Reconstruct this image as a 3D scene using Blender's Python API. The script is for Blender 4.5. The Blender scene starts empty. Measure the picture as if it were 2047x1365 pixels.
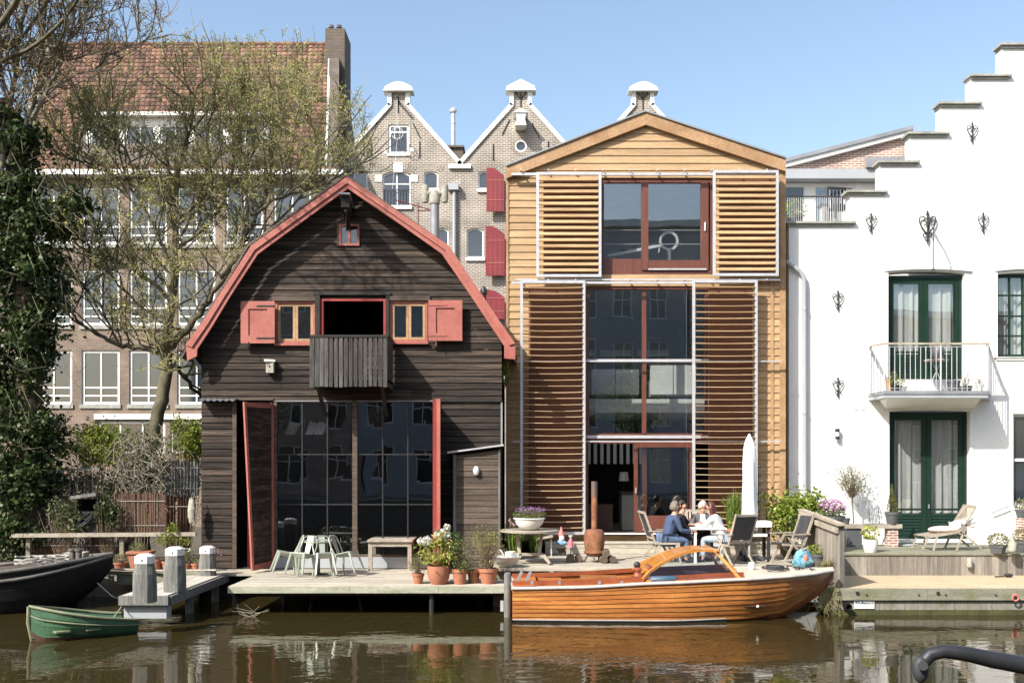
import bpy, math, random
import numpy as np
from mathutils import Vector, Matrix
R = math.radians
random.seed(7); rng = np.random.default_rng(7)
SC = bpy.context.scene
COL = SC.collection
# ------------------------------------------------------------------ camera
F, CX, YH, H = 1920.0, 1023.5, 930.0, 2.85      # focal length in photo pixels, principal column, horizon row, eye height
cam = bpy.data.cameras.new('camera'); co = bpy.data.objects.new('camera', cam); COL.objects.link(co)
co.location = (0, 0, H); co.rotation_euler = (R(90), 0, 0)
cam.sensor_width = 36; cam.lens = F/2047*36; cam.shift_y = (YH-682.5)/2047; cam.clip_end = 2000; cam.clip_start = .05
SC.camera = co
# ------------------------------------------------------------------ sky, sun, exposure
w = bpy.data.worlds.new('World'); SC.world = w; w.use_nodes = True
nt = w.node_tree; nt.nodes.clear()
sk = nt.nodes.new('ShaderNodeTexSky'); sk.sky_type = 'NISHITA'; sk.sun_disc = False
sk.sun_elevation = R(41); sk.sun_rotation = R(225); sk.air_density = 1.25; sk.dust_density = 2.2; sk.ozone_density = .9
bg = nt.nodes.new('ShaderNodeBackground'); bg.inputs[1].default_value = .13
wo = nt.nodes.new('ShaderNodeOutputWorld')
nt.links.new(sk.outputs[0], bg.inputs[0]); nt.links.new(bg.outputs[0], wo.inputs[0])
sl = bpy.data.lights.new('sun', 'SUN'); sl.energy = 4.1; sl.angle = R(.5); sl.color = (1, .95, .87)
so = bpy.data.objects.new('sun', sl); COL.objects.link(so)
LD = Vector((1, 1, -1.23)).normalized()
so.rotation_euler = LD.to_track_quat('-Z', 'Y').to_euler(); so.location = (-20, -20, 30)
SC.view_settings.view_transform = 'Standard'; SC.view_settings.look = 'None'
SC.view_settings.exposure = .9; SC.view_settings.gamma = 1
SC.render.engine = 'CYCLES'
SC.cycles.use_denoising = True; SC.cycles.max_bounces = 7; SC.cycles.transparent_max_bounces = 12
SC.cycles.caustics_reflective = False; SC.cycles.caustics_refractive = False
SC.cycles.sample_clamp_indirect = 6
# ------------------------------------------------------------------ helpers
def X(px, Y): return (px-CX)*Y/F
def Z(py, Y): return H-(py-YH)*Y/F
def P(px, py, Y): return Vector((X(px, Y), Y, Z(py, Y)))
def G(px, py, z):                     # a point on a level surface of height z
    Y = (H-z)*F/(py-YH); return Vector((X(px, Y), Y, z))
def wloc(o):
    l = Vector((0, 0, 0))
    while o is not None: l = l+Vector(o.location); o = o.parent
    return l
def tag(o, label=None, cat=None, group=None, kind=None):
    if label: o['label'] = label
    if cat: o['category'] = cat
    if group: o['group'] = group
    if kind: o['kind'] = kind
    return o
def thing(name, label, cat, loc=(0, 0, 0), rz=0, group=None):
    o = bpy.data.objects.new(name, None); COL.objects.link(o); o.location = loc; o.rotation_euler = (0, 0, rz)
    o.empty_display_size = .1
    return tag(o, label, cat, group)
def dup(root, loc, rz=0, label=None, group=None, scale=None):
    def cp(o, par):
        c = o.copy(); COL.objects.link(c); c.parent = par
        for ch in kids.get(o.name, []): cp(ch, c)
        return c
    kids = {}
    for o in bpy.data.objects:
        if o.parent: kids.setdefault(o.parent.name, []).append(o)
    c = cp(root, None); c.location = loc; c.rotation_euler = (0, 0, rz)
    if scale: c.scale = (scale,)*3 if not hasattr(scale, '__len__') else scale
    if label: c['label'] = label
    if group: c['group'] = group
    return c
class MB:
    def __init__(s): s.v = []; s.f = []
    def add(s, vs, fs):
        n = len(s.v); s.v.extend([tuple(v) for v in vs]); s.f.extend([tuple(i+n for i in f) for f in fs]); return s
    def box(s, x0, x1, y0, y1, z0, z1):
        return s.add([(x0,y0,z0),(x1,y0,z0),(x1,y1,z0),(x0,y1,z0),(x0,y0,z1),(x1,y0,z1),(x1,y1,z1),(x0,y1,z1)],
                     [(0,3,2,1),(4,5,6,7),(0,1,5,4),(1,2,6,5),(2,3,7,6),(3,0,4,7)])
    def bar(s, a, b, w, h, up=(0, 0, 1)):            # a box from a to b, w wide across, h high along up
        a = Vector(a); b = Vector(b); d = (b-a).normalized(); u = Vector(up)
        if abs(d.dot(u)) > .97: u = Vector((0, 1, 0)) if abs(d.y) < .9 else Vector((1, 0, 0))
        sd = d.cross(u).normalized(); u = sd.cross(d).normalized()
        vs = []
        for p in (a, b):
            for i, j in ((-1,-1),(1,-1),(1,1),(-1,1)): vs.append(p+sd*(w/2*i)+u*(h/2*j))
        return s.add(vs, [(3,2,1,0),(4,5,6,7),(0,1,5,4),(1,2,6,5),(2,3,7,6),(3,0,4,7)])
    def tube(s, pts, rad, n=6, caps=True):
        pts = [Vector(p) for p in pts]; m = len(pts)
        if not hasattr(rad, '__len__'): rad = [rad]*m
        vs = []; pu = None
        for i, p in enumerate(pts):
            d = (pts[min(i+1, m-1)]-pts[max(i-1, 0)])
            d = d.normalized() if d.length > 1e-9 else Vector((0, 0, 1))
            if pu is None: pu = Vector((0, 0, 1)) if abs(d.z) < .9 else Vector((1, 0, 0))
            u = (pu-d*pu.dot(d)); u = u.normalized() if u.length > 1e-6 else d.orthogonal().normalized()
            pu = u; t = d.cross(u)
            for k in range(n):
                a = 2*math.pi*k/n; vs.append(p+(u*math.cos(a)+t*math.sin(a))*rad[i])
        fs = [(i*n+k, i*n+(k+1) % n, (i+1)*n+(k+1) % n, (i+1)*n+k) for i in range(m-1) for k in range(n)]
        if caps: fs += [tuple(reversed(range(n))), tuple((m-1)*n+k for k in range(n))]
        return s.add(vs, fs)
    def lathe(s, prof, c=(0, 0, 0), n=20, sx=1, sy=1):   # prof: (radius, z)
        c = Vector(c); vs = []; m = len(prof)
        for r, z in prof:
            for k in range(n):
                a = 2*math.pi*k/n; vs.append(c+Vector((r*sx*math.cos(a), r*sy*math.sin(a), z)))
        fs = [(i*n+k, i*n+(k+1) % n, (i+1)*n+(k+1) % n, (i+1)*n+k) for i in range(m-1) for k in range(n)]
        fs += [tuple(reversed(range(n))), tuple((m-1)*n+k for k in range(n))]
        return s.add(vs, fs)
    def ball(s, c, rx, ry=None, rz=None, n=10, m=7, jit=0):
        ry = ry or rx; rz = rz or rx; c = Vector(c); vs = []
        for i in range(1, m):
            for k in range(n):
                a = math.pi*i/m; b = 2*math.pi*k/n; j = 1+random.uniform(-jit, jit)
                vs.append(c+Vector((rx*math.sin(a)*math.cos(b), ry*math.sin(a)*math.sin(b), rz*math.cos(a)))*j if False else c+Vector((rx*math.sin(a)*math.cos(b)*j, ry*math.sin(a)*math.sin(b)*j, rz*math.cos(a)*j)))
        t = len(vs); vs += [c+Vector((0, 0, rz)), c-Vector((0, 0, rz))]
        fs = [(i*n+k, (i+1)*n+k, (i+1)*n+(k+1) % n, i*n+(k+1) % n) for i in range(m-2) for k in range(n)]
        fs += [(t, k, (k+1) % n) for k in range(n)]+[(t+1, (m-2)*n+(k+1) % n, (m-2)*n+k) for k in range(n)]
        return s.add(vs, fs)
    def prism(s, loop, y0, y1):                       # convex or simple (x,z) loop pushed along y
        n = len(loop)
        vs = [(x, y0, z) for x, z in loop]+[(x, y1, z) for x, z in loop]
        a = sum(loop[i][0]*loop[(i+1) % n][1]-loop[(i+1) % n][0]*loop[i][1] for i in range(n))
        f = [tuple(range(n)), tuple(reversed(range(n, 2*n)))]+[(i, n+i, n+(i+1) % n, (i+1) % n) for i in range(n)]
        if a < 0: f = [tuple(reversed(q)) for q in f]
        return s.add(vs, f)
    def plate(s, loops, y0, y1):                      # (x,z) outline with holes, any shape
        cu = bpy.data.curves.new('t', 'CURVE'); cu.dimensions = '2D'; cu.fill_mode = 'BOTH'; cu.extrude = abs(y1-y0)/2
        for lp in loops:
            sp = cu.splines.new('POLY'); sp.points.add(len(lp)-1); sp.use_cyclic_u = True
            for i, (x, z) in enumerate(lp): sp.points[i].co = (x, z, 0, 1)
        ob = bpy.data.objects.new('t', cu); me = bpy.data.meshes.new_from_object(ob)
        ym = (y0+y1)/2
        s.add([(v.co.x, ym-v.co.z, v.co.y) for v in me.vertices], [tuple(p.vertices) for p in me.polygons])
        bpy.data.meshes.remove(me); bpy.data.objects.remove(ob); bpy.data.curves.remove(cu); return s
    def quads(s, arr):                                # numpy (n,4,3)
        n = len(s.v); a = arr.reshape(-1, 3)
        s.v.extend(map(tuple, a.tolist())); s.f.extend([(n+4*i, n+4*i+1, n+4*i+2, n+4*i+3) for i in range(len(arr))]); return s
    def build(s, name, mat, parent=None, smooth=None, local=False, label=None, cat=None, group=None, kind=None):
        me = bpy.data.meshes.new(name)
        off = Vector((0, 0, 0)) if (local or parent is None) else wloc(parent)
        v = np.array(s.v, dtype=np.float64)-np.array(off)
        me.from_pydata(v.tolist(), [], s.f); me.update()
        if smooth is not None:
            me.shade_smooth(); me.set_sharp_from_angle(angle=R(smooth))
        me.materials.append(mat)
        o = bpy.data.objects.new(name, me); COL.objects.link(o)
        if parent: o.parent = parent
        return tag(o, label, cat, group, kind)
def based(o, c):                                      # move a lone mesh's origin to c
    c = Vector(c); o.data.transform(Matrix.Translation(-c)); o.location = c; return o
# ------------------------------------------------------------------ materials
def newmat(name):
    m = bpy.data.materials.new(name); m.use_nodes = True; nt = m.node_tree
    return m, nt, nt.nodes['Principled BSDF']
def N(nt, t, **k):
    n = nt.nodes.new(t)
    for a, b in k.items():
        if a.startswith('i_'): n.inputs[a[2:].replace('_', ' ')].default_value = b
        else: setattr(n, a, b)
    return n
def mixc(nt, fac, a, b, mode='MIX'):
    m = nt.nodes.new('ShaderNodeMix'); m.data_type = 'RGBA'; m.blend_type = mode
    for s, v in ((m.inputs[0], fac), (m.inputs[6], a), (m.inputs[7], b)):
        if hasattr(v, 'links'): nt.links.new(v, s)
        elif hasattr(v, '__len__'): s.default_value = (*v[:3], 1)
        else: s.default_value = v
    return m.outputs[2]
def ramp(nt, src, a, b):
    r = nt.nodes.new('ShaderNodeMapRange'); nt.links.new(src, r.inputs[0]); r.inputs[1].default_value = a; r.inputs[2].default_value = b
    return r.outputs[0]
def mat(name, c1, c2=None, rough=.6, metal=0, sc=3, st=(1, 1, 1), fine=0, island=0, bump=0, bsc=None, spec=.5, stain=None, ssc=1.2, sst=(1, 1, 1), slo=.5, shi=.75, coat=0, lo=.35, hi=.65):
    m, nt, b = newmat(name); L = nt.links.new
    tc = N(nt, 'ShaderNodeTexCoord'); mp = N(nt, 'ShaderNodeMapping'); L(tc.outputs['Object'], mp.inputs[0]); mp.inputs['Scale'].default_value = st
    c2 = c2 or tuple(x*.75 for x in c1)
    no = N(nt, 'ShaderNodeTexNoise', i_Scale=sc, i_Detail=5, i_Roughness=.6); L(mp.outputs[0], no.inputs['Vector'])
    if island:
        ge = N(nt, 'ShaderNodeNewGeometry')
        va = N(nt, 'ShaderNodeVectorMath', operation='ADD'); L(mp.outputs[0], va.inputs[0])
        cb = N(nt, 'ShaderNodeCombineXYZ'); mu = N(nt, 'ShaderNodeMath', operation='MULTIPLY'); mu.inputs[1].default_value = 37
        L(ge.outputs['Random Per Island'], mu.inputs[0]); L(mu.outputs[0], cb.inputs[0]); L(mu.outputs[0], cb.inputs[2]); L(cb.outputs[0], va.inputs[1]); L(va.outputs[0], no.inputs['Vector'])
    col = mixc(nt, ramp(nt, no.outputs[0], lo, hi), c1, c2)
    if fine:
        n2 = N(nt, 'ShaderNodeTexNoise', i_Scale=sc*9, i_Detail=3); L(mp.outputs[0], n2.inputs['Vector'])
        r2 = ramp(nt, n2.outputs[0], .3, .7); mr = N(nt, 'ShaderNodeMapRange'); L(r2, mr.inputs[0]); mr.inputs[3].default_value = 1-fine; mr.inputs[4].default_value = 1+fine*.6
        col = mixc(nt, 1.0, col, mr.outputs[0], 'MULTIPLY')
    if stain:
        mp3 = N(nt, 'ShaderNodeMapping'); L(tc.outputs['Object'], mp3.inputs[0]); mp3.inputs['Scale'].default_value = sst; mp3.inputs['Location'].default_value = (3.1, 1.7, 5.3)
        n3 = N(nt, 'ShaderNodeTexNoise', i_Scale=ssc, i_Detail=6, i_Roughness=.65); L(mp3.outputs[0], n3.inputs['Vector'])
        col = mixc(nt, ramp(nt, n3.outputs[0], slo, shi), col, stain)
    if island:
        mr = N(nt, 'ShaderNodeMapRange'); L(ge.outputs['Random Per Island'], mr.inputs[0]); mr.inputs[3].default_value = 1-island; mr.inputs[4].default_value = 1+island
        col = mixc(nt, 1.0, col, mr.outputs[0], 'MULTIPLY')
    L(col, b.inputs['Base Color'])
    b.inputs['Roughness'].default_value = rough; b.inputs['Metallic'].default_value = metal; b.inputs['Specular IOR Level'].default_value = spec
    if coat: b.inputs['Coat Weight'].default_value = coat; b.inputs['Coat Roughness'].default_value = .06
    if bump:
        bp = N(nt, 'ShaderNodeBump', i_Strength=bump, i_Distance=.02)
        src = no.outputs[0]
        if bsc: n4 = N(nt, 'ShaderNodeTexNoise', i_Scale=bsc, i_Detail=4); L(mp.outputs[0], n4.inputs['Vector']); src = n4.outputs[0]
        L(src, bp.inputs['Height']); L(bp.outputs[0], b.inputs['Normal'])
    return m
def mat_brick(name, c1, c2, mortar, bw=.22, bh=.07, ms=.012, stain=None, bump=.4):
    m, nt, b = newmat(name); L = nt.links.new
    tc = N(nt, 'ShaderNodeTexCoord'); sp = N(nt, 'ShaderNodeSeparateXYZ'); L(tc.outputs['Object'], sp.inputs[0])
    ad = N(nt, 'ShaderNodeMath', operation='ADD'); L(sp.outputs[0], ad.inputs[0]); L(sp.outputs[1], ad.inputs[1])
    cb = N(nt, 'ShaderNodeCombineXYZ'); L(ad.outputs[0], cb.inputs[0]); L(sp.outputs[2], cb.inputs[1])
    br = N(nt, 'ShaderNodeTexBrick', i_Scale=1, i_Mortar_Size=ms, i_Mortar_Smooth=.1, i_Bias=0, i_Brick_Width=bw, i_Row_Height=bh)
    L(cb.outputs[0], br.inputs['Vector']); br.inputs['Color1'].default_value = (*c1, 1); br.inputs['Color2'].default_value = (*c2, 1); br.inputs['Mortar'].default_value = (*mortar, 1)
    no = N(nt, 'ShaderNodeTexNoise', i_Scale=1.1, i_Detail=5); L(tc.outputs['Object'], no.inputs['Vector'])
    mr = N(nt, 'ShaderNodeMapRange'); L(no.outputs[0], mr.inputs[0]); mr.inputs[1].default_value = .3; mr.inputs[2].default_value = .7; mr.inputs[3].default_value = .72; mr.inputs[4].default_value = 1.22
    col = mixc(nt, 1.0, br.outputs[0], mr.outputs[0], 'MULTIPLY')
    L(col, b.inputs['Base Color']); b.inputs['Roughness'].default_value = .9
    bp = N(nt, 'ShaderNodeBump', i_Strength=bump, i_Distance=.01); bp.invert = True; L(br.outputs['Fac'], bp.inputs['Height']); L(bp.outputs[0], b.inputs['Normal'])
    return m
def mat_glass(name, tint=(.9, .94, .95), refl=.12, rough=0, wav=.0):
    m = bpy.data.materials.new(name); m.use_nodes = True; nt = m.node_tree; nt.nodes.clear(); L = nt.links.new
    tr = N(nt, 'ShaderNodeBsdfTransparent'); tr.inputs[0].default_value = (*tint, 1)
    gl = N(nt, 'ShaderNodeBsdfGlossy'); gl.inputs['Roughness'].default_value = rough; gl.inputs[0].default_value = (.95, .97, 1, 1)
    fr = N(nt, 'ShaderNodeLayerWeight'); pw = N(nt, 'ShaderNodeMath', operation='POWER'); L(fr.outputs['Facing'], pw.inputs[0]); pw.inputs[1].default_value = 5
    fr.inputs[0].default_value = .5; mr = N(nt, 'ShaderNodeMapRange'); L(pw.outputs[0], mr.inputs[0]); mr.inputs[3].default_value = refl
    mx = N(nt, 'ShaderNodeMixShader'); L(mr.outputs[0], mx.inputs[0]); L(tr.outputs[0], mx.inputs[1]); L(gl.outputs[0], mx.inputs[2])
    o = N(nt, 'ShaderNodeOutputMaterial'); L(mx.outputs[0], o.inputs[0])
    if wav:
        tc = N(nt, 'ShaderNodeTexCoord'); no = N(nt, 'ShaderNodeTexNoise', i_Scale=.8, i_Detail=1); L(tc.outputs['Object'], no.inputs['Vector'])
        bp = N(nt, 'ShaderNodeBump', i_Strength=wav, i_Distance=.05); L(no.outputs[0], bp.inputs['Height']); L(bp.outputs[0], gl.inputs['Normal'])
    return m
def mat_leaf(name, cols, rough=.55, trans=.25, sat=0):
    m, nt, b = newmat(name); L = nt.links.new
    ge = N(nt, 'ShaderNodeNewGeometry'); cr = N(nt, 'ShaderNodeValToRGB'); L(ge.outputs['Random Per Island'], cr.inputs[0])
    e = cr.color_ramp.elements
    while len(e) < len(cols): e.new(.5)
    for i, c in enumerate(cols): e[i].position = i/(len(cols)-1); e[i].color = (*c, 1)
    L(cr.outputs[0], b.inputs['Base Color']); b.inputs['Roughness'].default_value = rough; b.inputs['Specular IOR Level'].default_value = .2
    if trans:
        tl = N(nt, 'ShaderNodeBsdfTranslucent'); L(cr.outputs[0], tl.inputs[0]); mx = N(nt, 'ShaderNodeMixShader'); mx.inputs[0].default_value = trans
        L(b.outputs[0], mx.inputs[1]); L(tl.outputs[0], mx.inputs[2]); L(mx.outputs[0], nt.nodes['Material Output'].inputs[0])
    return m
M = {}
M['tan'] = mat('tan_cedar', (.50, .335, .18), (.37, .235, .118), .7, sc=2.2, st=(.35, 1, 5), fine=.22, island=.16, bump=.15)
M['tanv'] = mat('tan_cedar_trim', (.44, .275, .145), (.33, .195, .095), .65, sc=2, st=(1, 1, 1), fine=.2, island=.1, stain=(.24, .12, .05), ssc=.9)
M['barn'] = mat('tarred_boards', (.046, .033, .025), (.015, .012, .010), .78, sc=2.5, st=(.3, 1, 6), fine=.6, island=.5, bump=.5, spec=.28, stain=(.125, .09, .066), ssc=3, sst=(.22, 1, 6), slo=.47, shi=.78)
M['shed'] = mat('weathered_boards', (.12, .09, .068), (.055, .04, .03), .85, sc=2.5, st=(.4, 1, 6), fine=.4, island=.25, bump=.4)
M['black'] = mat('black_wood', (.02, .018, .016), (.035, .03, .026), .7, sc=5, spec=.3)
M['balw'] = mat('grey_black_slats', (.10, .095, .088), (.04, .038, .036), .8, sc=4, st=(4, 4, .4), fine=.4, island=.35, spec=.3)
M['red'] = mat('salmon_red_paint', (.41, .135, .10), (.32, .10, .078), .6, sc=1.3, fine=.12, stain=(.30, .055, .045), ssc=2.2, slo=.52, shi=.8)
M['dred'] = mat('dark_red_paint', (.215, .022, .03), (.17, .018, .024), .5, sc=1.5, fine=.1)
M['bred'] = mat('bright_red_paint', (.33, .04, .03), (.24, .03, .024), .5, sc=2, fine=.1)
M['white'] = mat('white_render', (.86, .86, .845), (.79, .79, .775), .9, sc=.7, fine=.03, bump=.3, bsc=9, stain=(.62, .62, .58), ssc=1.4, sst=(2.2, 2, .35), slo=.6, shi=1.0)
M['wtrim'] = mat('white_paint', (.80, .80, .77), (.70, .70, .67), .55, sc=3, fine=.05)
M['stone'] = mat('grey_stone_coping', (.40, .40, .36), (.26, .26, .235), .9, sc=4, fine=.25, bump=.2)
M['green'] = mat('dark_green_paint', (.012, .033, .021), (.009, .026, .016), .4, sc=3, spec=.25)
M['maho'] = mat('mahogany_paint', (.16, .055, .036), (.11, .038, .025), .45, sc=3, st=(3, 3, .5), fine=.15)
M['alu'] = mat('brushed_aluminium', (.62, .62, .63), (.5, .5, .52), .42, .35, sc=6)
M['slat'] = mat('cedar_slat', (.62, .43, .23), (.44, .28, .14), .65, sc=3, st=(.4, 4, 4), fine=.15, island=.18)
M['slatd'] = mat('cedar_slat_thin', (.62, .45, .28), (.44, .30, .17), .65, sc=3, st=(.4, 4, 4), fine=.15, island=.2)
M['brown'] = mat('dark_brown_wood', (.075, .032, .018), (.05, .022, .013), .6, sc=3, fine=.2)
M['glass'] = mat_glass('window_glass', (.93, .95, .95), .14, wav=.06)
M['glassb'] = mat_glass('barn_glass', (.8, .85, .88), .16, wav=.10)
M['glassd'] = mat('dark_window_pane', (.030, .038, .048), (.018, .022, .03), .04, sc=.6, spec=1.0, coat=.6)
M['glassc'] = mat_glass('clear_screen', (.93, .96, .97), .06)
M['brk'] = mat_brick('pale_brown_brick', (.235, .195, .158), (.16, .132, .108), (.50, .46, .41), .23, .075, .013)
M['brkl'] = mat_brick('brown_brick', (.215, .145, .10), (.14, .098, .072), (.25, .215, .18), .23, .07, .012)
M['brkd'] = mat_brick('dark_chimney_brick', (.12, .09, .07), (.075, .058, .046), (.15, .13, .11), .22, .065, .01)
M['brkr'] = mat_brick('red_brown_brick', (.36, .2, .145), (.27, .15, .11), (.55, .5, .45), .22, .065, .012)
M['brkp'] = mat_brick('pier_brick', (.36, .17, .13), (.27, .12, .09), (.6, .56, .5), .2, .06, .012)
M['tile'] = mat_leaf('clay_tiles', [(.075, .05, .04), (.13, .075, .055), (.17, .095, .068), (.27, .155, .10), (.10, .068, .055), (.20, .11, .075)], .8, 0)
M['lead'] = mat('grey_lead', (.30, .31, .33), (.22, .23, .25), .55, .2, sc=2)
M['greyp'] = mat('grey_panel', (.38, .40, .42), (.32, .34, .36), .6, sc=1)
M['oldst'] = mat('old_grey_render', (.25, .23, .19), (.17, .155, .13), .9, sc=3, fine=.3)
M['iron'] = mat('black_iron', (.03, .032, .036), (.05, .05, .055), .5, .5, sc=8)
M['deck'] = mat('grey_deck_planks', (.47, .43, .35), (.34, .31, .25), .85, sc=2, st=(.5, 4, 4), fine=.25, island=.16, bump=.3)
M['deck2'] = mat('pale_deck_planks', (.47, .44, .39), (.36, .33, .28), .85, sc=2, st=(4, .5, 4), fine=.2, island=.1, bump=.2)
M['mossw'] = mat('mossy_timber', (.27, .26, .20), (.19, .185, .13), .9, sc=3, st=(.6, 3, 3), fine=.3, island=.1, stain=(.13, .15, .06), ssc=2.5, bump=.3)
M['mossf'] = mat('pale_mossy_board', (.44, .43, .35), (.33, .34, .25), .9, sc=3, st=(.5, 3, 3), fine=.3, stain=(.20, .22, .12), ssc=2.2, sst=(.7, 1, 4), slo=.5, shi=.8, bump=.3)
M['wetw'] = mat('wet_mossy_wall', (.30, .28, .24), (.2, .19, .16), .85, sc=3, st=(4, 1, .5), fine=.3, stain=(.12, .13, .06), ssc=2)
M['algae'] = mat('algae_band', (.085, .085, .028), (.05, .055, .02), .8, sc=5, fine=.35)
M['plankv'] = mat('weathered_vertical_planks', (.30, .265, .225), (.18, .16, .135), .85, sc=3, st=(5, 5, .4), fine=.3, island=.25, bump=.3)
M['post'] = mat('weathered_post', (.23, .23, .215), (.12, .12, .11), .9, sc=3, st=(6, 6, .5), fine=.4, bump=.5, stain=(.09, .085, .075), ssc=3, sst=(4, 4, .6))
M['teak'] = mat('grey_teak', (.42, .37, .30), (.28, .24, .19), .8, sc=4, st=(1, 1, 1), fine=.25, island=.12)
M['terra'] = mat('terracotta', (.42, .17, .095), (.32, .125, .07), .85, sc=4, fine=.15, stain=(.42, .33, .25), ssc=3.5, slo=.6, shi=.85)
M['soil'] = mat('potting_soil', (.035, .025, .018), (.02, .015, .01), 1, sc=20)
M['enamel'] = mat('white_enamel', (.74, .74, .70), (.68, .68, .63), .25, sc=2)
M['greypot'] = mat('grey_plastic_pot', (.10, .105, .11), (.075, .08, .085), .5, sc=3)
M['chairw'] = mat('pale_green_metal', (.38, .41, .34), (.31, .34, .28), .4, .2, sc=4)
M['whitep'] = mat('white_plastic', (.80, .80, .78), None, .4)
M['rust'] = mat('rusty_steel', (.30, .115, .05), (.17, .075, .045), .8, .1, sc=5, fine=.35, stain=(.36, .19, .09), ssc=3, bump=.3)
M['rustd'] = mat('dark_steel_pipe', (.13, .11, .11), (.2, .12, .08), .6, .4, sc=4)
M['vmaho'] = mat('varnished_mahogany', (.55, .235, .065), (.32, .105, .028), .3, sc=1.6, st=(.5, 2, 9), fine=.35, island=.22, coat=.5, stain=(.24, .07, .02), ssc=1.2, sst=(.4, 1, 3), slo=.5, shi=.78)
M['varn'] = mat('varnished_ash', (.60, .26, .055), (.46, .18, .035), .35, sc=3, fine=.2, coat=.6)
M['vred'] = mat('varnished_red_inner', (.30, .085, .035), (.22, .055, .022), .4, sc=3, fine=.2, coat=.4)
M['rubr'] = mat('grey_rub_rail', (.55, .50, .47), (.42, .36, .33), .5, .1, sc=4)
M['navy'] = mat('black_bottom_paint', (.012, .014, .018), None, .5)
M['fdeck'] = mat('canvas_foredeck', (.50, .44, .36), (.42, .37, .30), .7, sc=5)
M['boatg'] = mat('faded_green_paint', (.075, .165, .09), (.045, .11, .062), .5, sc=3, fine=.25, stain=(.17, .22, .14), ssc=4, slo=.6, shi=.85)
M['boatr'] = mat('worn_red_bottom', (.15, .06, .04), (.07, .05, .03), .7, sc=6, fine=.3)
M['gunw'] = mat('worn_wood_gunwale', (.25, .24, .15), (.17, .2, .11), .7, sc=5, fine=.2)
M['barge'] = mat('black_barge_hull', (.010, .010, .011), (.016, .015, .014), .6, sc=2, fine=.3, spec=.2, stain=(.05, .042, .035), ssc=1.2, slo=.62, shi=.8)
M['bargeg'] = mat('barge_gunwale', (.15, .14, .125), (.08, .075, .065), .7, sc=4, fine=.3)
M['rope'] = mat('pale_rope', (.42, .40, .36), (.3, .28, .25), .9, sc=20)
M['cloth'] = mat('cream_curtain', (.56, .55, .51), (.40, .39, .37), .9, sc=3, st=(8, 8, .3))
M['canvas'] = mat('white_canvas', (.82, .82, .82), (.74, .75, .77), .8, sc=3)
M['mesh'] = mat('charcoal_mesh_fabric', (.05, .05, .055), (.035, .035, .04), .6, sc=6)
M['blue'] = mat('blue_fabric', (.16, .36, .45), (.05, .13, .2), .85, sc=9, lo=.45, hi=.6)
M['fender'] = mat('blue_grey_fender', (.06, .12, .17), (.045, .09, .13), .45, sc=4)
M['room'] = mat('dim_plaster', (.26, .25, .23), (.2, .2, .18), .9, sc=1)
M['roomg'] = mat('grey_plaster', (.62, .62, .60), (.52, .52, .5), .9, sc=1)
M['shadep'] = mat('screen_shade_brown', (.17, .075, .042), (.12, .052, .028), .7, sc=2, st=(1, 1, 4), fine=.2)  # brown standing in for the shade behind the sunscreens
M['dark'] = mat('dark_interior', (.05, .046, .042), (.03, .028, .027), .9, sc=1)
M['bark'] = mat('olive_bark', (.17, .15, .09), (.075, .065, .042), .9, sc=6, st=(1, 1, .3), fine=.3, bump=.6)
M['barkl'] = mat('pale_bark', (.26, .235, .18), (.13, .115, .085), .9, sc=5, fine=.3, bump=.4)
M['twig'] = mat('olive_twig', (.33, .30, .15), (.20, .18, .09), .85, sc=5)
M['twigr'] = mat('tan_stem', (.30, .23, .14), (.18, .13, .08), .85, sc=5)
M['bud'] = mat_leaf('young_leaves', [(.30, .30, .07), (.42, .46, .09), (.26, .22, .10), (.55, .50, .27), (.34, .38, .06)], .6, .3)
M['budp'] = mat_leaf('blossom_buds', [(.34, .30, .22), (.25, .2, .12), (.45, .38, .32)], .6, .3)
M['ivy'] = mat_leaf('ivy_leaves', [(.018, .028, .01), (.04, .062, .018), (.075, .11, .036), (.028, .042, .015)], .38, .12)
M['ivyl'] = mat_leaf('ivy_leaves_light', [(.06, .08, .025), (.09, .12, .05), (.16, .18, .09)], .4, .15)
M['bush'] = mat_leaf('lime_leaves', [(.12, .16, .02), (.22, .27, .04), (.30, .34, .07), (.08, .12, .02)], .55, .35)
M['bushd'] = mat_leaf('green_leaves', [(.05, .09, .02), (.10, .16, .035), (.15, .2, .05)], .45, .3)
M['laurel'] = mat_leaf('glossy_yellow_green', [(.10, .15, .02), (.2, .28, .04), (.36, .42, .09), (.07, .1, .02)], .3, .3)
M['olive'] = mat_leaf('olive_leaves', [(.16, .18, .11), (.26, .27, .19), (.10, .12, .07)], .6, .2)
M['pieris'] = mat_leaf('variegated_leaves', [(.14, .22, .03), (.34, .40, .07), (.55, .55, .2), (.42, .2, .07)], .45, .3)
M['wflow'] = mat_leaf('white_blossom', [(.78, .77, .70), (.62, .6, .52)], .7, .3)
M['pflow'] = mat_leaf('purple_flowers', [(.26, .13, .33), (.40, .22, .42), (.16, .09, .24)], .7, .3)
M['pinkf'] = mat_leaf('pink_lilac_flowers', [(.50, .27, .45), (.66, .45, .6), (.36, .16, .32)], .7, .3)
M['herb'] = mat_leaf('grey_green_herb', [(.12, .13, .06), (.2, .2, .10), (.14, .10, .06)], .7, .2)
M['dry'] = mat_leaf('dry_grass', [(.26, .22, .12), (.34, .30, .16), (.17, .17, .07)], .8, .2)
M['grass'] = mat_leaf('long_grass', [(.09, .15, .03), (.17, .24, .05), (.24, .28, .1)], .5, .3)
M['box'] = mat_leaf('boxwood_leaves', [(.07, .09, .02), (.13, .14, .035), (.18, .17, .05)], .5, .2)
M['skin'] = mat('skin', (.52, .29, .2), (.47, .25, .17), .5, sc=5)
M['jack'] = mat('navy_blazer', (.055, .085, .17), (.04, .065, .13), .85, sc=8)
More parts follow.
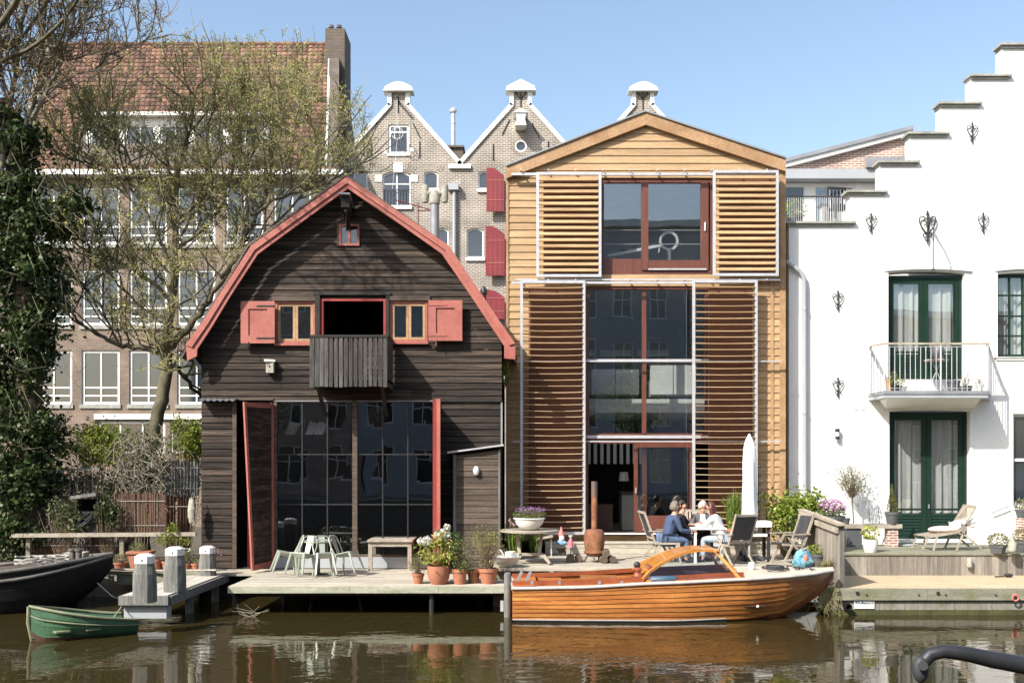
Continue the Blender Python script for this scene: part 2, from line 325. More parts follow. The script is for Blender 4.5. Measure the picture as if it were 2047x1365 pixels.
M['blackc'] = mat('black_cloth', (.018, .018, .022), (.03, .03, .034), .85, sc=8)
M['greyc'] = mat('grey_cardigan', (.12, .12, .125), (.09, .09, .095), .9, sc=8)
M['whitec'] = mat('white_shirt', (.76, .76, .76), (.68, .68, .7), .85, sc=8)
M['jean'] = mat('blue_jeans', (.10, .15, .25), (.07, .11, .19), .9, sc=8)
M['jeanl'] = mat('light_jeans', (.38, .46, .56), (.3, .37, .47), .9, sc=8)
M['hairg'] = mat('grey_brown_hair', (.12, .10, .08), (.22, .19, .16), .7, sc=30)
M['haird'] = mat('dark_hair', (.018, .013, .012), (.03, .02, .018), .5, sc=30)
M['hairw'] = mat('white_hair', (.72, .69, .62), (.6, .57, .5), .7, sc=30)
M['hairr'] = mat('auburn_hair', (.10, .03, .018), (.06, .018, .012), .5, sc=30)
M['sand'] = mat('gravel_surface', (.50, .40, .26), (.42, .33, .21), .95, sc=2, fine=.18, bump=.5, bsc=60)
M['earth'] = mat('earth', (.10, .085, .06), (.06, .05, .035), 1, sc=2, fine=.3)
M['cobble'] = mat('paving', (.2, .18, .16), (.15, .14, .12), .9, sc=3, fine=.3)
M['statue'] = mat('pale_stone', (.42, .40, .34), (.28, .27, .22), .9, sc=12, fine=.2, bump=.4)
M['cush'] = mat('pink_cushion', (.62, .50, .44), (.55, .42, .37), .9, sc=14)
M['pink'] = mat('pink_plastic', (.75, .18, .26), (.62, .12, .2), .5, sc=3)
M['gred'] = mat('faded_red', (.6, .16, .13), (.5, .2, .16), .6, sc=4)
M['log'] = mat('cut_log', (.14, .10, .07), (.07, .05, .035), .9, sc=10)
M['fenceg'] = mat('dark_grey_paling', (.13, .13, .12), (.06, .06, .055), .9, sc=3, st=(6, 6, .5), fine=.4)
M['reed'] = mat('reed_screen', (.24, .145, .10), (.14, .08, .055), .9, sc=3, st=(14, 14, .4), fine=.4, bump=.6)
M['water_l'] = None
def mat_water():
    m, nt, b = newmat('canal_water'); L = nt.links.new
    b.inputs['Base Color'].default_value = (.030, .023, .008, 1); b.inputs['Roughness'].default_value = .015; b.inputs['IOR'].default_value = 1.36
    tc = N(nt, 'ShaderNodeTexCoord'); mp = N(nt, 'ShaderNodeMapping'); L(tc.outputs['Object'], mp.inputs[0]); mp.inputs['Scale'].default_value = (.55, 1.0, 1)
    n1 = N(nt, 'ShaderNodeTexNoise', i_Scale=3.0, i_Detail=3, i_Roughness=.55, i_Distortion=.5); L(mp.outputs[0], n1.inputs['Vector'])
    n2 = N(nt, 'ShaderNodeTexNoise', i_Scale=.55, i_Detail=2); L(mp.outputs[0], n2.inputs['Vector'])
    mr = N(nt, 'ShaderNodeMapRange'); L(n2.outputs[0], mr.inputs[0]); mr.inputs[1].default_value = .35; mr.inputs[2].default_value = .65; mr.inputs[3].default_value = .25; mr.inputs[4].default_value = 1.2
    mu = N(nt, 'ShaderNodeMath', operation='MULTIPLY'); L(n1.outputs[0], mu.inputs[0]); L(mr.outputs[0], mu.inputs[1])
    bp = N(nt, 'ShaderNodeBump', i_Strength=.25, i_Distance=.035); L(mu.outputs[0], bp.inputs['Height']); L(bp.outputs[0], b.inputs['Normal'])
    return m
# ---------------------------------------------------------------- foliage helpers
def leaf_quads(c, size, asp=.55, flat=0, droop=None):
    n = len(c); d = rng.normal(size=(n, 3)); d[:, 2] *= (1-flat)
    if droop is not None: d = d*.5+np.array(droop)
    d /= np.linalg.norm(d, axis=1)[:, None]+1e-9
    q = rng.normal(size=(n, 3)); t = np.cross(d, q); t /= np.linalg.norm(t, axis=1)[:, None]+1e-9
    s = (size*rng.uniform(.6, 1.3, n))[:, None]
    return np.stack([c-d*s*.5, c+t*s*asp*.5, c+d*s*.5, c-t*s*asp*.5], axis=1)
def cloud(n, c, r, shell=.35, lumps=0, lump_r=.3):
    """points through an uneven ellipsoid"""
    c = np.array(c, float); r = np.array(r if hasattr(r, '__len__') else (r,)*3, float)
    if lumps:
        cc = cloud(lumps, (0, 0, 0), 1, .2)*.85; k = rng.integers(0, lumps, n); p = cc[k]+rng.normal(size=(n, 3))*lump_r*rng.uniform(.6, 1.2, lumps)[k][:, None]
        return c+p*r
    d = rng.normal(size=(n, 3)); d /= np.linalg.norm(d, axis=1)[:, None]
    u = rng.uniform(0, 1, n)**(1/3); u = shell+(1-shell)*u
    return c+d*u[:, None]*r
def twig_stems(mb, base, tips, r=.006, wob=.06, n=3):
    for t in tips:
        b = Vector(base)+Vector((random.uniform(-1, 1)*.04, random.uniform(-1, 1)*.04, 0)); t = Vector(t)
        m = (b+t)/2+Vector((random.uniform(-wob, wob), random.uniform(-wob, wob), random.uniform(0, wob)))
        mb.tube([b, m, t], [r, r*.8, r*.4], n, False)
def plant(name, label, cat, base, parts, stems=0, group=None, stemr=.005, stemmat='twigr', parent=None):
    """parts: list of (material, points array, size, aspect)"""
    t = parent or thing(name, label, cat, base, 0, group)
    allp = []
    for i, (mt, pts, size, asp) in enumerate(parts):
        mb = MB(); mb.quads(leaf_quads(pts, size, asp)); mb.build('foliage' if i == 0 else 'flowers', M[mt], t); allp.append(pts)
    if stems:
        mb = MB(); a = np.concatenate(allp); idx = rng.integers(0, len(a), stems); twig_stems(mb, base, a[idx], stemr); mb.build('stems', M[stemmat], t)
    return t
def grass_blades(mb, base, n, h, spread, wd=.012, lean=.5):
    for _ in range(n):
        a = random.uniform(0, 6.283); s = random.uniform(.1, 1)*spread; hh = h*random.uniform(.5, 1.1)
        b = Vector(base)+Vector((random.uniform(-.3, .3)*spread, random.uniform(-.3, .3)*spread, 0))
        d = Vector((math.cos(a), math.sin(a), 0)); sd = Vector((-d.y, d.x, 0))*wd/2
        p1 = b+d*s*.35+Vector((0, 0, hh*.7)); p2 = b+d*s*lean*2+Vector((0, 0, hh*random.uniform(.55, 1)))
        mb.add([b-sd, b+sd, p1+sd, p1-sd, p2], [(0, 1, 2, 3), (3, 2, 4)])
# ---------------------------------------------------------------- the setting
wm = mat_water()
MB().box(-260, 260, -2.2, 23.8, -.6, 0).build('water', wm, kind='structure')
g = MB(); g.box(-260, 260, 23.85, 900, -1, .42); g.box(-260, X(398, 21.6), 20.95, 23.84, -1, .43)
g.build('ground', M['earth'], kind='structure')
g = MB(); g.box(-260, 260, -900, -1.0, -1, 1.15); g.box(-260, 260, -1.25, -.9, -1, 1.28)
g.build('street', M['cobble'], kind='structure')
# ---------------------------------------------------------------- generic building bits
def clad(mb, z0, z1, bh, y, outline, holes=(), lap=.018, gap=.004, joint=0, side=1):
    """horizontal lapped boards; outline(z) -> (xl, xr)"""
    zs = []; z = z0
    while z < z1-1e-6: zs.append((z, min(z+bh, z1))); z += bh
    for a, b in zs:
        cuts = sorted({a, b}|{h[2] for h in holes if a < h[2] < b}|{h[3] for h in holes if a < h[3] < b})
        for p, q in zip(cuts, cuts[1:]):
            if q-p < .003: continue
            (l0, r0), (l1, r1) = outline(p), outline(q)
            segs = [(0., 1.)]; ext = max(r0, r1)
            xs = [(min(l0, l1), ext)]
            mid = (p+q)/2
            for h in holes:
                if h[2] <= mid <= h[3]:
                    nx = []
                    for s0, s1 in xs:
                        if h[1] <= s0 or h[0] >= s1: nx.append((s0, s1)); continue
                        if s0 < h[0]: nx.append((s0, h[0]))
                        if h[1] < s1: nx.append((h[1], s1))
                    xs = nx
            for s0, s1 in xs:
                js = [s0, s1]
                if joint and s1-s0 > joint*1.3 and q-p > bh*.6: js.insert(1, s0+(s1-s0)*random.uniform(.25, .75))
                for u, v in zip(js, js[1:]):
                    v2 = v-(.003 if v != s1 else 0)
                    c = lambda x, l, r: min(max(x, l), r)
                    yb = y-lap*(1-(p-a)/bh); yt = y-lap*(1-(q-a)/bh); qq = q-(gap if q == b else 0)
                    x00, x10, x11, x01 = c(u, l0, r0), c(v2, l0, r0), c(v2, l1, r1), c(u, l1, r1)
                    mb.add([(x00, yb, p), (x10, yb, p), (x11, yt, qq), (x01, yt, qq), (x00, y+.01, p), (x10, y+.01, p)], [(0, 1, 2, 3), (4, 5, 1, 0)])
def arch(x0, x1, z0, z1, rise, n=8):
    pts = [(x0, z0), (x1, z0)]
    for i in range(n+1):
        t = i/n; pts.append((x1+(x0-x1)*t, z1-rise+rise*math.sin(math.pi*t)**.8 if 0 < t < 1 else z1-rise))
    return pts
def frame(mb, x0, x1, z0, z1, y0, y1, fw, cols=(), rows=(), mw=None):
    """a rectangular frame with mullions at the given fractions; bars butt"""
    mw = mw or fw*.7
    mb.box(x0, x1, y0, y1, z0, z0+fw); mb.box(x0, x1, y0, y1, z1-fw, z1)
    mb.box(x0, x0+fw, y0+.001, y1-.001, z0+fw, z1-fw); mb.box(x1-fw, x1, y0+.001, y1-.001, z0+fw, z1-fw)
    for c in cols:
        x = x0+(x1-x0)*c; mb.box(x-mw/2, x+mw/2, y0+.004, y1-.004, z0+fw, z1-fw)
    for r in rows:
        z = z0+(z1-z0)*r; mb.box(x0+fw, x1-fw, y0+.007, y1-.007, z-mw/2, z+mw/2)
def window(par, x0, x1, z0, z1, y, fm, gm, fw=.06, cols=(), rows=(), mw=None, dep=.06, sill=None, sill_m=None, name='window'):
    mb = MB(); frame(mb, x0, x1, z0, z1, y, y+dep, fw, cols, rows, mw); o = mb.build(name, M[fm], par)
    MB().box(x0+fw*.5, x1-fw*.5, y+dep*.5, y+dep*.5+.01, z0+fw*.5, z1-fw*.5).build('pane', M[gm], o)
    if sill: MB().box(x0-.05, x1+.05, y-sill, y+dep, z0-.09, z0-.002).build('sill', M[sill_m or fm], o)
    return o
def rect(x0, x1, z0, z1): return [(x0, z0), (x1, z0), (x1, z1), (x0, z1)]
# ================================================================ TAN HOUSE
YT = 22.6
def build_tan():
    t = thing('timber_house', 'tan cedar-clad house with shallow gable, sliding slatted sunscreens and tall glass front', 'house', (X(1290, YT), YT, .8))
    x = lambda p: X(p, YT); z = lambda p: Z(p, YT)
    xl, xr = x(1014), x(1569); pk = (x(1288), z(228)); el = z(336); er = z(322); zg = 1.08
    def outl(zz):
        L_ = xl; R_ = xr
        if zz > el: L_ = xl+(pk[0]-xl)*(zz-el)/(pk[1]-el)
        if zz > er: R_ = xr+(pk[0]-xr)*(zz-er)/(pk[1]-er)
        return L_, R_
    holes = [(x(1200), x(1428), z(548), z(357)), (x(1172), x(1416), z(1064), z(572))]
    mb = MB(); clad(mb, zg, pk[1]-.12, .174, YT, outl, holes, .02, .004, 3.0); mb.build('wall', M['tan'], t)
    mb = MB()
    for a, b in (((xl, zg), (xl, el)), ): mb.box(xl, xl+.02, YT+.02, YT+9, zg-.6, el)
    mb.box(xr-.02, xr, YT+.02, YT+9, zg-.6, er); mb.box(xl, xr, YT+8.98, YT+9, zg-.6, el)
    mb.build('side_wall', M['tan'], t)
    # corner boards
    mb = MB(); mb.box(xl-.03, xl+.03, YT-.035, YT+.03, zg, el); mb.box(x(1558), xr+.01, YT-.035, YT+.03, zg, er); mb.box(x(1540), x(1546), YT-.03, YT, zg, z(556)); mb.build('corner_trim', M['tanv'], t)
    # fascia
    fw = .27
    mb = MB(); f = [(x(1012), z(336)), pk, (x(1568), z(321)), (x(1568), z(346)), (x(1290), z(253)), (x(1012), z(360))]
    mb.plate([[f[0], f[5], f[4], f[1]]], YT-.12, YT-.02); mb.plate([[f[1], f[4], f[3], f[2]]], YT-.12, YT-.02); mb.build('fascia', M['tanv'], t)
    mb = MB()
    for a, b in ((f[0], f[1]), (f[1], f[2])):
        A = Vector((a[0], 0, a[1])); B = Vector((b[0], 0, b[1])); u = Vector((0, 0, .04))
        mb.add([A+Vector((0, YT-.16, 0)), B+Vector((0, YT-.16, 0)), B+Vector((0, YT+9, 0)), A+Vector((0, YT+9, 0)),
                A+u+Vector((0, YT-.16, 0)), B+u+Vector((0, YT-.16, 0)), B+u+Vector((0, YT+9, 0)), A+u+Vector((0, YT+9, 0))],
               [(0, 1, 5, 4), (4, 5, 6, 7), (3, 2, 1, 0), (1, 2, 6, 5), (0, 4, 7, 3)])
    mb.build('roof', M['lead'], t)
    # louvre screens
    def louver(px0, px1, py0, py1, pitch, th, dp, mt, yo, sag=0):
        fx0, fx1, fz0, fz1 = X(px0, YT-yo), X(px1, YT-yo), Z(py1, YT-yo), Z(py0, YT-yo)
        mb = MB(); frame(mb, fx0, fx1, fz0, fz1, YT-yo-.03, YT-yo+.03, .062); o = mb.build('sliding_sunscreen', M['alu'], t)
        sm = MB(); n = int((fz1-fz0-.14)/pitch)
        for i in range(n):
            zc = fz0+.09+(i+.5)*(fz1-fz0-.18)/n; sg = random.uniform(.2, 1)*sag*.018
            seg = 6; vs = []
            for k in range(seg+1):
                u = k/seg; xx = fx0+.066+(fx1-fx0-.132)*u; dz = -sg*math.sin(math.pi*u)+random.uniform(-.001, .001)
                for yy, zz in ((-dp/2, -th/2), (-dp/2, th/2), (dp/2, th/2), (dp/2, -th/2)): vs.append((xx, YT-yo+.005+yy, zc+zz+dz))
            fs = [(4*k+j, 4*k+4+j, 4*k+4+(j+1) % 4, 4*k+(j+1) % 4) for k in range(seg) for j in range(4)]
            sm.add(vs, fs)
        sm.build('slats', M[mt], o)
        cl = None
    louver(1072, 1202, 345, 554, .141, .062, .085, 'slat', .24)
    louver(1425, 1556, 341, 552, .141, .062, .085, 'slat', .24)
    louver(1040, 1170, 561, 1068, .143, .013, .13, 'slatd', .30, 1)
    louver(1384, 1514, 560, 1062, .143, .013, .13, 'slatd', .30, .6)
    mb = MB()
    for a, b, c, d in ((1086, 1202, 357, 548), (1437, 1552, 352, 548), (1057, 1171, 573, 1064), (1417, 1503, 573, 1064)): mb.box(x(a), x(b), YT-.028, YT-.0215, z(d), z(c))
    mb.build('screen_shade_panel', M['shadep'], t)  # added dark sheets on the siding, the slats' shade put into their colour
    # rails and brackets
    mb = MB()
    def rail(px0, px1, pya, pyb, yo=.30, h=.05, d=.05):
        Y = YT-yo; zc = Z(pya, Y); mb.box(X(px0, Y), X(px1, Y), Y, Y+d, zc-h/2, zc+h/2)
    rail(1022, 1556, 348, 345, .20, .055); rail(1030, 1560, 559, 556, .2, .035); rail(1022, 1480, 565, 565, .27, .05, .04)
    rail(1025, 1562, 722, 721, .22, .028, .03); rail(1025, 1562, 882, 880, .22, .028, .03)
    for py in (349, 566):
        for k in range(10):
            xx = x(1040+k*54); mb.box(xx, xx+.03, YT-.27, YT-.02, z(py)+.02, z(py)+.05)
    mb.build('sliding_rail', M['alu'], t)
    # upper window
    o = MB(); X0, X1, Z0, Z1 = x(1200), x(1428), z(548), z(357); y = YT+.02
    frame(o, X0, X1, Z0, Z1, y, y+.12, .09); o = o.build('upper_window', M['maho'], t)
    mb = MB(); mb.box(x(1283), x(1296), y-.035, y+.09, Z0+.091, Z1-.091); mb.box(x(1402), x(1416), y-.02, y+.08, Z0+.092, Z1-.092)
    mb.box(X0+.091, x(1283)-.001, y+.0, y+.09, Z0+.091, z(517)); mb.box(x(1296)+.001, x(1402)-.001, y-.02, y+.085, Z0+.091, z(520)); mb.build('sash', M['maho'], o)
    MB().box(X0+.05, X1-.12, y+.05, y+.06, z(520), Z1-.05).build('pane', M['glass'], o)
    MB().box(x(1296), x(1412), y-.05, y-.021, z(540), z(537)).build('sill', M['alu'], o)
    MB().box(x(1408), x(1410), y-.06, y-.02, z(462), z(445)).build('handle', M['whitep'], o)
    mb = MB(); 
    for py in (460, 488): mb.tube([(X0+.1, y+.3, Z(py, YT+.3)), (X1-.1, y+.3, Z(py, YT+.3))], .012, 5)
    mb.build('safety_bar', M['alu'], o)
    # big glass front
    X0, X1, Z1 = x(1172), x(1416), z(572); y = YT+.02; Zb = z(872); 
    o = MB(); frame(o, X0, X1, Zb, Z1, y, y+.1, .07); o.box(x(1284), x(1292), y-.02, y+.09, Zb+.071, Z1-.071); o.box(X0+.071, x(1284)-.001, y+.01, y+.08, z(724), z(717)); o.box(x(1292)+.001, X1-.071, y+.01, y+.08, z(724), z(717)); o = o.build('glass_front', M['maho'], t)
    MB().box(X0+.04, X1-.04, y+.045, y+.055, Zb+.03, Z1-.03).build('pane', M['glass'], o)
    mb = MB(); mb.box(X0, X1, y-.045, y-.02, z(723.5), z(718)); mb.box(X0, X1, y-.045, y-.02, z(876), z(870)); mb.build('transom', M['alu'], o)
    # ground floor door
    zb = z(1064)
    o = MB(); o.box(X0, X1, y, y+.12, z(886), Zb-.002); o.box(X0, X0+.05, y, y+.12, zb, z(886)); o = o.build('door_frame', M['maho'], t)
    o = MB(); a, b = x(1267), x(1386); ya = y-.06
    frame(o, a, b, zb, z(886)-.003, ya, ya+.05, .09); o.box(a+.09, b-.09, ya+.002, ya+.048, zb+.09, z(1030)); o.box(x(1284), x(1293), ya+.05, y+.12, zb, z(887)); o = o.build('door', M['maho'], t)
    MB().box(a+.08, b-.08, ya+.02, ya+.03, z(1031), z(890)).build('pane', M['glass'], o)
    MB().box(a+.03, a+.05, ya-.05, ya, z(985), z(975)).build('handle', M['alu'], o)
    MB().box(x(1165), x(1420), YT-.18, YT+.1, zb-.06, zb-.003).build('threshold', M['brown'], t)
    MB().box(x(1170), x(1418), YT-.21, YT-.18, zb-.028, zb+.005).build('threshold_strip', M['wtrim'], t)
    # inside
    XL, XR = xl+.05, xr-.05
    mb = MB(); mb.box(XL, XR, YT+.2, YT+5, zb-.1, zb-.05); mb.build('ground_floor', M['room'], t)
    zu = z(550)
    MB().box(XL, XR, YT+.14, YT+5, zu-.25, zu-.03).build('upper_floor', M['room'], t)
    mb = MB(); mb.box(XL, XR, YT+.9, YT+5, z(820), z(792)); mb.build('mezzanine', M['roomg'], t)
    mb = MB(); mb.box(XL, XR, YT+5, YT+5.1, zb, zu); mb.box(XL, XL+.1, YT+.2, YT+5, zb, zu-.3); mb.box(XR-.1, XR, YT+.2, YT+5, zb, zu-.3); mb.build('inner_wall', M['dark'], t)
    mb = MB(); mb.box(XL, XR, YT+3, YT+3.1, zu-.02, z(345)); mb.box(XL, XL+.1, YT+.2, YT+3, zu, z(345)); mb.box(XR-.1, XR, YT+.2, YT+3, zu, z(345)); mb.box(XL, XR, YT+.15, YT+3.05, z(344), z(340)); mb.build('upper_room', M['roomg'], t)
    # striped panel, white brick strip, kitchen block
    mb = MB(); Y = YT+2.0
    for i in range(9): mb.box(X(1174+i*13, Y), X(1174+i*13+6.5, Y), Y, Y+.04, Z(927, Y), Z(886, Y))
    mb.build('striped_panel', M['wtrim'], t)
    mb = MB(); Y = YT+3.2
    for a, b in ((1175, 1188), (1200, 1262), (1275, 1336)): mb.box(X(a, Y), X(b, Y), Y, Y+.1, Z(712, Y), Z(699, Y))
    mb.build('back_wall_openings', M['wtrim'], t)
    return t
build_tan()
# things inside the tan house
YI = YT+1.1
def sofa(px0, px1, py0, py1, lab):
    t = thing('sofa', lab, 'sofa', (X((px0+px1)/2, YI), YI, Z(792, YI)+.0))
    mb = MB(); n = 2
    for i in range(n):
        a = px0+(px1-px0)*i/n+1; b = px0+(px1-px0)*(i+1)/n-1
        x0, x1, z0, z1 = X(a, YI), X(b, YI), Z(py1, YI), Z(py0, YI)
        mb.box(x0, x1, YI, YI+.16, z0, z1)
    mb.build('backrest', M['roomg'], t)
    MB().box(X(px0, YI), X(px1, YI), YI+.17, YI+.9, Z(792, YI), Z(792, YI)+.4).build('seat', M['room'], t)
sofa(1182, 1278, 738, 788, 'grey checked sofa behind the glass left of the red-brown mullion')
sofa(1300, 1392, 730, 788, 'grey checked sofa behind the glass right of the red-brown mullion')
t = thing('rowing_machine', 'rowing machine with round white flywheel behind the top window', 'exercise machine', (X(1335, YT+.7), YT+.7, Z(545, YT+.7)))
Y = YT+.7; c = P(1337, 482, Y); mb = MB()
for i in range(24):
    a = 2*math.pi*i/24; b = 2*math.pi*(i+1)/24; r = .205
    mb.bar(c+Vector((math.cos(a)*r, 0, math.sin(a)*r)), c+Vector((math.cos(b)*r, 0, math.sin(b)*r)), .06, .055, (0, 1, 0))
mb.build('flywheel_rim', M['whitep'], t)
mb = MB(); mb.tube([c+Vector((0, .02, 0)), c+Vector((0, .06, 0))], .17, 20)
for i in range(10):
    a = math.pi*2*i/10; mb.bar(c+Vector((0, -.01, 0)), c+Vector((math.cos(a)*.17, -.01, math.sin(a)*.17)), .01, .01)
mb.build('fan', M['iron'], t)
mb = MB(); mb.bar(c+Vector((-.18, 0, -.1)), P(1215, 512, Y), .05, .07); mb.bar(c+Vector((0, 0, -.2)), c+Vector((.02, 0, -.62)), .07, .09); mb.bar(c+Vector((-.2, 0, .1)), c+Vector((-.25, 0, -.3)), .03, .03); mb.build('frame', M['whitep'], t)
mb = MB(); mb.ball(P(1245, 500, Y), .09, .08, .04); mb.bar(P(1262, 496, Y), P(1278, 486, Y), .02, .02); mb.build('seat', M['blackc'], t)
t = thing('table_lamp', 'small cream drum-shade lamp inside the open terrace door', 'lamp', (X(1247, YT+1.3), YT+1.3, Z(985, YT+1.3)))
c = P(1247, 985, YT+1.3); mb = MB(); mb.lathe([(.08, 0), (.07, .02), (.012, .04), (.012, .3)], c, 12); mb.build('lamp_base', M['iron'], t)
MB().lathe([(.13, .3), (.10, .52)], c, 16).build('lamp_shade', M['cloth'], t)
t = thing('kitchen_counter', 'grey kitchen counter seen through the open terrace door', 'counter', (X(1230, YT+1.4), YT+1.4, 1.25))
MB().box(X(1243, YT+1.2), X(1290, YT+1.2), YT+1.2, YT+1.8, 1.25, Z(987, YT+1.2)).build('cabinet', M['room'], t)
MB().box(X(1240, YT+1.2), X(1292, YT+1.2), YT+1.15, YT+1.85, Z(987, YT+1.2)+.003, Z(984, YT+1.2)+.02).build('worktop', M['dark'], t)
MB().box(X(1176, YT+.8), X(1225, YT+.8), YT+.8, YT+1.3, 1.25, Z(1008, YT+.8)).build('low_cabinet', M['brown'], None, label='low brown cabinet just inside the open terrace door', cat='cabinet')
# ================================================================ BARN
YB = 21.5
def build_barn():
    x = lambda p: X(p, YB); z = lambda p: Z(p, YB); zg = .56
    t = thing('black_boathouse', 'black tarred gambrel-roofed boathouse with salmon red roof edges', 'boathouse', (x(695), YB, zg))
    pk = (x(696), z(366)); kl = (x(512), z(502)); kr = (x(889), z(502)); 
    xl, xr = x(403), x(1003); we = z(715)
    el = (x(386), z(712)); er = (x(1018), z(712))
    def outl(zz):
        if zz > kl[1]: f = (zz-kl[1])/(pk[1]-kl[1]); return kl[0]+(pk[0]-kl[0])*f, kr[0]+(pk[0]-kr[0])*f
        f = (zz-el[1])/(kl[1]-el[1])
        return max(xl, el[0]+(kl[0]-el[0])*f), min(xr, er[0]+(kr[0]-er[0])*f)
    H_ = [(x(678), x(719), z(492), z(449)), (x(551), x(631), z(686), z(603)), (x(641), x(772), z(686), z(598)), (x(779), x(855), z(684), z(602)),
          (x(548), x(872), z(1112), z(800)), (x(474), x(512), z(1138), z(803))]
    mb = MB(); clad(mb, zg, pk[1]-.02, .148, YB, outl, H_, .022, .004, 2.6); mb.build('wall', M['barn'], t)
    mb = MB(); mb.box(xl, xl+.03, YB+.03, YB+9, zg-.9, we); mb.box(xr-.03, xr, YB+.03, YB+9, zg-.9, we); mb.prism([(xl, zg-.9), (xr, zg-.9), (xr, we-.05), (kr[0], kr[1]-.1), (pk[0], pk[1]-.1), (kl[0], kl[1]-.1), (xl, we-.05)], YB+9, YB+9.03); mb.build('side_wall', M['black'], t)
    # roof: closed slabs of the gambrel
    prof = [(x(374), z(716)), (x(505), z(496)), (x(696), z(358)), (x(894), z(495)), (x(1030), z(716))]
    mb = MB()
    for (a, b) in zip(prof, prof[1:]):
        A, B = Vector((a[0], 0, a[1]-.05)), Vector((b[0], 0, b[1]-.05)); n = Vector((-(B-A).z, 0, (B-A).x)).normalized()*.05
        y0, y1 = Vector((0, YB-.36, 0)), Vector((0, YB+9.2, 0))
        mb.add([A+y0, B+y0, B+y1, A+y1, A+n+y0, B+n+y0, B+n+y1, A+n+y1], [(3, 2, 1, 0), (4, 5, 6, 7), (0, 1, 5, 4), (1, 2, 6, 5), (2, 3, 7, 6), (3, 0, 4, 7)])
    mb.build('roof', M['brkd'], t)
    # red bargeboards with a second, narrower board in front
    Yb = YB-.42; bx = lambda p: X(p, Yb); bz = lambda p: Z(p, Yb)
    out = [(372, 690), (405, 645), (440, 590), (503, 492), (600, 423), (694, 355), (795, 424), (897, 492), (960, 585), (1000, 645), (1030, 688)]
    inn = [(394, 698), (424, 652), (460, 592), (515, 508), (608, 440), (695, 377), (788, 440), (883, 507), (940, 590), (980, 650), (1008, 692)]
    loop = [(bx(a), bz(b)) for a, b in out]+[(bx(1030), bz(718)), (bx(1008), bz(716))]+[(bx(a), bz(b)) for a, b in reversed(inn)]+[(bx(393), bz(712)), (bx(374), bz(721))]
    b1 = MB(); b1.plate([loop], Yb, Yb+.06); o = b1.build('bargeboard', M['red'], t)
    m2 = [((a+c)/2, (b+d)/2) for (a, b), (c, d) in zip(out, inn)]
    m2 = [(a*.45+c*.55, b*.45+d*.55) for (a, b), (c, d) in zip(out, inn)]
    o2 = [(a, b) for a, b in out]
    loop2 = [(bx(a), bz(b-1)) for a, b in o2]+[(bx(a), bz(b)) for a, b in reversed(m2)]
    MB().plate([loop2], Yb-.035, Yb-.001).build('cover_board', M['red'], o)
    # hoist beam
    mb = MB(); a = P(697, 398, YB+.1); tip = Vector((a.x-.0, YB-1.0, a.z)); tip.x = X(690, YB-1.0); tip.z = Z(402, YB-1.0); a.z = tip.z
    mb.bar(a, tip, .17, .26); mb.bar(a+Vector((0, 0, -.38)), tip+Vector((0, .3, -.12)), .09, .09)
    o = mb.build('hoist_beam', M['black'], t)
    MB().bar(tip+Vector((0, -.12, .13)), a+Vector((0, -.0, .13)), .24, .03).build('beam_cover', M['lead'], o)
    mb = MB(); mb.tube([tip+Vector((.0, .1, -.1)), tip+Vector((.0, .1, -.62))], .006, 4); mb.lathe([(.01, -.24), (.035, -.21), (.035, -.15), (.01, -.12)], tip+Vector((.0, .1, 0)), 8); mb.build('hook', M['iron'], o)
    # attic window
    o = window(t, x(678), x(719), z(492), z(449), YB-.05, 'red', 'glassd', .05, (.5,), (), .06, .08)
    MB().box(x(674), x(677.5), YB-.04, YB, z(493), z(447)).build('trim', M['shed'], o)
    # side windows with wooden casements
    for a, b, c, d in ((551, 631, 603, 687), (779, 855, 602, 684)):
        o = window(t, x(a), x(b), z(d), z(c), YB-.04, 'red', 'glassb', .05, (), (), .05, .1)
        xm = x((a+b)/2); w_ = (x(b)-x(a))/2
        m3 = MB(); frame(m3, x(a)+.055, xm-.002, z(d)+.055, z(c)-.055, YB-.02, YB+.03, .055); frame(m3, xm+.002, x(b)-.055, z(d)+.055, z(c)-.055, YB-.02, YB+.03, .055); m3.build('casement', M['tanv'], o)
        MB().box(x(a)-.06, x(b)+.06, YB-.09, YB-.025, z(c)+.004, z(c)+.1).build('head_board', M['shed'], o)
        MB().box(x(a)-.02, x(b)+.02, YB-.1, YB-.041, z(d)-.05, z(d)-.002).build('sill', M['red'], o)
    # balcony door
    mb = MB(); mb.box(x(641), x(647), YB-.05, YB+.12, z(686), z(598)); mb.box(x(767), x(772), YB-.05, YB+.12, z(686), z(598)); mb.box(x(647), x(767), YB-.05, YB+.1, z(598)-.05, z(598)); mb.build('balcony_door_frame', M['bred'], t)
    mb = MB(); mb.box(x(631)+.003, x(641)-.002, YB-.1, YB-.025, z(690), z(592)); mb.box(x(772)+.002, x(779)-.003, YB-.1, YB-.025, z(690), z(592)); mb.box(x(628), x(782), YB-.1, YB-.025, z(591), z(585)); mb.build('door_post', M['black'], t)
    # shutters
    for a, b, c, d, s in ((481, 549, 602, 686, 1), (856, 924, 600, 681, -1)):
        Y = YB-.2; mb = MB(); X0, X1, Z0, Z1 = X(a, Y), X(b, Y), Z(d, Y), Z(c, Y)
        fr = .17; frame(mb, X0, X1, Z0, Z1, Y, Y+.045, fr); mb.box(X0+fr, X1-fr, Y+.028, Y+.042, Z0+fr, Z1-fr); o = mb.build('shutter', M['red'], t)
        mb = MB(); hx = X1 if s > 0 else X0
        for zz in (Z0+.1, Z1-.12): mb.box(min(hx, hx-s*.4), max(hx, hx-s*.4), Y-.012, Y-.002, zz, zz+.03)
        mb.tube([(X0+.18, Y-.02, Z0+.03), (X0+.18, Y-.03, Z0-.13)], .01, 4); mb.build('hinge', M['red'] if s < 0 else M['iron'], o)
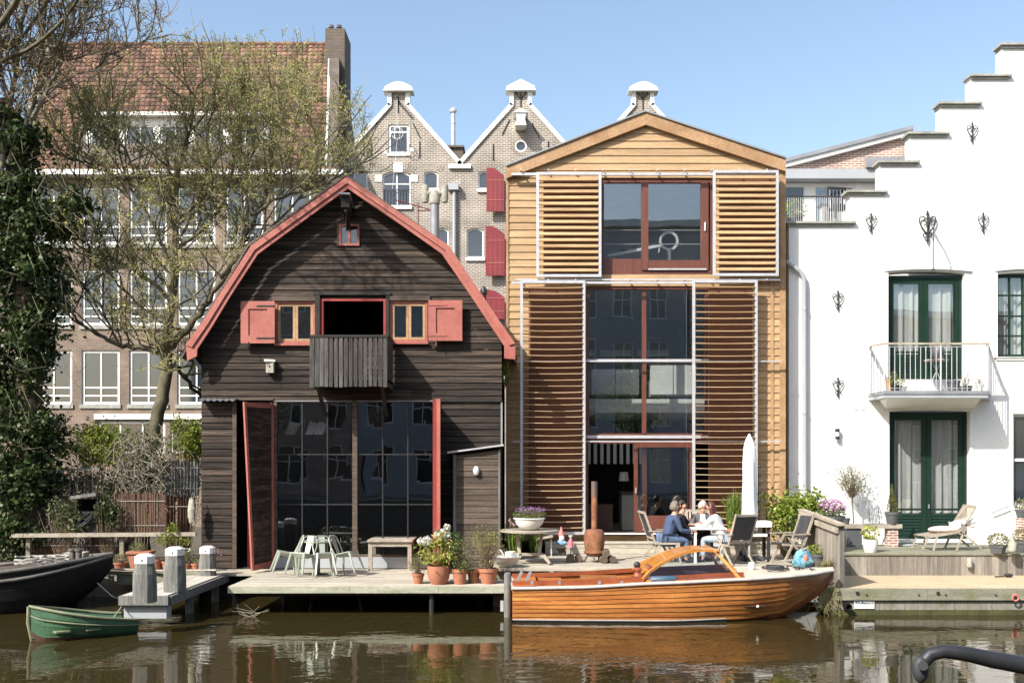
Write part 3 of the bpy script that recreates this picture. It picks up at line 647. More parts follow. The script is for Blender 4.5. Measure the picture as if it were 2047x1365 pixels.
    # balcony
    Y0 = YB-.9; X0, X1, Z0, Z1 = X(619, Y0), X(776, Y0), Z(773, Y0), Z(673, Y0); bo = MB()
    bo.box(X0, X1, Y0+.03, YB-.03, Z0+.1, Z0+.16); bo.bar((X0-.0, Y0+.03, Z1+.015), (X1+.0, Y0+.03, Z1+.015), .09, .05); bo.bar((X0+.03, Y0+.08, Z1+.015), (X0+.03, YB-.03, Z1+.015), .08, .05); bo.bar((X1-.03, Y0+.08, Z1+.015), (X1-.03, YB-.03, Z1+.015), .08, .05)
    bo = bo.build('balcony', M['black'], t)
    mb = MB(); n = 16
    for i in range(n):
        a = X0+(X1-X0)*i/n; wd = (X1-X0)/n-(.024 if i > 2 else .010)+random.uniform(-.008, .004); mb.box(a, a+wd, Y0, Y0+.022, Z0+random.uniform(-.012, .012), Z1-.012)
    for xx in (X0, X1-.022):
        for i in range(8): yy = Y0+.03+(YB-.05-Y0-.03)*i/8; mb.box(xx, xx+.022, yy, yy+.09, Z0, Z1-.012)
    mb.build('balusters', M['balw'], bo)
    mb = MB(); 
    for zz in (Z0+.22, Z1-.16): mb.box(X0+.04, X1-.04, Y0+.028, Y0+.07, zz, zz+.07)
    mb.box(X0+.32, X1-.5, Y0+.034, Y0+.05, Z0+.3, Z1-.17)
    mb.build('backing_rail', M['red'], bo)
    mb = MB()
    for xx in (X0+.15, X1-.15): mb.bar((xx, Y0+.1, Z0+.05), (xx, YB, Z0-.55), .07, .07); mb.box(xx-.04, xx+.04, Y0+.05, YB, Z0+.02, Z0+.098)
    mb.build('bracket', M['black'], bo)
    # big glazed front
    X0, X1, Z0, Z1 = x(548), x(872), z(1112), z(800); xm = x(710)
    o = MB(); o.box(xm-.055, xm+.055, YB-.06, YB+.06, Z0, Z1); o.box(X0, X0+.07, YB-.05, YB+.05, Z0, Z1); o.box(X1-.07, X1, YB-.05, YB+.05, Z0, Z1)
    for a, b in ((X0+.07, xm-.055), (xm+.055, X1-.07)): o.box(a, b, YB-.04, YB+.04, Z1-.05, Z1); o.box(a, b, YB-.04, YB+.04, Z0, Z0+.05)
    o = o.build('glazed_front', M['shed'], t)
    mb = MB()
    for a, b in ((X0+.07, xm-.055), (xm+.055, X1-.07)):
        for f in (1/3, 2/3): mb.box(a+(b-a)*f-.014, a+(b-a)*f+.014, YB-.025, YB+.012, Z0+.05, Z1-.05)
        for py in (908, 1008): mb.box(a, b, YB-.022, YB+.009, z(py)-.014, z(py)+.014)
    mb.build('glazing_bar', M['iron'], o)
    mb = MB()
    for a, b in ((X0+.07, xm-.055), (xm+.055, X1-.07)):
        for i in range(3):
            for zz0, zz1 in ((Z0+.05, z(1008)), (z(1008), z(908)), (z(908), Z1-.05)):
                a0 = a+(b-a)*i/3; b0 = a+(b-a)*(i+1)/3; j = [random.uniform(-.002, .002) for _ in range(4)]
                mb.add([(a0, YB+.016+j[0], zz0), (b0, YB+.016+j[1], zz0), (b0, YB+.016+j[2], zz1), (a0, YB+.016+j[3], zz1)], [(0, 1, 2, 3)])
    mb.build('pane', M['glassb'], o)
    MB().box(X0, xm-.056, YB-.062, YB-.045, Z1-.03, Z1-.01).build('top_strip', M['lead'], o)
    MB().box(xm+.056, X1, YB-.062, YB-.045, Z1-.03, Z1-.01).build('top_strip', M['lead'], o)
    MB().box(X0-.02, X1+.02, YB-.07, YB+.05, zg, Z0-.004).build('plinth', M['greyp'], t)
    # doors: left leaf ajar with red frame, right leaf folded open
    L0 = Vector((x(547), YB-.08, z(806))); 
    q = [P(487, 803, YB-.95), P(546, 806, YB-.08), Vector((x(548), YB-.08, .62)), G(506, 1146, .6)]
    q[3].y = YB-.95; q[3] = Vector((X(504, YB-.95), YB-.95, .6))
    def leafp(u, v, off=0):
        top = q[0].lerp(q[1], u); bot = q[3].lerp(q[2], u); p = bot.lerp(top, v); n = Vector((.84, -.55, 0)); return p+n*off
    mb = MB()
    def lbar(u0, v0, u1, v1, w_, h=.06, off=0): mb.bar(leafp(u0, v0, off), leafp(u1, v1, off), w_, h, (0, 0, 1) if abs(v0-v1) < .01 else (.84, -.55, 0))
    mb.bar(leafp(.03, 0), leafp(.03, 1), .06, .05, (.84, -.55, 0)); mb.bar(leafp(.96, 0), leafp(.96, 1), .06, .05, (.84, -.55, 0)); mb.bar(leafp(.08, .985), leafp(.92, .985), .05, .09); mb.bar(leafp(.08, .015), leafp(.92, .015), .05, .12)
    o = mb.build('barn_door', M['red'], t)
    mb = MB()
    for i in range(26):
        v0, v1 = .03+i*.94/26, .03+(i+1)*.94/26-.004
        mb.add([leafp(.06, v0, -.01), leafp(.94, v0, -.01), leafp(.94, v1+.004, -.0), leafp(.06, v1+.004, -.0)], [(0, 1, 2, 3)])
    mb.build('door_boards', M['barn'], o)
    MB().box(x(490), x(530), YB+.18, YB+.2, zg, z(803)).build('inner_door', M['bred'], t)
    mb = MB(); mb.box(x(466), x(474), YB-.06, YB+.0, zg, z(800)); mb.box(x(470), x(548), YB-.09, YB-.03, z(800), z(796)); mb.build('door_jamb', M['shed'], t)
    a = Vector((x(872), YB-.06, 0)); b = Vector((X(876, YB-1.2), YB-1.2, 0)); zt0, zt1 = z(803), Z(797, YB-1.2)
    mb = MB(); mb.add([a+Vector((0, 0, .6)), b+Vector((0, 0, .6)), b+Vector((0, 0, zt1)), a+Vector((0, 0, zt1)), a+Vector((-.07, 0, .6)), b+Vector((-.07, 0, .6)), b+Vector((-.07, 0, zt1)), a+Vector((-.07, 0, zt1))],
        [(0, 1, 2, 3), (7, 6, 5, 4), (1, 5, 6, 2), (3, 2, 6, 7), (0, 4, 5, 1), (0, 3, 7, 4)]); o = mb.build('barn_door', M['bred'], t)
    MB().box(x(866), x(873.5), YB-.12, YB-.062, .6, z(799)).build('door_stile', M['shed'], o)
    MB().box(b.x-.03, b.x+.045, b.y-.03, b.y-.002, .6, zt1).build('door_edge', M['red'], o)
    # right lower cladding trims, corrugated strip, interior
    MB().box(x(872)+.02, xr, YB-.06, YB-.024, z(803), z(797)).build('ledge', M['black'], t)
    mb = MB(); vs = []; n = 28
    for i in range(n+1):
        xx = x(403)+(x(478)-x(403))*i/n; zz = z(799)+.018*math.sin(i*1.4); vs += [(xx, YB-.3, zz-.04), (xx, YB-.02, zz+.02)]
    mb.add(vs, [(2*i, 2*i+2, 2*i+3, 2*i+1) for i in range(n)]); mb.build('corrugated_canopy', M['lead'], t)
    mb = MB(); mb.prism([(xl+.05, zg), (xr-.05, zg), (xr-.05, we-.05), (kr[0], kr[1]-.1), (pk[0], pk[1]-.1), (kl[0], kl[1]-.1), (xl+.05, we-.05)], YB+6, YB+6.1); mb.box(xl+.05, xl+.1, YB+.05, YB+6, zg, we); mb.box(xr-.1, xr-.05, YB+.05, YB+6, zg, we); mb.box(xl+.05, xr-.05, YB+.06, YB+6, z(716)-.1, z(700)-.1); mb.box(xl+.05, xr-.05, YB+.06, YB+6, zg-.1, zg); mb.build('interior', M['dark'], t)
    # brace under left eave, conduit
    mb = MB(); mb.bar(P(386, 715, YB-.1), P(401, 738, YB-.02), .06, .06); mb.build('eave_brace', M['lead'], t)
    MB().box(x(1001), x(1004.5), YB-.04, YB, z(890), z(803)).build('corner_strip', M['lead'], t)
    return t
build_barn()
# bird box
t = thing('bird_box', 'small pale nest box left of the wooden balcony on the black wall', 'bird box', P(539, 745, YB-.02))
MB().box(X(532, YB-.15), X(547, YB-.15), YB-.17, YB-.024, Z(745, YB-.15), Z(724, YB-.15)).build('box', M['statue'], t)
mb = MB(); mb.bar(P(539, 722, YB-.2), P(539, 719, YB), .24, .02); mb.build('lid', M['wtrim'], t)
MB().tube([P(539, 732, YB-.178), P(539, 732, YB-.165)], .022, 10).build('hole', M['dark'], t)
# shed in front of the barn
def build_shed():
    Ys = YB-.75; x = lambda p: X(p, Ys); z = lambda p: Z(p, Ys)
    t = thing('lean_to_shed', 'small grey-brown board shed with sloping roof against the black boathouse', 'shed', (x(955), Ys, .56))
    mb = MB(); xl, xr = x(912), x(996); sl = lambda zz: (xl, xr)
    clad(mb, .56, z(912), .128, Ys, sl, (), .012, .006); mb.add([(xl, Ys, z(912)), (xr, Ys, z(912)), (xr, Ys, z(900)), (xl, Ys, z(910))], [(0, 1, 2, 3)])
    mb.build('wall', M['shed'], t)
    mb = MB(); mb.box(x(906), xl, Ys-.03, Ys+.05, .56, z(908)); mb.box(xr, x(1000), Ys-.03, Ys+.05, .56, z(898)); mb.build('corner_post', M['post'], t)
    mb = MB(); mb.box(x(907), x(908), Ys+.05, YB-.03, .56, z(908)); mb.box(x(999), x(1000), Ys+.05, YB-.03, .56, z(898)); mb.build('side_wall', M['black'], t)
    mb = MB(); A, B = Vector((x(895), 0, z(906))), Vector((x(1007), 0, z(891))); u = Vector((0, 0, .035)); y0, y1 = Vector((0, Ys-.12, 0)), Vector((0, YB-.03, 0))
    mb.add([A+y0, B+y0, B+y1, A+y1, A+y0+u, B+y0+u, B+y1+u, A+y1+u], [(3, 2, 1, 0), (4, 5, 6, 7), (0, 1, 5, 4), (1, 2, 6, 5), (2, 3, 7, 6), (3, 0, 4, 7)]); mb.build('roof', M['alu'], t)
    t = thing('bulkhead_lamp', 'oval white bulkhead lamp on the board shed', 'lamp', P(952, 941, Ys-.05))
    mb = MB(); mb.ball(P(952, 941, Ys-.06), .065, .06, .1, 12, 8); mb.build('lens', M['enamel'], t)
    mb = MB(); mb.ball(P(952, 941, Ys-.025), .075, .03, .11, 12, 8); mb.build('base', M['lead'], t)
build_shed()
# hanging lamps inside the barn
for i, (px, lab) in enumerate(((582, 'leftmost'), (622, 'middle'), (640, 'rightmost'))):
    Y = YB+1.2; c = P(px, 855, Y); t = thing('pendant_lamp', lab+' of the three white paper lamps hanging inside the glazed boathouse', 'lamp', c, 0, 'paper lamps inside the boathouse')
    mb = MB(); mb.add([c+Vector((-.13, -.05, -.16)), c+Vector((.05, -.05, -.16)), c+Vector((.17, 0, .1)), c+Vector((-.03, 0, .16)), c+Vector((-.11, .12, -.14)), c+Vector((.07, .12, -.14)), c+Vector((.19, .12, .08)), c+Vector((0, .12, .14))],
        [(0, 1, 2, 3), (7, 6, 5, 4), (0, 4, 5, 1), (1, 5, 6, 2), (2, 6, 7, 3), (3, 7, 4, 0)]); mb.build('shade', M['enamel'], t)
    MB().tube([c+Vector((.05, .05, .14)), c+Vector((.05, .05, .55))], .004, 4).build('cord', M['iron'], t)
# ================================================================ WHITE HOUSE
YW = 23.0
def wavy(mb, x0, x1, z0, z1, y, amp=.035, freq=26, n=60, seed=0):
    r = random.Random(seed); ph = r.uniform(0, 6); vs = []
    for i in range(n+1):
        xx = x0+(x1-x0)*i/n; a = amp*(math.sin(xx*freq+ph)+.5*math.sin(xx*freq*1.7+ph*2)+.3*math.sin(xx*freq*.4)); vs += [(xx, y+a, z0), (xx, y+a*.6, z1)]
    mb.add(vs, [(2*i, 2*i+2, 2*i+3, 2*i+1) for i in range(n)])
def build_white():
    x = lambda p: X(p, YW); z = lambda p: Z(p, YW); zg = .96
    t = thing('white_house', 'white rendered canal house with stepped gable and dark green doors', 'house', (x(1850), YW, zg))
    st = [(1577, 1100), (1577, 450), (1700, 450), (1700, 388), (1759, 388), (1759, 330), (1819, 330), (1819, 271), (1881, 271), (1881, 212), (1941, 212), (1941, 155), (2003, 155), (2003, 95)]
    mir = [(4126-a, b) for a, b in reversed(st)]
    loop = [(x(a), z(b)) for a, b in st+mir]; loop[0] = (loop[0][0], zg-.6); loop[-1] = (loop[-1][0], zg-.6)
    h1 = arch(x(1775), x(1928), z(782), z(542), .05); h2 = arch(x(1777), x(1938), z(1080), z(820), .03)
    h3 = arch(x(1993), x(2102), z(713), z(545), .04); h4 = rect(x(2024), x(2110), z(1012), z(827))
    MB().plate([loop, h1, h2, h3, h4], YW, YW+.3).build('gable_wall', M['white'], t)
    mb = MB(); mb.box(x(1579), x(2540), YW+.31, YW+3.4, zg-.6, z(1084)); mb.box(x(1579), x(1583), YW+.31, YW+3.4, zg, z(452)); mb.box(x(1579), x(1820), YW+.31, YW+3.4, z(456), z(452)); mb.box(x(1579), x(2540), YW+3.4, YW+3.5, zg, z(452)); mb.build('side_wall', M['white'], t)
    mb = MB(); mb.prism([(x(1890), z(440)), (x(2236), z(440)), (x(2063), z(150))], YW+.31, YW+9); mb.build('roof', M['brkd'], t)
    mb = MB()
    for a, b, c in ((1568, 1709, 444), (1690, 1772, 382), (1753, 1836, 323), (1812, 1896, 266), (1874, 1960, 206), (1936, 2020, 151), (1997, 2129, 89)):
        for s in (0, 1):
            if s and a == 1997: continue
            A, B = (x(a), x(b)) if not s else (x(4126-b), x(4126-a)); zt = z(c)+.0
            mb = MB(); mb.box(A, B, YW-.10, YW+.32, zt-.05, zt); mb.box(A+.06, B-.06, YW-.05, YW+.31, zt-.11, zt-.05); mb.build('coping', M['stone'], t)
    # pigeon spikes
    mb = MB()
    for a, b, c in ((1690, 1745, 382), (1753, 1812, 323), (1816, 1874, 266), (1880, 1936, 206), (1940, 1997, 151), (2000, 2047, 89)):
        n = int((b-a)/3)
        for k in range(n): p = P(a+k*3+2, c, YW-.02); mb.tube([p, p+Vector((random.uniform(-.03, .03), random.uniform(-.04, .04), .13))], .0028, 3, False)
    mb.build('pigeon_spikes', M['alu'], t)
    # upper french door
    def door(px0, px1, py0, py1, pyp, cur, deep, name):
        X0, X1, Z0, Z1 = x(px0), x(px1), z(py1), z(py0); y = YW+deep; xm = (X0+X1)/2
        o = MB(); o.box(X0, X0+.07, y-.02, y+.08, Z0, Z1); o.box(X1-.07, X1, y-.02, y+.08, Z0, Z1); o.box(X0+.07, X1-.07, y-.02, y+.08, Z1-.08, Z1); o = o.build(name, M['green'], t)
        for s in (0, 1):
            a, b = (X0+.072, xm-.004) if s == 0 else (xm+.004, X1-.072); fw = .11; d = MB()
            frame(d, a, b, Z0+.01, Z1-.082, y, y+.05, fw); zp = z(pyp)
            d.box(a+fw, b-fw, y+.002, y+.048, zp-.03, zp+.02)
            n = int((zp-.03-Z0-.12)/.07)
            for i in range(n):
                zz = Z0+.122+i*.07; d.add([(a+fw, y+.012, zz), (b-fw, y+.012, zz), (b-fw, y+.034, zz+.068), (a+fw, y+.034, zz+.068), (a+fw, y+.04, zz), (b-fw, y+.04, zz)], [(0, 1, 2, 3), (4, 5, 1, 0)])
            l = d.build('door_leaf', M['green'], o)
            m3 = MB(); m3.box(a+fw-.01, b-fw+.01, y+.024, y+.03, zp+.01, Z1-.082-fw+.01); m3.build('pane', M['glass'], o)
            c = MB(); wavy(c, a+fw*(.4 if cur else 1), b-fw*.4, zp-.2, Z1-.1, y+.16, .03, 28, 70, px0+s); c.build('curtain', M['cloth'], o)
            if s: MB().box(a+.03, a+.05, y-.04, y, zp+.02, zp+.12).build('handle', M['lead'], o)
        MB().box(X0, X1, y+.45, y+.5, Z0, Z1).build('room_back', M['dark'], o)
        return o
    o = door(1776, 1927, 549, 757, 702, 1, .14, 'french_door')
    MB().box(x(1776), x(1927), YW+.02, YW+.3, z(782), z(758)).build('door_step', M['wtrim'], o)
    door(1778, 1937, 823, 1077, 1018, 0, .14, 'terrace_door')
    MB().box(x(1775), x(1941), YW-.05, YW+.14, z(1084), z(1077.5)).build('door_sill', M['wtrim'], t)
    # plaster hoods
    mb = MB()
    def hood(a, b, c, d, rise):
        n = 12; lo = [(x(a+(b-a)*i/n), z(d)+rise*math.sin(math.pi*i/n)) for i in range(n+1)]; up = [(p, q+z(c)-z(d)) for p, q in reversed(lo)]
        mb.plate([lo+up], YW-.06, YW-.001)
    hood(1767, 1940, 537, 543, .05); hood(1987, 2110, 538, 543, .05)
    mb.box(x(1767), x(1775)-.002, YW-.03, YW-.001, z(782), z(543)); mb.box(x(1987), x(1993), YW-.03, YW-.001, z(713), z(543))
    mb.box(x(1772), x(1777), YW-.03, YW-.001, z(1080), z(822)); mb.box(x(1938), x(1944), YW-.03, YW-.001, z(1080), z(822)); mb.box(x(2021), x(2024), YW-.03, YW-.001, z(1012), z(822))
    mb.build('plaster_surround', M['white'], t)
    o = window(t, x(1995), x(2102), z(713), z(547), YW+.12, 'green', 'glass', .07, (.27, .52, .76), (.26, .5, .75), .035, .07, .15, 'wtrim')
    c = MB(); wavy(c, x(1997), x(2100), z(713), z(548), YW+.3, .03, 28, 70, 5); c.build('curtain', M['cloth'], o); MB().box(x(1995), x(2102), YW+.5, YW+.52, z(713), z(547)).build('room_back', M['dark'], o)
    o = window(t, x(2026), x(2110), z(1010), z(828), YW+.08, 'wtrim', 'glassd', .05, (), (.5,), .07, .08, .1)
    MB().box(x(1987), x(2110), YW-.04, YW+.1, z(717), z(714)).build('window_ledge', M['stone'], t)
    # wall anchors
    def anchor(c, s, name='wall_anchor'):
        mb = MB(); c = Vector(c)
        def T(pts, r): mb.tube([c+Vector((a*s, -.02-(.02), b*s)) for a, b in pts], r*s, 5)
        T([(0, -.26), (0, .22)], [.012, .02][0] if False else .016)
        for k in (-.2, .0, .14): mb.ball(c+Vector((0, -.04, k*s)), .034*s, .02, .03*s, 8, 5)
        mb.prism([(c.x-.03*s, c.z+.2*s), (c.x+.03*s, c.z+.2*s), (c.x, c.z+.3*s)], c.y-.05, c.y-.02); mb.prism([(c.x-.03*s, c.z-.24*s), (c.x, c.z-.33*s), (c.x+.03*s, c.z-.24*s)], c.y-.05, c.y-.02)
        for sg in (-1, 1):
            T([(0, -.14), (.05*sg, -.1), (.12*sg, .0), (.155*sg, .09), (.14*sg, .16), (.085*sg, .18), (.045*sg, .14), (.055*sg, .09), (.09*sg, .09)], .013)
            T([(0, -.16), (.04*sg, -.13), (.08*sg, -.15), (.07*sg, -.2)], .012)
        return mb.build(name, M['iron'], t, 50)
    for a, b in ((1740, 445), (1964, 445), (1942, 265), (1674, 600), (1674, 773)): anchor(P(a, b, YW), .82)
    o = anchor(P(1853, 453, YW-.02), 1.3, 'hoist_anchor')
    mb = MB(); a = P(1855, 460, YW); b = P(1867, 440, YW-.75)
    mb.tube([a, a.lerp(b, .3)+Vector((0, 0, .12)), a.lerp(b, .7)+Vector((0, 0, .12)), b, b+Vector((0, -.03, -.1))], .022, 6); mb.tube([b, P(1866, 538, YW-.75)], .011, 5)
    c = P(1866, 540, YW-.75); mb.tube([c+Vector((.035*math.cos(k), 0, .035*math.sin(k))) for k in np.linspace(1.6, 7.8, 10)], .009, 5); mb.tube([a+Vector((0, 0, .25)), a.lerp(b, .6)+Vector((0, 0, .13))], .014, 5); mb.build('hoist_hook', M['iron'], o)
    # vents, little cable
    mb = MB()
    for a in (1707, 1720):
        mb.box(x(a), x(a+9), YW-.012, YW-.001, z(820), z(796))
        for k in range(8): mb.box(x(a)+.01, x(a+9)-.01, YW-.02, YW-.013, z(819)+k*.034, z(819)+k*.034+.012)
    mb.build('air_vent', M['wtrim'], t)
    # downpipe
    mb = MB(); Y = YW-.1; pts = [P(1571, 522, Y), P(1577, 528, Y), P(1598, 541, Y), P(1606, 552, Y), P(1608, 570, Y), P(1609, 1075, Y)]
    mb.tube(pts, .055, 10); 
    for py in (618, 826): mb.tube([P(1608.5, py-2, Y), P(1608.5, py+2, Y)], .066, 10)
    mb.build('downpipe', M['greyp'], t, 60)
    return t
build_white()
YBL = YW-.95
def balcony():
    x = lambda p: X(p, YBL); zf = Z(781, YBL); zb = Z(795, YBL)
    t = thing('steel_balcony', 'curved steel balcony with wooden handrail on the white house', 'balcony', (x(1870), YW, zb))
    xl, xr = x(1768), x(1975); wl, wr = X(1757, YW), X(1958, YW)
    def slab(l, r, y0, L, R_, z0, z1):
        return [(l, y0, z0), (r, y0, z0), (R_, YW-.003, z0), (L, YW-.003, z0), (l, y0, z1), (r, y0, z1), (R_, YW-.003, z1), (L, YW-.003, z1)]
    fs = [(3, 2, 1, 0), (4, 5, 6, 7), (0, 1, 5, 4), (1, 2, 6, 5), (2, 3, 7, 6), (3, 0, 4, 7)]
    MB().add(slab(xl, xr, YBL, wl-.25, wr+.25, zb, zb+.08), fs).build('slab', M['greyp'], t)
    MB().add(slab(xl-.02, xr+.02, YBL-.02, wl-.26, wr+.26, zb+.083, zf), fs).build('edge_beam', M['lead'], t)
    MB().add([(xl+.1, YBL+.1, zb-.001), (xr-.1, YBL+.1, zb-.001), (wr, YW-.003, zb-.001), (wl, YW-.003, zb-.001), (wr-.15, YW-.003, zb-.2), (wl+.15, YW-.003, zb-.2)], [(0, 3, 2, 1), (0, 1, 4, 5), (1, 2, 4), (0, 5, 3)]).build('bracket', M['white'], t)
    zt = Z(687, YBL); pts = [Vector((wl-.22, YW-.02, 0)), Vector((xl-.17, YBL+.35, 0)), Vector((xl, YBL, 0)), Vector((xr, YBL, 0)), Vector((xr+.16, YBL+.35, 0)), Vector((wr+.22, YW-.02, 0))]
    mb = MB(); 
    for a, b in zip(pts, pts[1:]): mb.bar(a+Vector((0, 0, zt)), b+Vector((0, 0, zt)), .05, .045)
    mb.build('handrail', M['teak'], t)
    mb = MB(); 
    for a, b in zip(pts, pts[1:]):
        mb.bar(a+Vector((0, 0, zt-.07)), b+Vector((0, 0, zt-.07)), .025, .012); mb.bar(a+Vector((0, 0, zf+.06)), b+Vector((0, 0, zf+.06)), .025, .012)
        n = max(2, int((b-a).length/.115))
        for i in range(n+1): p = a.lerp(b, i/n); mb.tube([p+Vector((0, 0, zf)), p+Vector((0, 0, zt-.06))], .009, 5)
    mb.build('balusters', M['alu'], t)
    mb = MB(); m = pts[2].lerp(pts[3], .545)
    for p in (pts[2], pts[3], m, pts[0], pts[5]): mb.tube([p+Vector((0, 0, zf-.02)), p+Vector((0, 0, zt-.02))], .02, 8)
    mb.build('posts', M['alu'], t)
    return zf
ZBF = balcony()
# balcony items
def potp(px, py, z, r, h, mt, label, cat='pot plant', top=None, Y=None, name='potted_plant', rim=True, group=None, taper=.72, n=18, sq=False):
    c = G(px, py, z) if Y is None else Vector((X(px, Y), Y, z))
    t = thing(name, label, cat, c, 0, group); mb = MB()
    k = 4 if sq else n
    if rim: mb.lathe([(r*taper, 0), (r*.95, h*.78), (r*1.04, h*.78), (r*1.06, h), (r*.93, h), (r*.9, h*.86), (0.01, h*.86)], c, k)
    else: mb.lathe([(r*taper, 0), (r*.9, h*.3), (r, h*.7), (r, h), (r*.9, h), (r*.88, h*.9), (.01, h*.9)], c, k)
    o = mb.build('pot', M[mt], t, 40)
    MB().lathe([(r*.9, h*.862), (.01, h*.9)], c, k).build('soil', M['soil'], t)
    return t, c+Vector((0, 0, h*.9))
Yb = YBL+.35
t, c = potp(1779, 0, ZBF, .09, .3, 'tanv', 'tall tan pot at the left end of the balcony', 'flower pot', Y=Yb, name='flower_pot')
t, c = potp(1793, 0, ZBF, .11, .14, 'blackc', 'bushy plant in a black pot behind the balcony railing, left end', Y=Yb-.1)
plant('x', '', '', c, [('bush', cloud(160, c+Vector((0, 0, .1)), (.2, .12, .12)), .06, .5), ('dry', cloud(60, c+Vector((-.08, 0, .22)), (.1, .08, .14)), .06, .5)], 14, parent=t)
potp(1806, 0, ZBF, .08, .12, 'greyp', 'empty pale grey pot on the balcony', 'flower pot', Y=Yb-.12, name='flower_pot')
t, c = potp(1906, 0, ZBF, .14, .26, 'greypot', 'black pot in the middle of the balcony, right of the bistro table', Y=Yb-.05)
t, c = potp(1930, 0, ZBF, .16, .13, 'greypot', 'wide black bowl of thin upright twigs on the balcony', Y=Yb-.05)
plant('x', '', '', c, [('herb', cloud(120, c+Vector((0, 0, .16)), (.2, .1, .18)), .045, .35)], 26, parent=t)
t, c = potp(1958, 0, ZBF, .1, .18, 'enamel', 'white ribbed pot at the right end of the balcony', Y=Yb-.1)
plant('x', '', '', c, [('olive', cloud(60, c+Vector((0, 0, .14)), (.12, .08, .18)), .05, .35)], 14, parent=t)
t = thing('bistro_table', 'small folding bistro table on the balcony', 'table', (X(1872, Yb+.1), Yb+.1, ZBF)); c = Vector((X(1872, Yb+.1), Yb+.1, ZBF)); zt = Z(718, Yb)
MB().lathe([(.27, zt-ZBF-.03), (.27, zt-ZBF)], c, 20).build('tabletop', M['teak'], t)
for s in (-1, 1): MB().tube([c+Vector((.22*s, 0, 0)), c+Vector((-.1*s, 0, zt-ZBF-.03))], .01, 5).build('leg', M['alu'], t)
cc = Vector((c.x+.04, c.y, zt)); t = thing('tall_planter', 'grey bowl planter standing on the balcony table', 'planter', cc)
MB().lathe([(.06, 0), (.14, .12), (.15, .22), (.12, .28)], cc, 16).build('bowl', M['greypot'], t, 40)
mb = MB(); mb.quads(leaf_quads(cloud(70, cc+Vector((0, 0, .33)), (.2, .1, .07)), .06)); mb.build('foliage', M['dry'], t)
# wall light on white house
t = thing('wall_light', 'small black and glass cylinder light on the white wall', 'lamp', P(1674, 867, YW))
c = P(1674, 867, YW-.09); mb = MB(); mb.lathe([(.055, .05), (.055, .12)], c, 14); mb.lathe([(.05, -.13), (.05, -.06)], c, 14); mb.box(c.x-.025, c.x+.025, c.y+.03, YW-.001, c.z-.02, c.z+.1); mb.build('housing', M['iron'], t)
MB().lathe([(.045, -.059), (.045, .049)], c, 14).build('lens', M['enamel'], t)
# ---------------------------------------------------------------- grey building behind the white house
YR = 27.5
def build_grey():
    x = lambda p: X(p, YR); z = lambda p: Z(p, YR)
    t = thing('rear_building', 'grey and brick rear building with slanted roof and roof terrace', 'building', (x(1690), YR, .4))
    MB().plate([[(x(1540), z(345)), (x(1834), z(345)), (x(1834), z(272)), (x(1810), z(272))]], YR-.2, YR-.05).build('brick_gable', M['brkr'], t)
    mb = MB(); A, B = (x(1535), z(340)), (x(1815), z(268)); mb.plate([[A, B, (B[0], B[1]-.13), (A[0], A[1]-.13)]], YR-.35, YR-.2); mb.build('verge', M['wtrim'], t)
    mb = MB(); mb.plate([[(A[0], A[1]+.002), (B[0], B[1]+.002), (B[0], B[1]+.11), (A[0], A[1]+.11)]], YR-.4, YR+3); mb.build('roof', M['lead'], t)
    MB().box(x(1540), x(1834), YR-.4, YR+2.8, z(365), z(346)).build('fascia', M['greyp'], t)
    W = MB(); W.plate([rect(x(1540), x(1834), .4, z(366)), rect(x(1567), x(1609), z(450), z(372)), rect(x(1628), x(1688), z(460), z(372))], YR, YR+.15); W.box(x(1540), x(1544), YR+.16, YR+3, .4, z(366)); W.build('wall', M['wtrim'], t)
    window(t, x(1567), x(1609), z(450), z(372), YR+.02, 'wtrim', 'glassd', .03)
    o = window(t, x(1628), x(1688), z(460), z(372), YR+.02, 'wtrim', 'glass', .04, (.52,), (.78,), .04)
    c = MB(); wavy(c, x(1630), x(1686), z(460), z(395), YR+.15, .03, 22, 50, 3); c.build('curtain', M['cloth'], o); MB().box(x(1628), x(1688), YR+.4, YR+.42, z(460), z(372)).build('room_back', M['dark'], o)
    MB().box(x(1720), x(1834), YR-.5, YR-.36, z(345), z(325)).build('gutter_box', M['lead'], t)
build_grey()
Yr = 24.6
t = thing('roof_terrace_railing', 'thin white railing along the roof terrace above the white coping', 'railing', P(1630, 443, Yr))
mb = MB()
for a in np.arange(1566, 1700, 4.3): mb.tube([P(a, 446, Yr), P(a, 394, Yr)], .0065, 4)
mb.build('balusters', M['alu'], t); mb = MB(); mb.bar(P(1564, 393, Yr), P(1700, 393, Yr), .03, .03); mb.bar(P(1564, 445, Yr), P(1700, 445, Yr), .03, .03); mb.build('top_rail', M['iron'], t)
c = P(1588, 446, 25.2); t, c2 = potp(1588, 0, c.z, .2, .12, 'greypot', 'round green bush on the roof terrace', Y=25.2)
plant('x', '', '', c2, [('laurel', cloud(420, c2+Vector((0, 0, .25)), (.36, .3, .3)), .07, .5)], 10, parent=t)
c = P(1676, 446, 25.4); t = thing('slatted_chair', 'dark slatted garden chair on the roof terrace', 'chair', c); mb = MB()
for i in range(7): mb.bar(c+Vector((-.25+i*.09, .0, .3)), c+Vector((-.22+i*.095, .18, .95)), .05, .02, (0, 1, 0))
mb.bar(c+Vector((-.28, 0, .93)), c+Vector((.42, .18, .95)), .05, .05); mb.build('backrest', M['blackc'], t)
mb = MB(); mb.box(c.x-.25, c.x+.3, c.y-.5, c.y, c.z+.32, c.z+.36); mb.build('seat', M['blackc'], t)
for a, b in ((-.25, -.48), (.28, -.48), (-.25, 0), (.28, 0)): MB().bar(c+Vector((a, b, 0)), c+Vector((a, b, .33)), .04, .04).build('leg', M['blackc'], t)
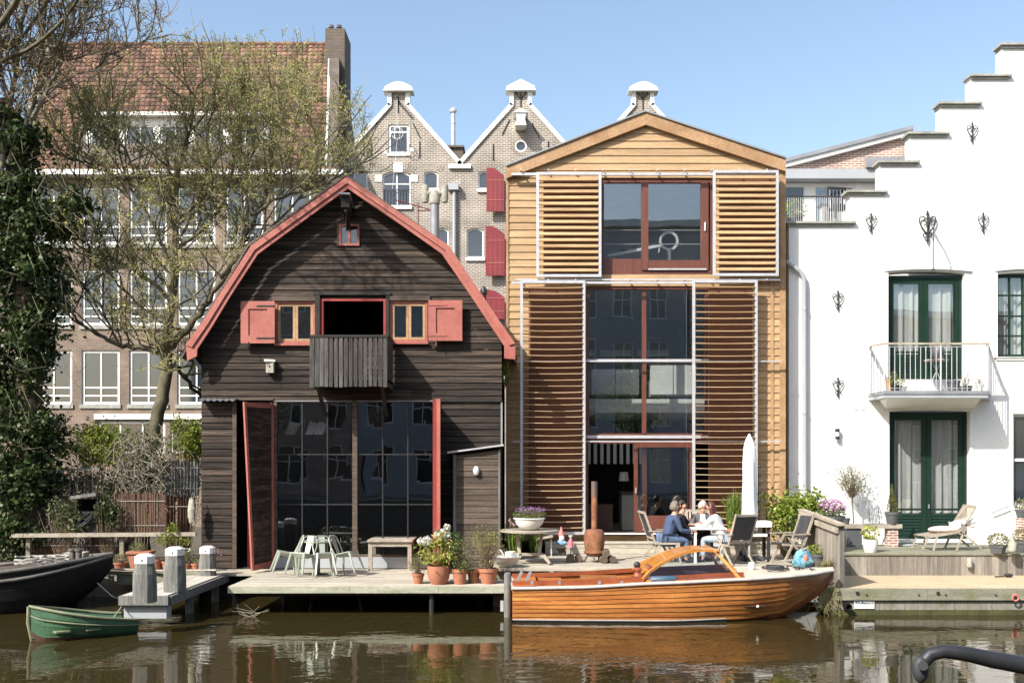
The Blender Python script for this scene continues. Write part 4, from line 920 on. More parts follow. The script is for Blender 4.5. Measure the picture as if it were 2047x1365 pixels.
# ================================================================ GABLED WAREHOUSES
YG = 40.0
def build_gables():
    x = lambda p: X(p, YG); z = lambda p: Z(p, YG)
    names = ['left pale brick warehouse gable with curved white top and attic window', 'middle pale brick warehouse gable with red shutters and round window', 'right brick warehouse gable whose top shows above the tan roof']
    for gi, cx in enumerate((797, 1041, 1285)):
        t = thing('brick_warehouse', names[gi], 'building', (x(cx), YG, .4), 0, 'row of gabled brick warehouses')
        g = lambda d: x(cx+d)
        sh = 212; vly = 333
        loop = [(g(-122), .4), (g(-122), z(vly)), (g(-14), z(sh)), (g(-14), z(186)), (g(14), z(186)), (g(14), z(sh)), (g(122), z(vly)), (g(122), .4)]
        holes = []
        if gi == 0: holes.append(rect(g(-21), g(21), z(308), z(249)))
        W = []                                   # windows: dx0, dx1, py_bottom, py_top, arch
        for py in (342, 456, 571, 686): W += [(-90, -62, py+36, py, 1), (-32, 24, py+70, py, 2), (50, 79, py+36, py, 1)] if py == 342 else [(-90, -60, py+58, py, 1), (-32, 24, py+62, py, 2), (72 if gi == 0 else 50, 100 if gi == 0 else 79, py+58, py, 1)]
        if gi == 1: W = [(-85, -59, 378, 342, 1), (-108, -74, 515, 456, 1), (-28, 28, 410, 342, 2), (-28, 28, 540, 456, 2), (-28, 28, 640, 580, 2)]
        if gi == 2: W = []
        for w_ in W: holes.append(arch(g(w_[0]), g(w_[1]), z(w_[2]), z(w_[3]), .09 if w_[4] == 1 else .16))
        rnd = None
        if gi == 1: rnd = [(x(1041)+.25*math.cos(a), z(292)+.25*math.sin(a)) for a in np.linspace(0, 6.283, 21)[:-1]]; holes.append(rnd)
        MB().plate([loop]+holes, YG, YG+.3).build('front_wall', M['brk'], t)
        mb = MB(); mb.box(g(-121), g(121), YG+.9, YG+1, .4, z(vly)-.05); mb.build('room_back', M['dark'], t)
        mb = MB(); mb.add([(g(-121), YG+.31, z(vly)-.2), (g(0), YG+.31, z(205)), (g(0), YG+12, z(205)), (g(-121), YG+12, z(vly)-.2)], [(0, 1, 2, 3)]); mb.add([(g(0), YG+.31, z(205)), (g(121), YG+.31, z(vly)-.2), (g(121), YG+12, z(vly)-.2), (g(0), YG+12, z(205))], [(0, 1, 2, 3)]); mb.build('roof', M['brkd'], t)
        # white verge
        mb = MB(); w_ = .16
        def band(pts, wd):
            for (a, b) in zip(pts, pts[1:]):
                A, B = Vector((g(a[0]), 0, z(a[1]))), Vector((g(b[0]), 0, z(b[1]))); d = (B-A).normalized(); n = Vector((-d.z, 0, d.x))*wd
                mb.prism([(A.x, A.z), (B.x, B.z), (B.x+n.x, B.z+n.z), (A.x+n.x, A.z+n.z)], YG-.08, YG+.31)
        band([(-122, vly), (-14, sh), (-14, 184)], .17); band([(14, 184), (14, sh), (122, vly)], .17)
        mb.build('verge', M['wtrim'], t)
        mb = MB()
        if gi == 1: mb.prism([(g(-28), z(183)), (g(28), z(183)), (g(28), z(176)), (g(0), z(162)), (g(-28), z(176))], YG-.2, YG+.35); mb.box(g(-30), g(30), YG-.26, YG+.35, z(185), z(183))
        else:
            pts = [(g(-28), z(184)), (g(28), z(184)), (g(28), z(179))]+[(g(26-52*i/8), z(179)+.2*math.sin(math.pi*i/8)+.05) for i in range(9)]+[(g(-28), z(179))]
            mb.plate([pts], YG-.2, YG+.35); mb.box(g(-30), g(30), YG-.26, YG+.35, z(186), z(184.2))
        mb.build('pediment', M['wtrim'], t)
        # windows
        for w_ in W:
            X0, X1, Z0, Z1 = g(w_[0]), g(w_[1]), z(w_[2]), z(w_[3]); r_ = .09 if w_[4] == 1 else .16; fw = .06
            o = MB(); o.plate([arch(X0, X1, Z0, Z1, r_), arch(X0+fw, X1-fw, Z0+fw, Z1-fw, r_)], YG+.06, YG+.14)
            if w_[4] == 2: o.box((X0+X1)/2-.03, (X0+X1)/2+.03, YG+.07, YG+.13, Z0+fw, Z1-fw); o.box(X0+fw, X1-fw, YG+.072, YG+.128, Z1-.55, Z1-.5)
            o = o.build('window', M['wtrim'], t)
            MB().plate([arch(X0+.02, X1-.02, Z0+.02, Z1-.02, r_)], YG+.1, YG+.11).build('pane', M['glassd'], o)
            MB().box(X0-.05, X1+.05, YG-.08, YG+.06, Z0-.14, Z0-.002).build('sill', M['wtrim'], o)
            # soldier-course arch
            s = MB(); n = 9 if w_[4] == 1 else 15; L_ = X1-X0+.3
            for i in range(n):
                u = (i+.5)/n; a = (u-.5); xx = (X0+X1)/2+L_*a; zz = Z1-r_+.03+r_*1.1*math.cos(a*2.6); d = Vector((a*.9, 0, 1)).normalized()
                s.bar(Vector((xx, YG-.006, zz)), Vector((xx, YG-.006, zz))+d*.3, L_/n*.8, .012, (0, 1, 0))
            s.build('brick_arch', M['brkr'] if False else M['brk'], o)
            if w_[4] == 2 and gi == 0 and w_[3] == 342:
                MB().box(X0, X1, YG-.03, YG-.01, Z(380, YG), Z(379, YG)).build('guard_rail', M['iron'], o)
                q = MB(); 
                for k in range(9): q.box(X0+(X1-X0)*(k+.5)/9-.01, X0+(X1-X0)*(k+.5)/9+.01, YG-.03, YG-.012, z(412), Z(380, YG)-.002)
                q.build('guard_bars', M['iron'], o)
        if gi == 0:
            o = window(t, g(-21), g(21), z(308), z(249), YG+.05, 'wtrim', 'glassd', .1, (), (.75,), .07, .08, .1)
            mb = MB(); 
            for a, b, c, d in ((-47, -33, 350, 364), (24, 38, 350, 364), (-10, 8, 326, 345), (-30, -24, 300, 308), (23, 30, 296, 304)): mb.box(g(a), g(b), YG-.03, YG-.001, z(d), z(c))
            mb.build('stone_block', M['wtrim'], t)
            mb = MB()
            for dx, r_ in ((0, .0),):
                c = Vector((g(0), YG-.5, z(275)))
                for tilt in (0, 1.2, 2.2): mb.tube([c+Vector((.24*math.cos(a)*math.cos(tilt), .24*math.cos(a)*math.sin(tilt), .24*math.sin(a))) for a in np.linspace(0, 6.283, 17)], .012, 4)
                mb.tube([c+Vector((0, 0, .24)), (c.x, c.y, z(205))], .008, 4); mb.tube([c-Vector((0, 0, .24)), (c.x-.2, c.y, z(385))], .008, 4)
            mb.build('hanging_mobile', M['wtrim'], t)
            mb = MB(); mb.bar((g(0), YG, z(205)), (g(0), YG-.6, z(203)), .08, .08); mb.tube([(g(-2), YG-.03, z(225)), (g(-2), YG-.03, z(190))], .03, 5); mb.build('hoist_beam', M['iron'], t)
        if gi == 1:
            o = MB(); r2 = [(x(1041)+.19*math.cos(a), z(292)+.19*math.sin(a)) for a in np.linspace(0, 6.283, 21)[:-1]]
            o.plate([rnd, r2], YG+.0, YG+.1); o = o.build('round_window', M['wtrim'], t); MB().plate([[(a, b) for a, b in r2]], YG+.08, YG+.09).build('pane', M['glassd'], o)
            s = MB()
            for i in range(22): a = 6.283*i/22; d = Vector((math.cos(a), 0, math.sin(a))); c = Vector((x(1041), YG-.006, z(292))); s.bar(c+d*.26, c+d*.42, .06, .012, (0, 1, 0))
            s.build('brick_ring', M['brk'], o)
            mb = MB(); A = z(262); mb.prism([(g(-11), A), (g(11), A), (g(7), A+.28), (g(11), A+.5), (g(-11), A+.5), (g(-7), A+.28)], YG-.7, YG-.002); mb.prism([(g(-14), A+.502), (g(14), A+.502), (g(0), A+.68)], YG-.75, YG-.002); mb.build('hoist_housing', M['wtrim'], t)
            for a, b, c, d, r_ in ((-68, -33, 427, 340, .25), (-70, -32, 554, 456, .25), (-74, -32, 640, 582, .25)):
                q = MB(); X0, X1, Z0, Z1 = g(a), g(b), z(c), z(d); lp = [(X0, Z0), (X1, Z0), (X1, Z1-.32), (X1-.3, Z1-.1), (X0+.3, Z1), (X0, Z1)]
                q.plate([lp], YG-.32, YG-.26)
                o = q.build('shutter', M['dred'], t); q = MB()
                for k in (.25, .7): q.box(X0+.02, X1-.02, YG-.335, YG-.322, Z0+(Z1-Z0)*k, Z0+(Z1-Z0)*k+.03)
                for k in range(1, 4): q.box(X0+(X1-X0)*k/4-.006, X0+(X1-X0)*k/4+.006, YG-.326, YG-.3205, Z0+.02, Z1-.4)
                q.build('shutter_strap', M['red'], o)
        # iron wall ties
        mb = MB(); ties = {0: [(-55, 297, 1), (36, 262, 2), (-38, 235, 3), (42, 300, 0), (-70, 295, 0)], 1: [(-30, 255, 3), (30, 262, 2), (-55, 305, 0), (55, 300, 0), (0, 205, 0)], 2: [(0, 205, 0)]}[gi]
        for dx, py, k in ties:
            c = Vector((g(dx), YG-.03, z(py))); d = {0: Vector((0, 0, 1)), 1: Vector((0, 0, 1)), 2: Vector((-.5, 0, 1)), 3: Vector((.5, 0, 1))}[k].normalized(); mb.tube([c-d*.35, c+d*.35], .02, 4)
        if gi in (1, 2): c = Vector((g(0), YG-.03, z(200))); mb.tube([c, c+Vector((.25, 0, .35))], .02, 4); mb.tube([c, c+Vector((-.25, 0, .35))], .02, 4)
        mb.build('wall_tie', M['iron'], t)
        MB().box(g(100), g(144), YG-.12, YG-.001, z(338), z(330)).build('valley_gutter', M['wtrim'], t)
    # chimney with flue between the first two gables
    t = thing('brick_chimney', 'brown brick chimney with tall steel flue between the warehouse gables', 'chimney', (x(907), YG+2, z(340)))
    MB().box(X(888, YG+1), X(926, YG+1), YG+1, YG+2, z(345), Z(296, YG+1)).build('stack', M['brkd'], t)
    MB().box(X(886, YG+1), X(928, YG+1), YG+.9, YG+2.1, Z(296, YG+1)+.003, Z(292, YG+1)).build('cap', M['brkd'], t)
    c = P(906, 292, YG+1.4); mb = MB(); mb.lathe([(.09, 0), (.09, 1.4)], c, 12); mb.lathe([(.11, .95), (.11, 1.0)], c, 12); mb.ball(c+Vector((0, 0, 1.5)), .16, .16, .14); mb.build('flue', M['alu'], t, 40)
    # downpipe with hopper
    t = thing('rain_pipe', 'grey rainwater pipe with hopper between the warehouse windows', 'downpipe', P(909, 520, YG-.1))
    mb = MB(); mb.box(x(897), x(917), YG-.3, YG-.002, z(383), z(370)); mb.build('hopper', M['greyp'], t); MB().tube([P(908, 383, YG-.15), P(908, 640, YG-.15)], .07, 8).build('pipe', M['greyp'], t)
build_gables()
# chimney of the barn: double-cowl flue
Yf = 23.6
t = thing('stove_flue', 'beige double-cowled stove flue rising behind the boathouse roof', 'flue', P(868, 500, Yf)); c = P(869, 500, Yf); s = Yf/F
mb = MB(); mb.tube([c, P(869, 405, Yf)], .11, 14); mb.build('pipe', M['lead'], t, 40)
mb = MB(); mb.tube([P(869, 408, Yf), P(869, 392, Yf), P(869, 383, Yf)], [.13, .14, .1], 14); mb.tube([P(850, 388, Yf), P(869, 385, Yf), P(889, 388, Yf)], .075, 10)
for px in (850, 889): mb.tube([P(px, 405, Yf), P(px, 398, Yf), P(px, 374, Yf), P(px, 371, Yf)], [.075, .09, .09, .08], 12)
mb.build('cowl', M['statue'], t, 40)
mb = MB(); mb.tube([P(790, 400, Yf), P(862, 420, Yf)], .012, 4); mb.tube([P(835, 421, Yf), P(862, 421, Yf)], .01, 4); mb.tube([P(836, 405, Yf), P(836, 470, Yf)], .01, 4); mb.build('stay', M['dred'], t)
t = thing('small_flue', 'short dark metal flue at the right slope of the boathouse roof', 'flue', P(967, 600, 23.2)); MB().lathe([(.06, 0), (.06, .16), (.085, .17), (.085, .26), (.03, .36)], P(967, 602, 23.2), 12).build('pipe', M['iron'], t, 40)
# ================================================================ LEFT BRICK BUILDING
YL = 38.0
def build_left():
    x = lambda p: X(p, YL); z = lambda p: Z(p, YL)
    t = thing('brick_school', 'large brown brick building with red tiled roof and rows of white windows behind the trees', 'building', (x(360), YL, .4))
    holes = []; W = []
    for r_, (pt, pb) in enumerate(((700, 808), (538, 650), (375, 488))):
        for k in range(-1, 6):
            a = 163+95*k if k < 2 else 163+95*k+ (k-1)*1
            W.append((a, a+76, pt, pb)); holes.append(rect(x(a), x(a+76), z(pb), z(pt)))
    for a, b in ((195, 330), (340, 470)): W.append((a, b, 842, 905)); holes.append(rect(x(a), x(b), z(905), z(842)))
    MB().plate([rect(x(-120), x(662), .4, z(352))]+holes, YL, YL+.3).build('wall', M['brkl'], t)
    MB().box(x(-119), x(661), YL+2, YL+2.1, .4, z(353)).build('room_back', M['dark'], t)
    MB().box(x(660), x(664), YL+.31, YL+10, .4, z(352)).build('side_wall', M['brkl'], t)
    for a, b, pt, pb in W:
        low = pt > 830
        o = window(t, x(a), x(b), z(pb), z(pt), YL+.06, 'wtrim', 'glassd', .1, (.5,) if not low else (.33, .66), () if low else (.16, .31), .06, .08)
        if not low: MB().box(x(a)-.06, x(b)+.06, YL-.06, YL+.05, z(pb)-.16, z(pb)-.003).build('sill', M['stone'], o)
    MB().box(x(190), x(560), YL-.1, YL-.001, z(838), z(827)).build('white_band', M['wtrim'], t)
    MB().box(x(-120), x(690), YL-.5, YL+.3, z(356), z(346)).build('gutter', M['wtrim'], t)
    # roof of real tiles
    Yr = YL+6.2; y0, z0 = YL-.35, z(346); y1 = Yr; z1 = Z(91, Yr)
    lx0, lx1 = X(62, YL), X(656, YL); rx0, rx1 = X(98, Yr), X(659, Yr)
    nx, nz = 54, 30; tw = (lx1-lx0)/nx; sl = Vector((0, y1-y0, z1-z0)); mb = MB(); vs = []
    nrm = Vector((0, -(z1-z0), (y1-y0))).normalized()
    dorm = (x(168), x(545), 0, 0)
    for j in range(nz):
        for i in range(nx):
            a = j/nz; b = (j+1.08)/nz; xx = lx0+i*tw
            if .02 < a < .40 and X(178, YL+1.5) < xx < X(534, YL+1.5): continue
            def q(u, v, h): A_ = lx0+(rx0-lx0)*v; B_ = lx1+(rx1-lx1)*v; return (A_+(B_-A_)*(i+u)/nx, y0+sl.y*v+nrm.y*h, z0+sl.z*v+nrm.z*h)
            jj = random.uniform(-.008, .012)
            ha, hb = .07+jj, .03+jj
            vs = [q(0, a, ha*.4), q(.3, a, ha), q(.6, a, ha), q(1, a, ha*.1), q(0, b, hb*.2), q(.3, b, hb), q(.6, b, hb), q(1, b, 0), q(0, a, -.02), q(1, a, -.02)]
            mb.add(vs, [(0, 1, 5, 4), (1, 2, 6, 5), (2, 3, 7, 6), (8, 9, 3, 2, 1, 0)])
    mb.build('roof', M['tile'], t)
    mb = MB(); mb.add([(lx0, y0, z0-.05), (lx1, y0, z0-.05), (rx1, y1, z1-.05), (rx0, y1, z1-.05)], [(0, 1, 2, 3)]); mb.add([(rx0, y1, z1-.05), (rx1, y1, z1-.05), (2*rx1-lx1, y1+6, z0), (2*rx0-lx0, y1+6, z0)], [(0, 1, 2, 3)]); mb.build('roof_deck', M['brkd'], t)
    mb = MB()
    for i in range(46): a = rx0+(rx1-rx0)*i/46; mb.tube([(a, y1, z1+.02), (a+(rx1-rx0)/46*1.05, y1, z1+.03)], [.14, .12], 8)
    mb.build('ridge_tiles', M['tile'], t)
    # end gables standing proud of the roof, with chimneys
    def endg(xa, xb, s, wd=.35):
        m = MB(); vs = [(y0-.1, z0-.5), (y0-.1, z0+.1), (y1, z1+.35), (y1+6, z0), (y1+6, z0-.5)]
        A = [(xa+(xb-xa)*(a-y0)/(y1-y0), a, b) for a, b in vs]; B = [(x_+s*wd, a, b) for x_, a, b in A]; n = len(vs)
        m.add(A+B, [tuple(range(n)), tuple(reversed(range(n, 2*n)))]+[(i, n+i, n+(i+1) % n, (i+1) % n) for i in range(n)]); return m
    m = endg(lx1, rx1, 1, .45); m.build('end_gable', M['brkd'], t)
    m = MB(); m.bar((lx1+.0, y0-.12, z0+.14), (rx1+(lx1-rx1)*.12, y1-.75, z1-.65), .09, .08); m.build('gable_coping', M['wtrim'], t)
    m = endg(lx0, rx0, -1, .4); m.build('end_gable', M['oldst'], t)
    Yc = YL+5; MB().box(X(650, Yc), X(689, Yc), Yc, Yc+1.6, Z(200, Yc), Z(57, Yc)).build('chimney', M['brkd'], t)
    m = MB(); m.add([(X(650, Yc), Yc-.01, Z(330, Yc)), (X(700, Yc), Yc-.01, Z(330, Yc)), (X(689, Yc), Yc-.01, Z(200, Yc)), (X(650, Yc), Yc-.01, Z(200, Yc)), (X(650, Yc), Yc+1.6, Z(330, Yc)), (X(704, Yc), Yc+1.6, Z(330, Yc)), (X(690, Yc), Yc+1.6, Z(200, Yc)), (X(650, Yc), Yc+1.6, Z(200, Yc))], [(0, 1, 2, 3), (7, 6, 5, 4), (1, 5, 6, 2), (0, 3, 7, 4)]); m.build('chimney_breast', M['brkd'], t)
    m = MB(); 
    for a in (662, 678): m.lathe([(.13, 0), (.11, .12)], P(a, 57, Yc+.6), 10)
    m.build('chimney_pot', M['brkd'], t)
    MB().box(X(73, Yc), X(97, Yc), Yc, Yc+1, Z(300, Yc), Z(64, Yc)).build('chimney', M['oldst'], t)
    # dormer
    Yd = YL+.9; d = MB(); dx0, dx1 = X(172, Yd), X(538, Yd); hz = [rect(X(a, Yd), X(a+60, Yd), Z(312, Yd), Z(250, Yd)) for a in (180, 250, 320, 390, 460)]
    d.plate([rect(dx0, dx1, Z(322, Yd), Z(236, Yd))]+hz, Yd, Yd+.12); d.box(dx0, dx0+.1, Yd+.13, Yd+3.2, Z(322, Yd), Z(238, Yd)); d.box(dx1-.1, dx1, Yd+.13, Yd+3.2, Z(322, Yd), Z(238, Yd)); o = d.build('dormer', M['wtrim'], t)
    MB().box(dx0-.2, dx1+.2, Yd-.3, Yd+3.4, Z(236, Yd)+.003, Z(229, Yd)).build('dormer_roof', M['wtrim'], o)
    for a in (180, 250, 320, 390, 460): window(t, X(a, Yd), X(a+60, Yd), Z(312, Yd), Z(250, Yd), Yd+.03, 'wtrim', 'glassd', .08, (.5,), (), .05, .06, name='dormer_window')
build_left()
# ================================================================ DECKS AND QUAYS
ZB, ZT, ZW, ZS = .543, .80, .96, .49        # barn deck, tan deck, white deck, gravel strip
def planks(mb, x0, x1, y0, y1, z, th, wd, along='x', gap=.006, jit=.003, joint=3.2):
    """deck boards laid next to each other, top at z"""
    if along == 'x':
        y = y0
        while y < y1-.02:
            b = min(y+wd, y1); a = x0; first = True
            while a < x1-1e-6:
                e = a+(joint*random.uniform(.3, 1) if first else joint); first = False
                if e > x1-.4: e = x1
                dz = random.uniform(-jit, jit); mb.box(a, e-.004, y, b-gap, z-th+dz, z+dz); a = e
            y = b
    else:
        x_ = x0
        while x_ < x1-.02:
            b = min(x_+wd, x1); dz = random.uniform(-jit, jit); mb.box(x_, b-gap, y0, y1, z-th+dz, z+dz); x_ = b
mb = MB(); planks(mb, X(455, 18.3), X(1012, 18.3), 18.36, YB-.04, ZB, .035, .14); mb.box(X(380, 20.6), X(455, 18.3), 20.5, YB-.04, ZB-.05, ZB-.004)
mb.build('boathouse_deck', M['deck'], kind='structure')
mb = MB(); a = X(455, 18.3)
for b in (-3.1, -1.4, X(1012, 18.3)): mb.box(a, b-.006, 18.3, 18.355, ZB-.125, ZB-.003); a = b
mb.build('deck_fascia', M['mossf'], kind='structure')
mb = MB()
for px in (470, 863): mb.tube([(X(px, 18.45), 18.45, -.5), (X(px, 18.45), 18.45, ZB-.13)], .05, 8)
for px, d in ((612, .1), (730, -.25)): mb.tube([(X(px, 18.8), 18.8, -.3), (X(px, 18.8)+d, 19.2, ZB-.05)], .03, 6)
for px in (560, 760, 960): mb.tube([(X(px, 19.6), 20.0, -.5), (X(px, 19.6), 20.0, ZB-.05)], .07, 8)
mb.box(X(455, 18.3), X(1012, 18.3), 18.5, 18.6, ZB-.2, ZB-.04); mb.build('deck_piles', M['black'], kind='structure')
MB().box(X(380, 21), X(1014, 21), 21.0, 21.1, -.6, ZB-.06).build('bank_wall', M['barge'], kind='structure')
# tan terrace
TX0, TX1 = X(985, 19.2), X(1652, 19.2)
mb = MB(); planks(mb, TX0, TX1, 19.26, 22.2, ZT, .035, .145); mb.box(TX0, TX1, 19.2, 19.255, ZT-.06, ZT-.001); mb.build('terrace_deck', M['deck'], kind='structure')
mb = MB()
a = TX0+.4
while a < TX1-.2: b = min(a+1.08, TX1); mb.box(a, b-.02, 19.32, 19.38, .1, ZT-.07); a = b
mb.build('quay_wall', M['greyp'], kind='structure')
mb = MB()
for px in (1103, 1173, 1245, 1400, 1520): mb.box(X(px-4, 19.2), X(px+4, 19.2), 19.19, 19.31, ZT-.3, ZT-.065)
mb.box(TX0, TX1, 19.39, 19.6, -.5, ZT-.1); mb.build('quay_timber', M['mossw'], kind='structure')
mb = MB(); planks(mb, X(1090, 22.2), X(1560, 22.2), 22.2, 22.58, 1.08, .035, .12); 
for i in range(2): zz = ZT+.005+i*.125; mb.box(X(1090, 22.2), X(1560, 22.2), 22.215, 22.24, zz, zz+.118)
mb.build('terrace_step', M['deck'], kind='structure')
# white house terrace
WX0, WX1 = 6.45, 14.5
mb = MB(); planks(mb, WX0, WX1, 20.6, YW-.02, ZW, .035, .145); mb.build('white_house_deck', M['mossw'], kind='structure')
mb = MB(); a = WX0
while a < WX1: mb.box(a, a+.163, 20.63, 20.66, ZS-.05, ZW-.037+random.uniform(-.004, 0)); a += .168
mb.build('deck_facing', M['plankv'], kind='structure')
mb = MB(); mb.box(6.1, WX1, 18.38, 20.7, .2, ZS); mb.build('gravel_strip', M['sand'], kind='structure')
mb = MB(); a = 6.05; 
for b in (7.9, 9.6, 12.2, 14.5): mb.box(a, b-.006, 18.26, 18.375, ZS-.2, ZS+.015); a = b
mb.build('quay_kerb_beam', M['mossw'], kind='structure')
mb = MB(); a = 6.05
while a < WX1: mb.box(a, a+.235, 18.32, 18.37, .10, ZS-.21); a += .24
mb.build('sheet_piling', M['wetw'], kind='structure')
mb = MB(); a = 6.05
while a < WX1: mb.box(a, a+.235, 18.315, 18.372, -.5, .098); a += .24
mb.build('wet_piling', M['algae'], kind='structure')
mb = MB()
for px in (1677, 1714, 1875): c = P(px, 1185, 18.25); mb.tube([c+Vector((.028*math.cos(k), -.008, .028*math.sin(k))) for k in np.linspace(0, 6.28, 9)], .009, 5)
for px in (1732, 1836, 1890, 1990): c = P(px, 1188, 18.25); mb.tube([c, c+Vector((0, -.02, 0))], .014, 6)
mb.build('kerb_bolts', M['iron'], kind='structure')
# sign on the sheet piling
t = thing('quay_sign', 'small white sign with dark blue lettered band on the quay wall', 'sign', P(1727, 1216, 18.28))
Y = 18.29; MB().box(X(1708, Y), X(1748, Y), Y, Y+.02, Z(1216, Y), Z(1199, Y)).build('board', M['wtrim'], t)
MB().box(X(1709, Y), X(1747, Y), Y-.004, Y-.001, Z(1206.5, Y), Z(1199.5, Y)).build('name_band', mat('sign_navy', (.02, .05, .10), None, .5), t)
def text(s, par, loc, size, mt, name='lettering', al='CENTER', rx=90):
    cu = bpy.data.curves.new(name, 'FONT'); cu.body = s; cu.size = size; cu.align_x = al; cu.extrude = .001
    ob = bpy.data.objects.new(name, cu); me = bpy.data.meshes.new_from_object(ob); bpy.data.objects.remove(ob)
    o = bpy.data.objects.new(name, me); COL.objects.link(o); me.materials.append(mt); me.transform(Matrix.Rotation(R(rx), 4, 'X')); me.transform(Matrix.Translation(Vector(loc)-wloc(par))); o.parent = par; return o
text('COR MAREE', t, (X(1728, Y), Y-.006, Z(1205.8, Y)), .07, M['wtrim'])
text('- - - -', t, (X(1728, Y), Y-.004, Z(1212, Y)), .035, M['lead'], 'small_print')
t = thing('drain_pipe', 'black drain pipe end poking out of the quay wall left of the sign', 'pipe', P(1697, 1213, 18.2))
c = P(1697, 1213, 18.12); mb = MB(); n = 16
vs = []
for r_, dy in ((.065, .25), (.065, 0), (.05, 0), (.05, .2)): vs += [c+Vector((r_*math.cos(6.283*k/n), dy, r_*math.sin(6.283*k/n))) for k in range(n)]
mb.add(vs, [(i*n+k, i*n+(k+1) % n, (i+1)*n+(k+1) % n, (i+1)*n+k) for i in range(3) for k in range(n)]+[tuple(3*n+k for k in range(n))]); mb.build('pipe', M['barge'], t, 40)
t = thing('mooring_ring', 'red mooring ring on the kerb beam at the right edge', 'mooring ring', P(2030, 1192, 18.2))
c = P(2030, 1194, 18.2); MB().tube([c+Vector((.06*math.cos(k), 0, .06*math.sin(k))) for k in np.linspace(0, 6.28, 14)], .016, 6).build('ring', M['gred'], t); MB().tube([c+Vector((0, .08, .05)), c+Vector((0, -.02, .05))], .02, 6).build('eye_bolt', M['gred'], t)
t = thing('wall_spotlight', 'small cylindrical fitting on the plank face below the deck chair', 'lamp', P(1938, 1112, 20.6)); c = P(1938, 1124, 20.55)
MB().lathe([(.045, -.1), (.055, -.09), (.055, .08), (.04, .1)], c, 12).build('housing', M['statue'], t, 40)
# little things on the gravel
t = thing('hand_brush', 'dark hand brush lying on the gravel strip', 'brush', G(2010, 1153, ZS)); c = G(2008, 1154, ZS)
MB().tube([c+Vector((-.2, 0, .02)), c+Vector((0, .02, .03))], .014, 6).build('handle', M['brown'], t); MB().ball(c+Vector((.1, .03, .045)), .1, .045, .045, 10, 6).build('bristles', M['blackc'], t)
# side fence between the terraces
t = thing('plank_fence', 'weathered vertical plank fence with sloping handrail between the two terraces', 'fence', (6.29, 18.5, ZS))
mb = MB(); n = 14
for i in range(n):
    ya = 18.45+2.4*i/n; zt = 1.70+.16*i/n
    mb.box(6.27, 6.30, ya+.003, ya+2.4/n-.004, .42, zt-random.uniform(0, .02))
mb.build('boards', M['plankv'], t)
mb = MB(); mb.bar((6.29, 18.35, 1.72), (6.29, 20.9, 1.885), .14, .05); mb.bar((6.24, 18.42, 1.60), (6.24, 20.9, 1.75), .04, .1); mb.build('handrail', M['teak'], t)
mb = MB()
for yy in (18.43, 19.7, 20.85): mb.box(6.30, 6.38, yy, yy+.08, .3, 1.70)
mb.build('post', M['post'], t)
# terrace rail of the white house with a brick pier
Y = 22.35
t = thing('brick_pier', 'short brick pier carrying the right end of the grey shelf plank', 'pier', (X(1782, Y), Y, ZW))
MB().box(X(1772, Y), X(1792, Y), Y-.1, Y+.12, ZW, Z(1056, Y)).build('brickwork', M['brkp'], t)
t = thing('shelf_plank', 'long grey plank shelf reaching from the fence to the brick pier', 'shelf', (X(1740, Y), Y, Z(1050, Y)))
MB().box(X(1684, Y), X(1799, Y), Y-.14, Y+.15, Z(1055, Y), Z(1047, Y)).build('plank', M['teak'], t)
MB().box(X(1690, Y), X(1720, Y), Y-.1, Y+.1, ZW, Z(1056, Y)).build('support_box', M['greypot'], t)
# ================================================================ HULLS
def hull(name, label, cat, stations, pos, rz, strakes, mats, group=None, lap=.012, sub=3):
    """stations: (x, half beam, z sheer, z chine/bottom, fullness). Built bow along +x, then turned by rz."""
    t = thing(name, label, cat, pos, rz, group)
    K = strakes; S = len(stations)
    def prof(st, k):                              # 0 = sheer, K = bottom
        x_, hb, zs, zb, fu = st; f = k/K; z = zs+(zb-zs)*f
        return hb*(1-(f**fu[0])*fu[1]), z
    for side in (1, -1):
        mb = MB()
        for k in range(K):
            vs = []
            for st in stations:
                y0, z0 = prof(st, k); y1, z1 = prof(st, k+1); e = lap if st[1] > .05 else lap*.3
                vs += [(st[0], side*(y0), z0), (st[0], side*(y1+e), z1), (st[0], side*max(y1-.003, 0), z1)]
            n = len(vs)//3; fs = []
            for i in range(n-1):
                a, b = 3*i, 3*i+3
                q = [(a, b, b+1, a+1), (a+1, b+1, b+2, a+2)]
                fs += q if side < 0 else [tuple(reversed(w_)) for w_ in q]
            if side < 0: fs = [tuple(reversed(w_)) for w_ in fs]; fs = [tuple(reversed(w_)) for w_ in fs]
            mb.add(vs, fs)
        mb.build('hull_side', mats[0], t, 25, local=True)
    mb = MB(); vs = []
    for st in stations:
        y1, z1 = prof(st, K); vs += [(st[0], -y1, z1), (st[0], -y1*.8, z1-.12), (st[0], 0, z1-.2 if st[1] > .1 else z1-.02), (st[0], y1*.8, z1-.12), (st[0], y1, z1)]
    mb.add(vs, [(5*i+j, 5*i+j+1, 5*i+6+j, 5*i+5+j) for i in range(S-1) for j in range(4)]); mb.build('bottom', mats[1], t, 40, local=True)
    return t, prof
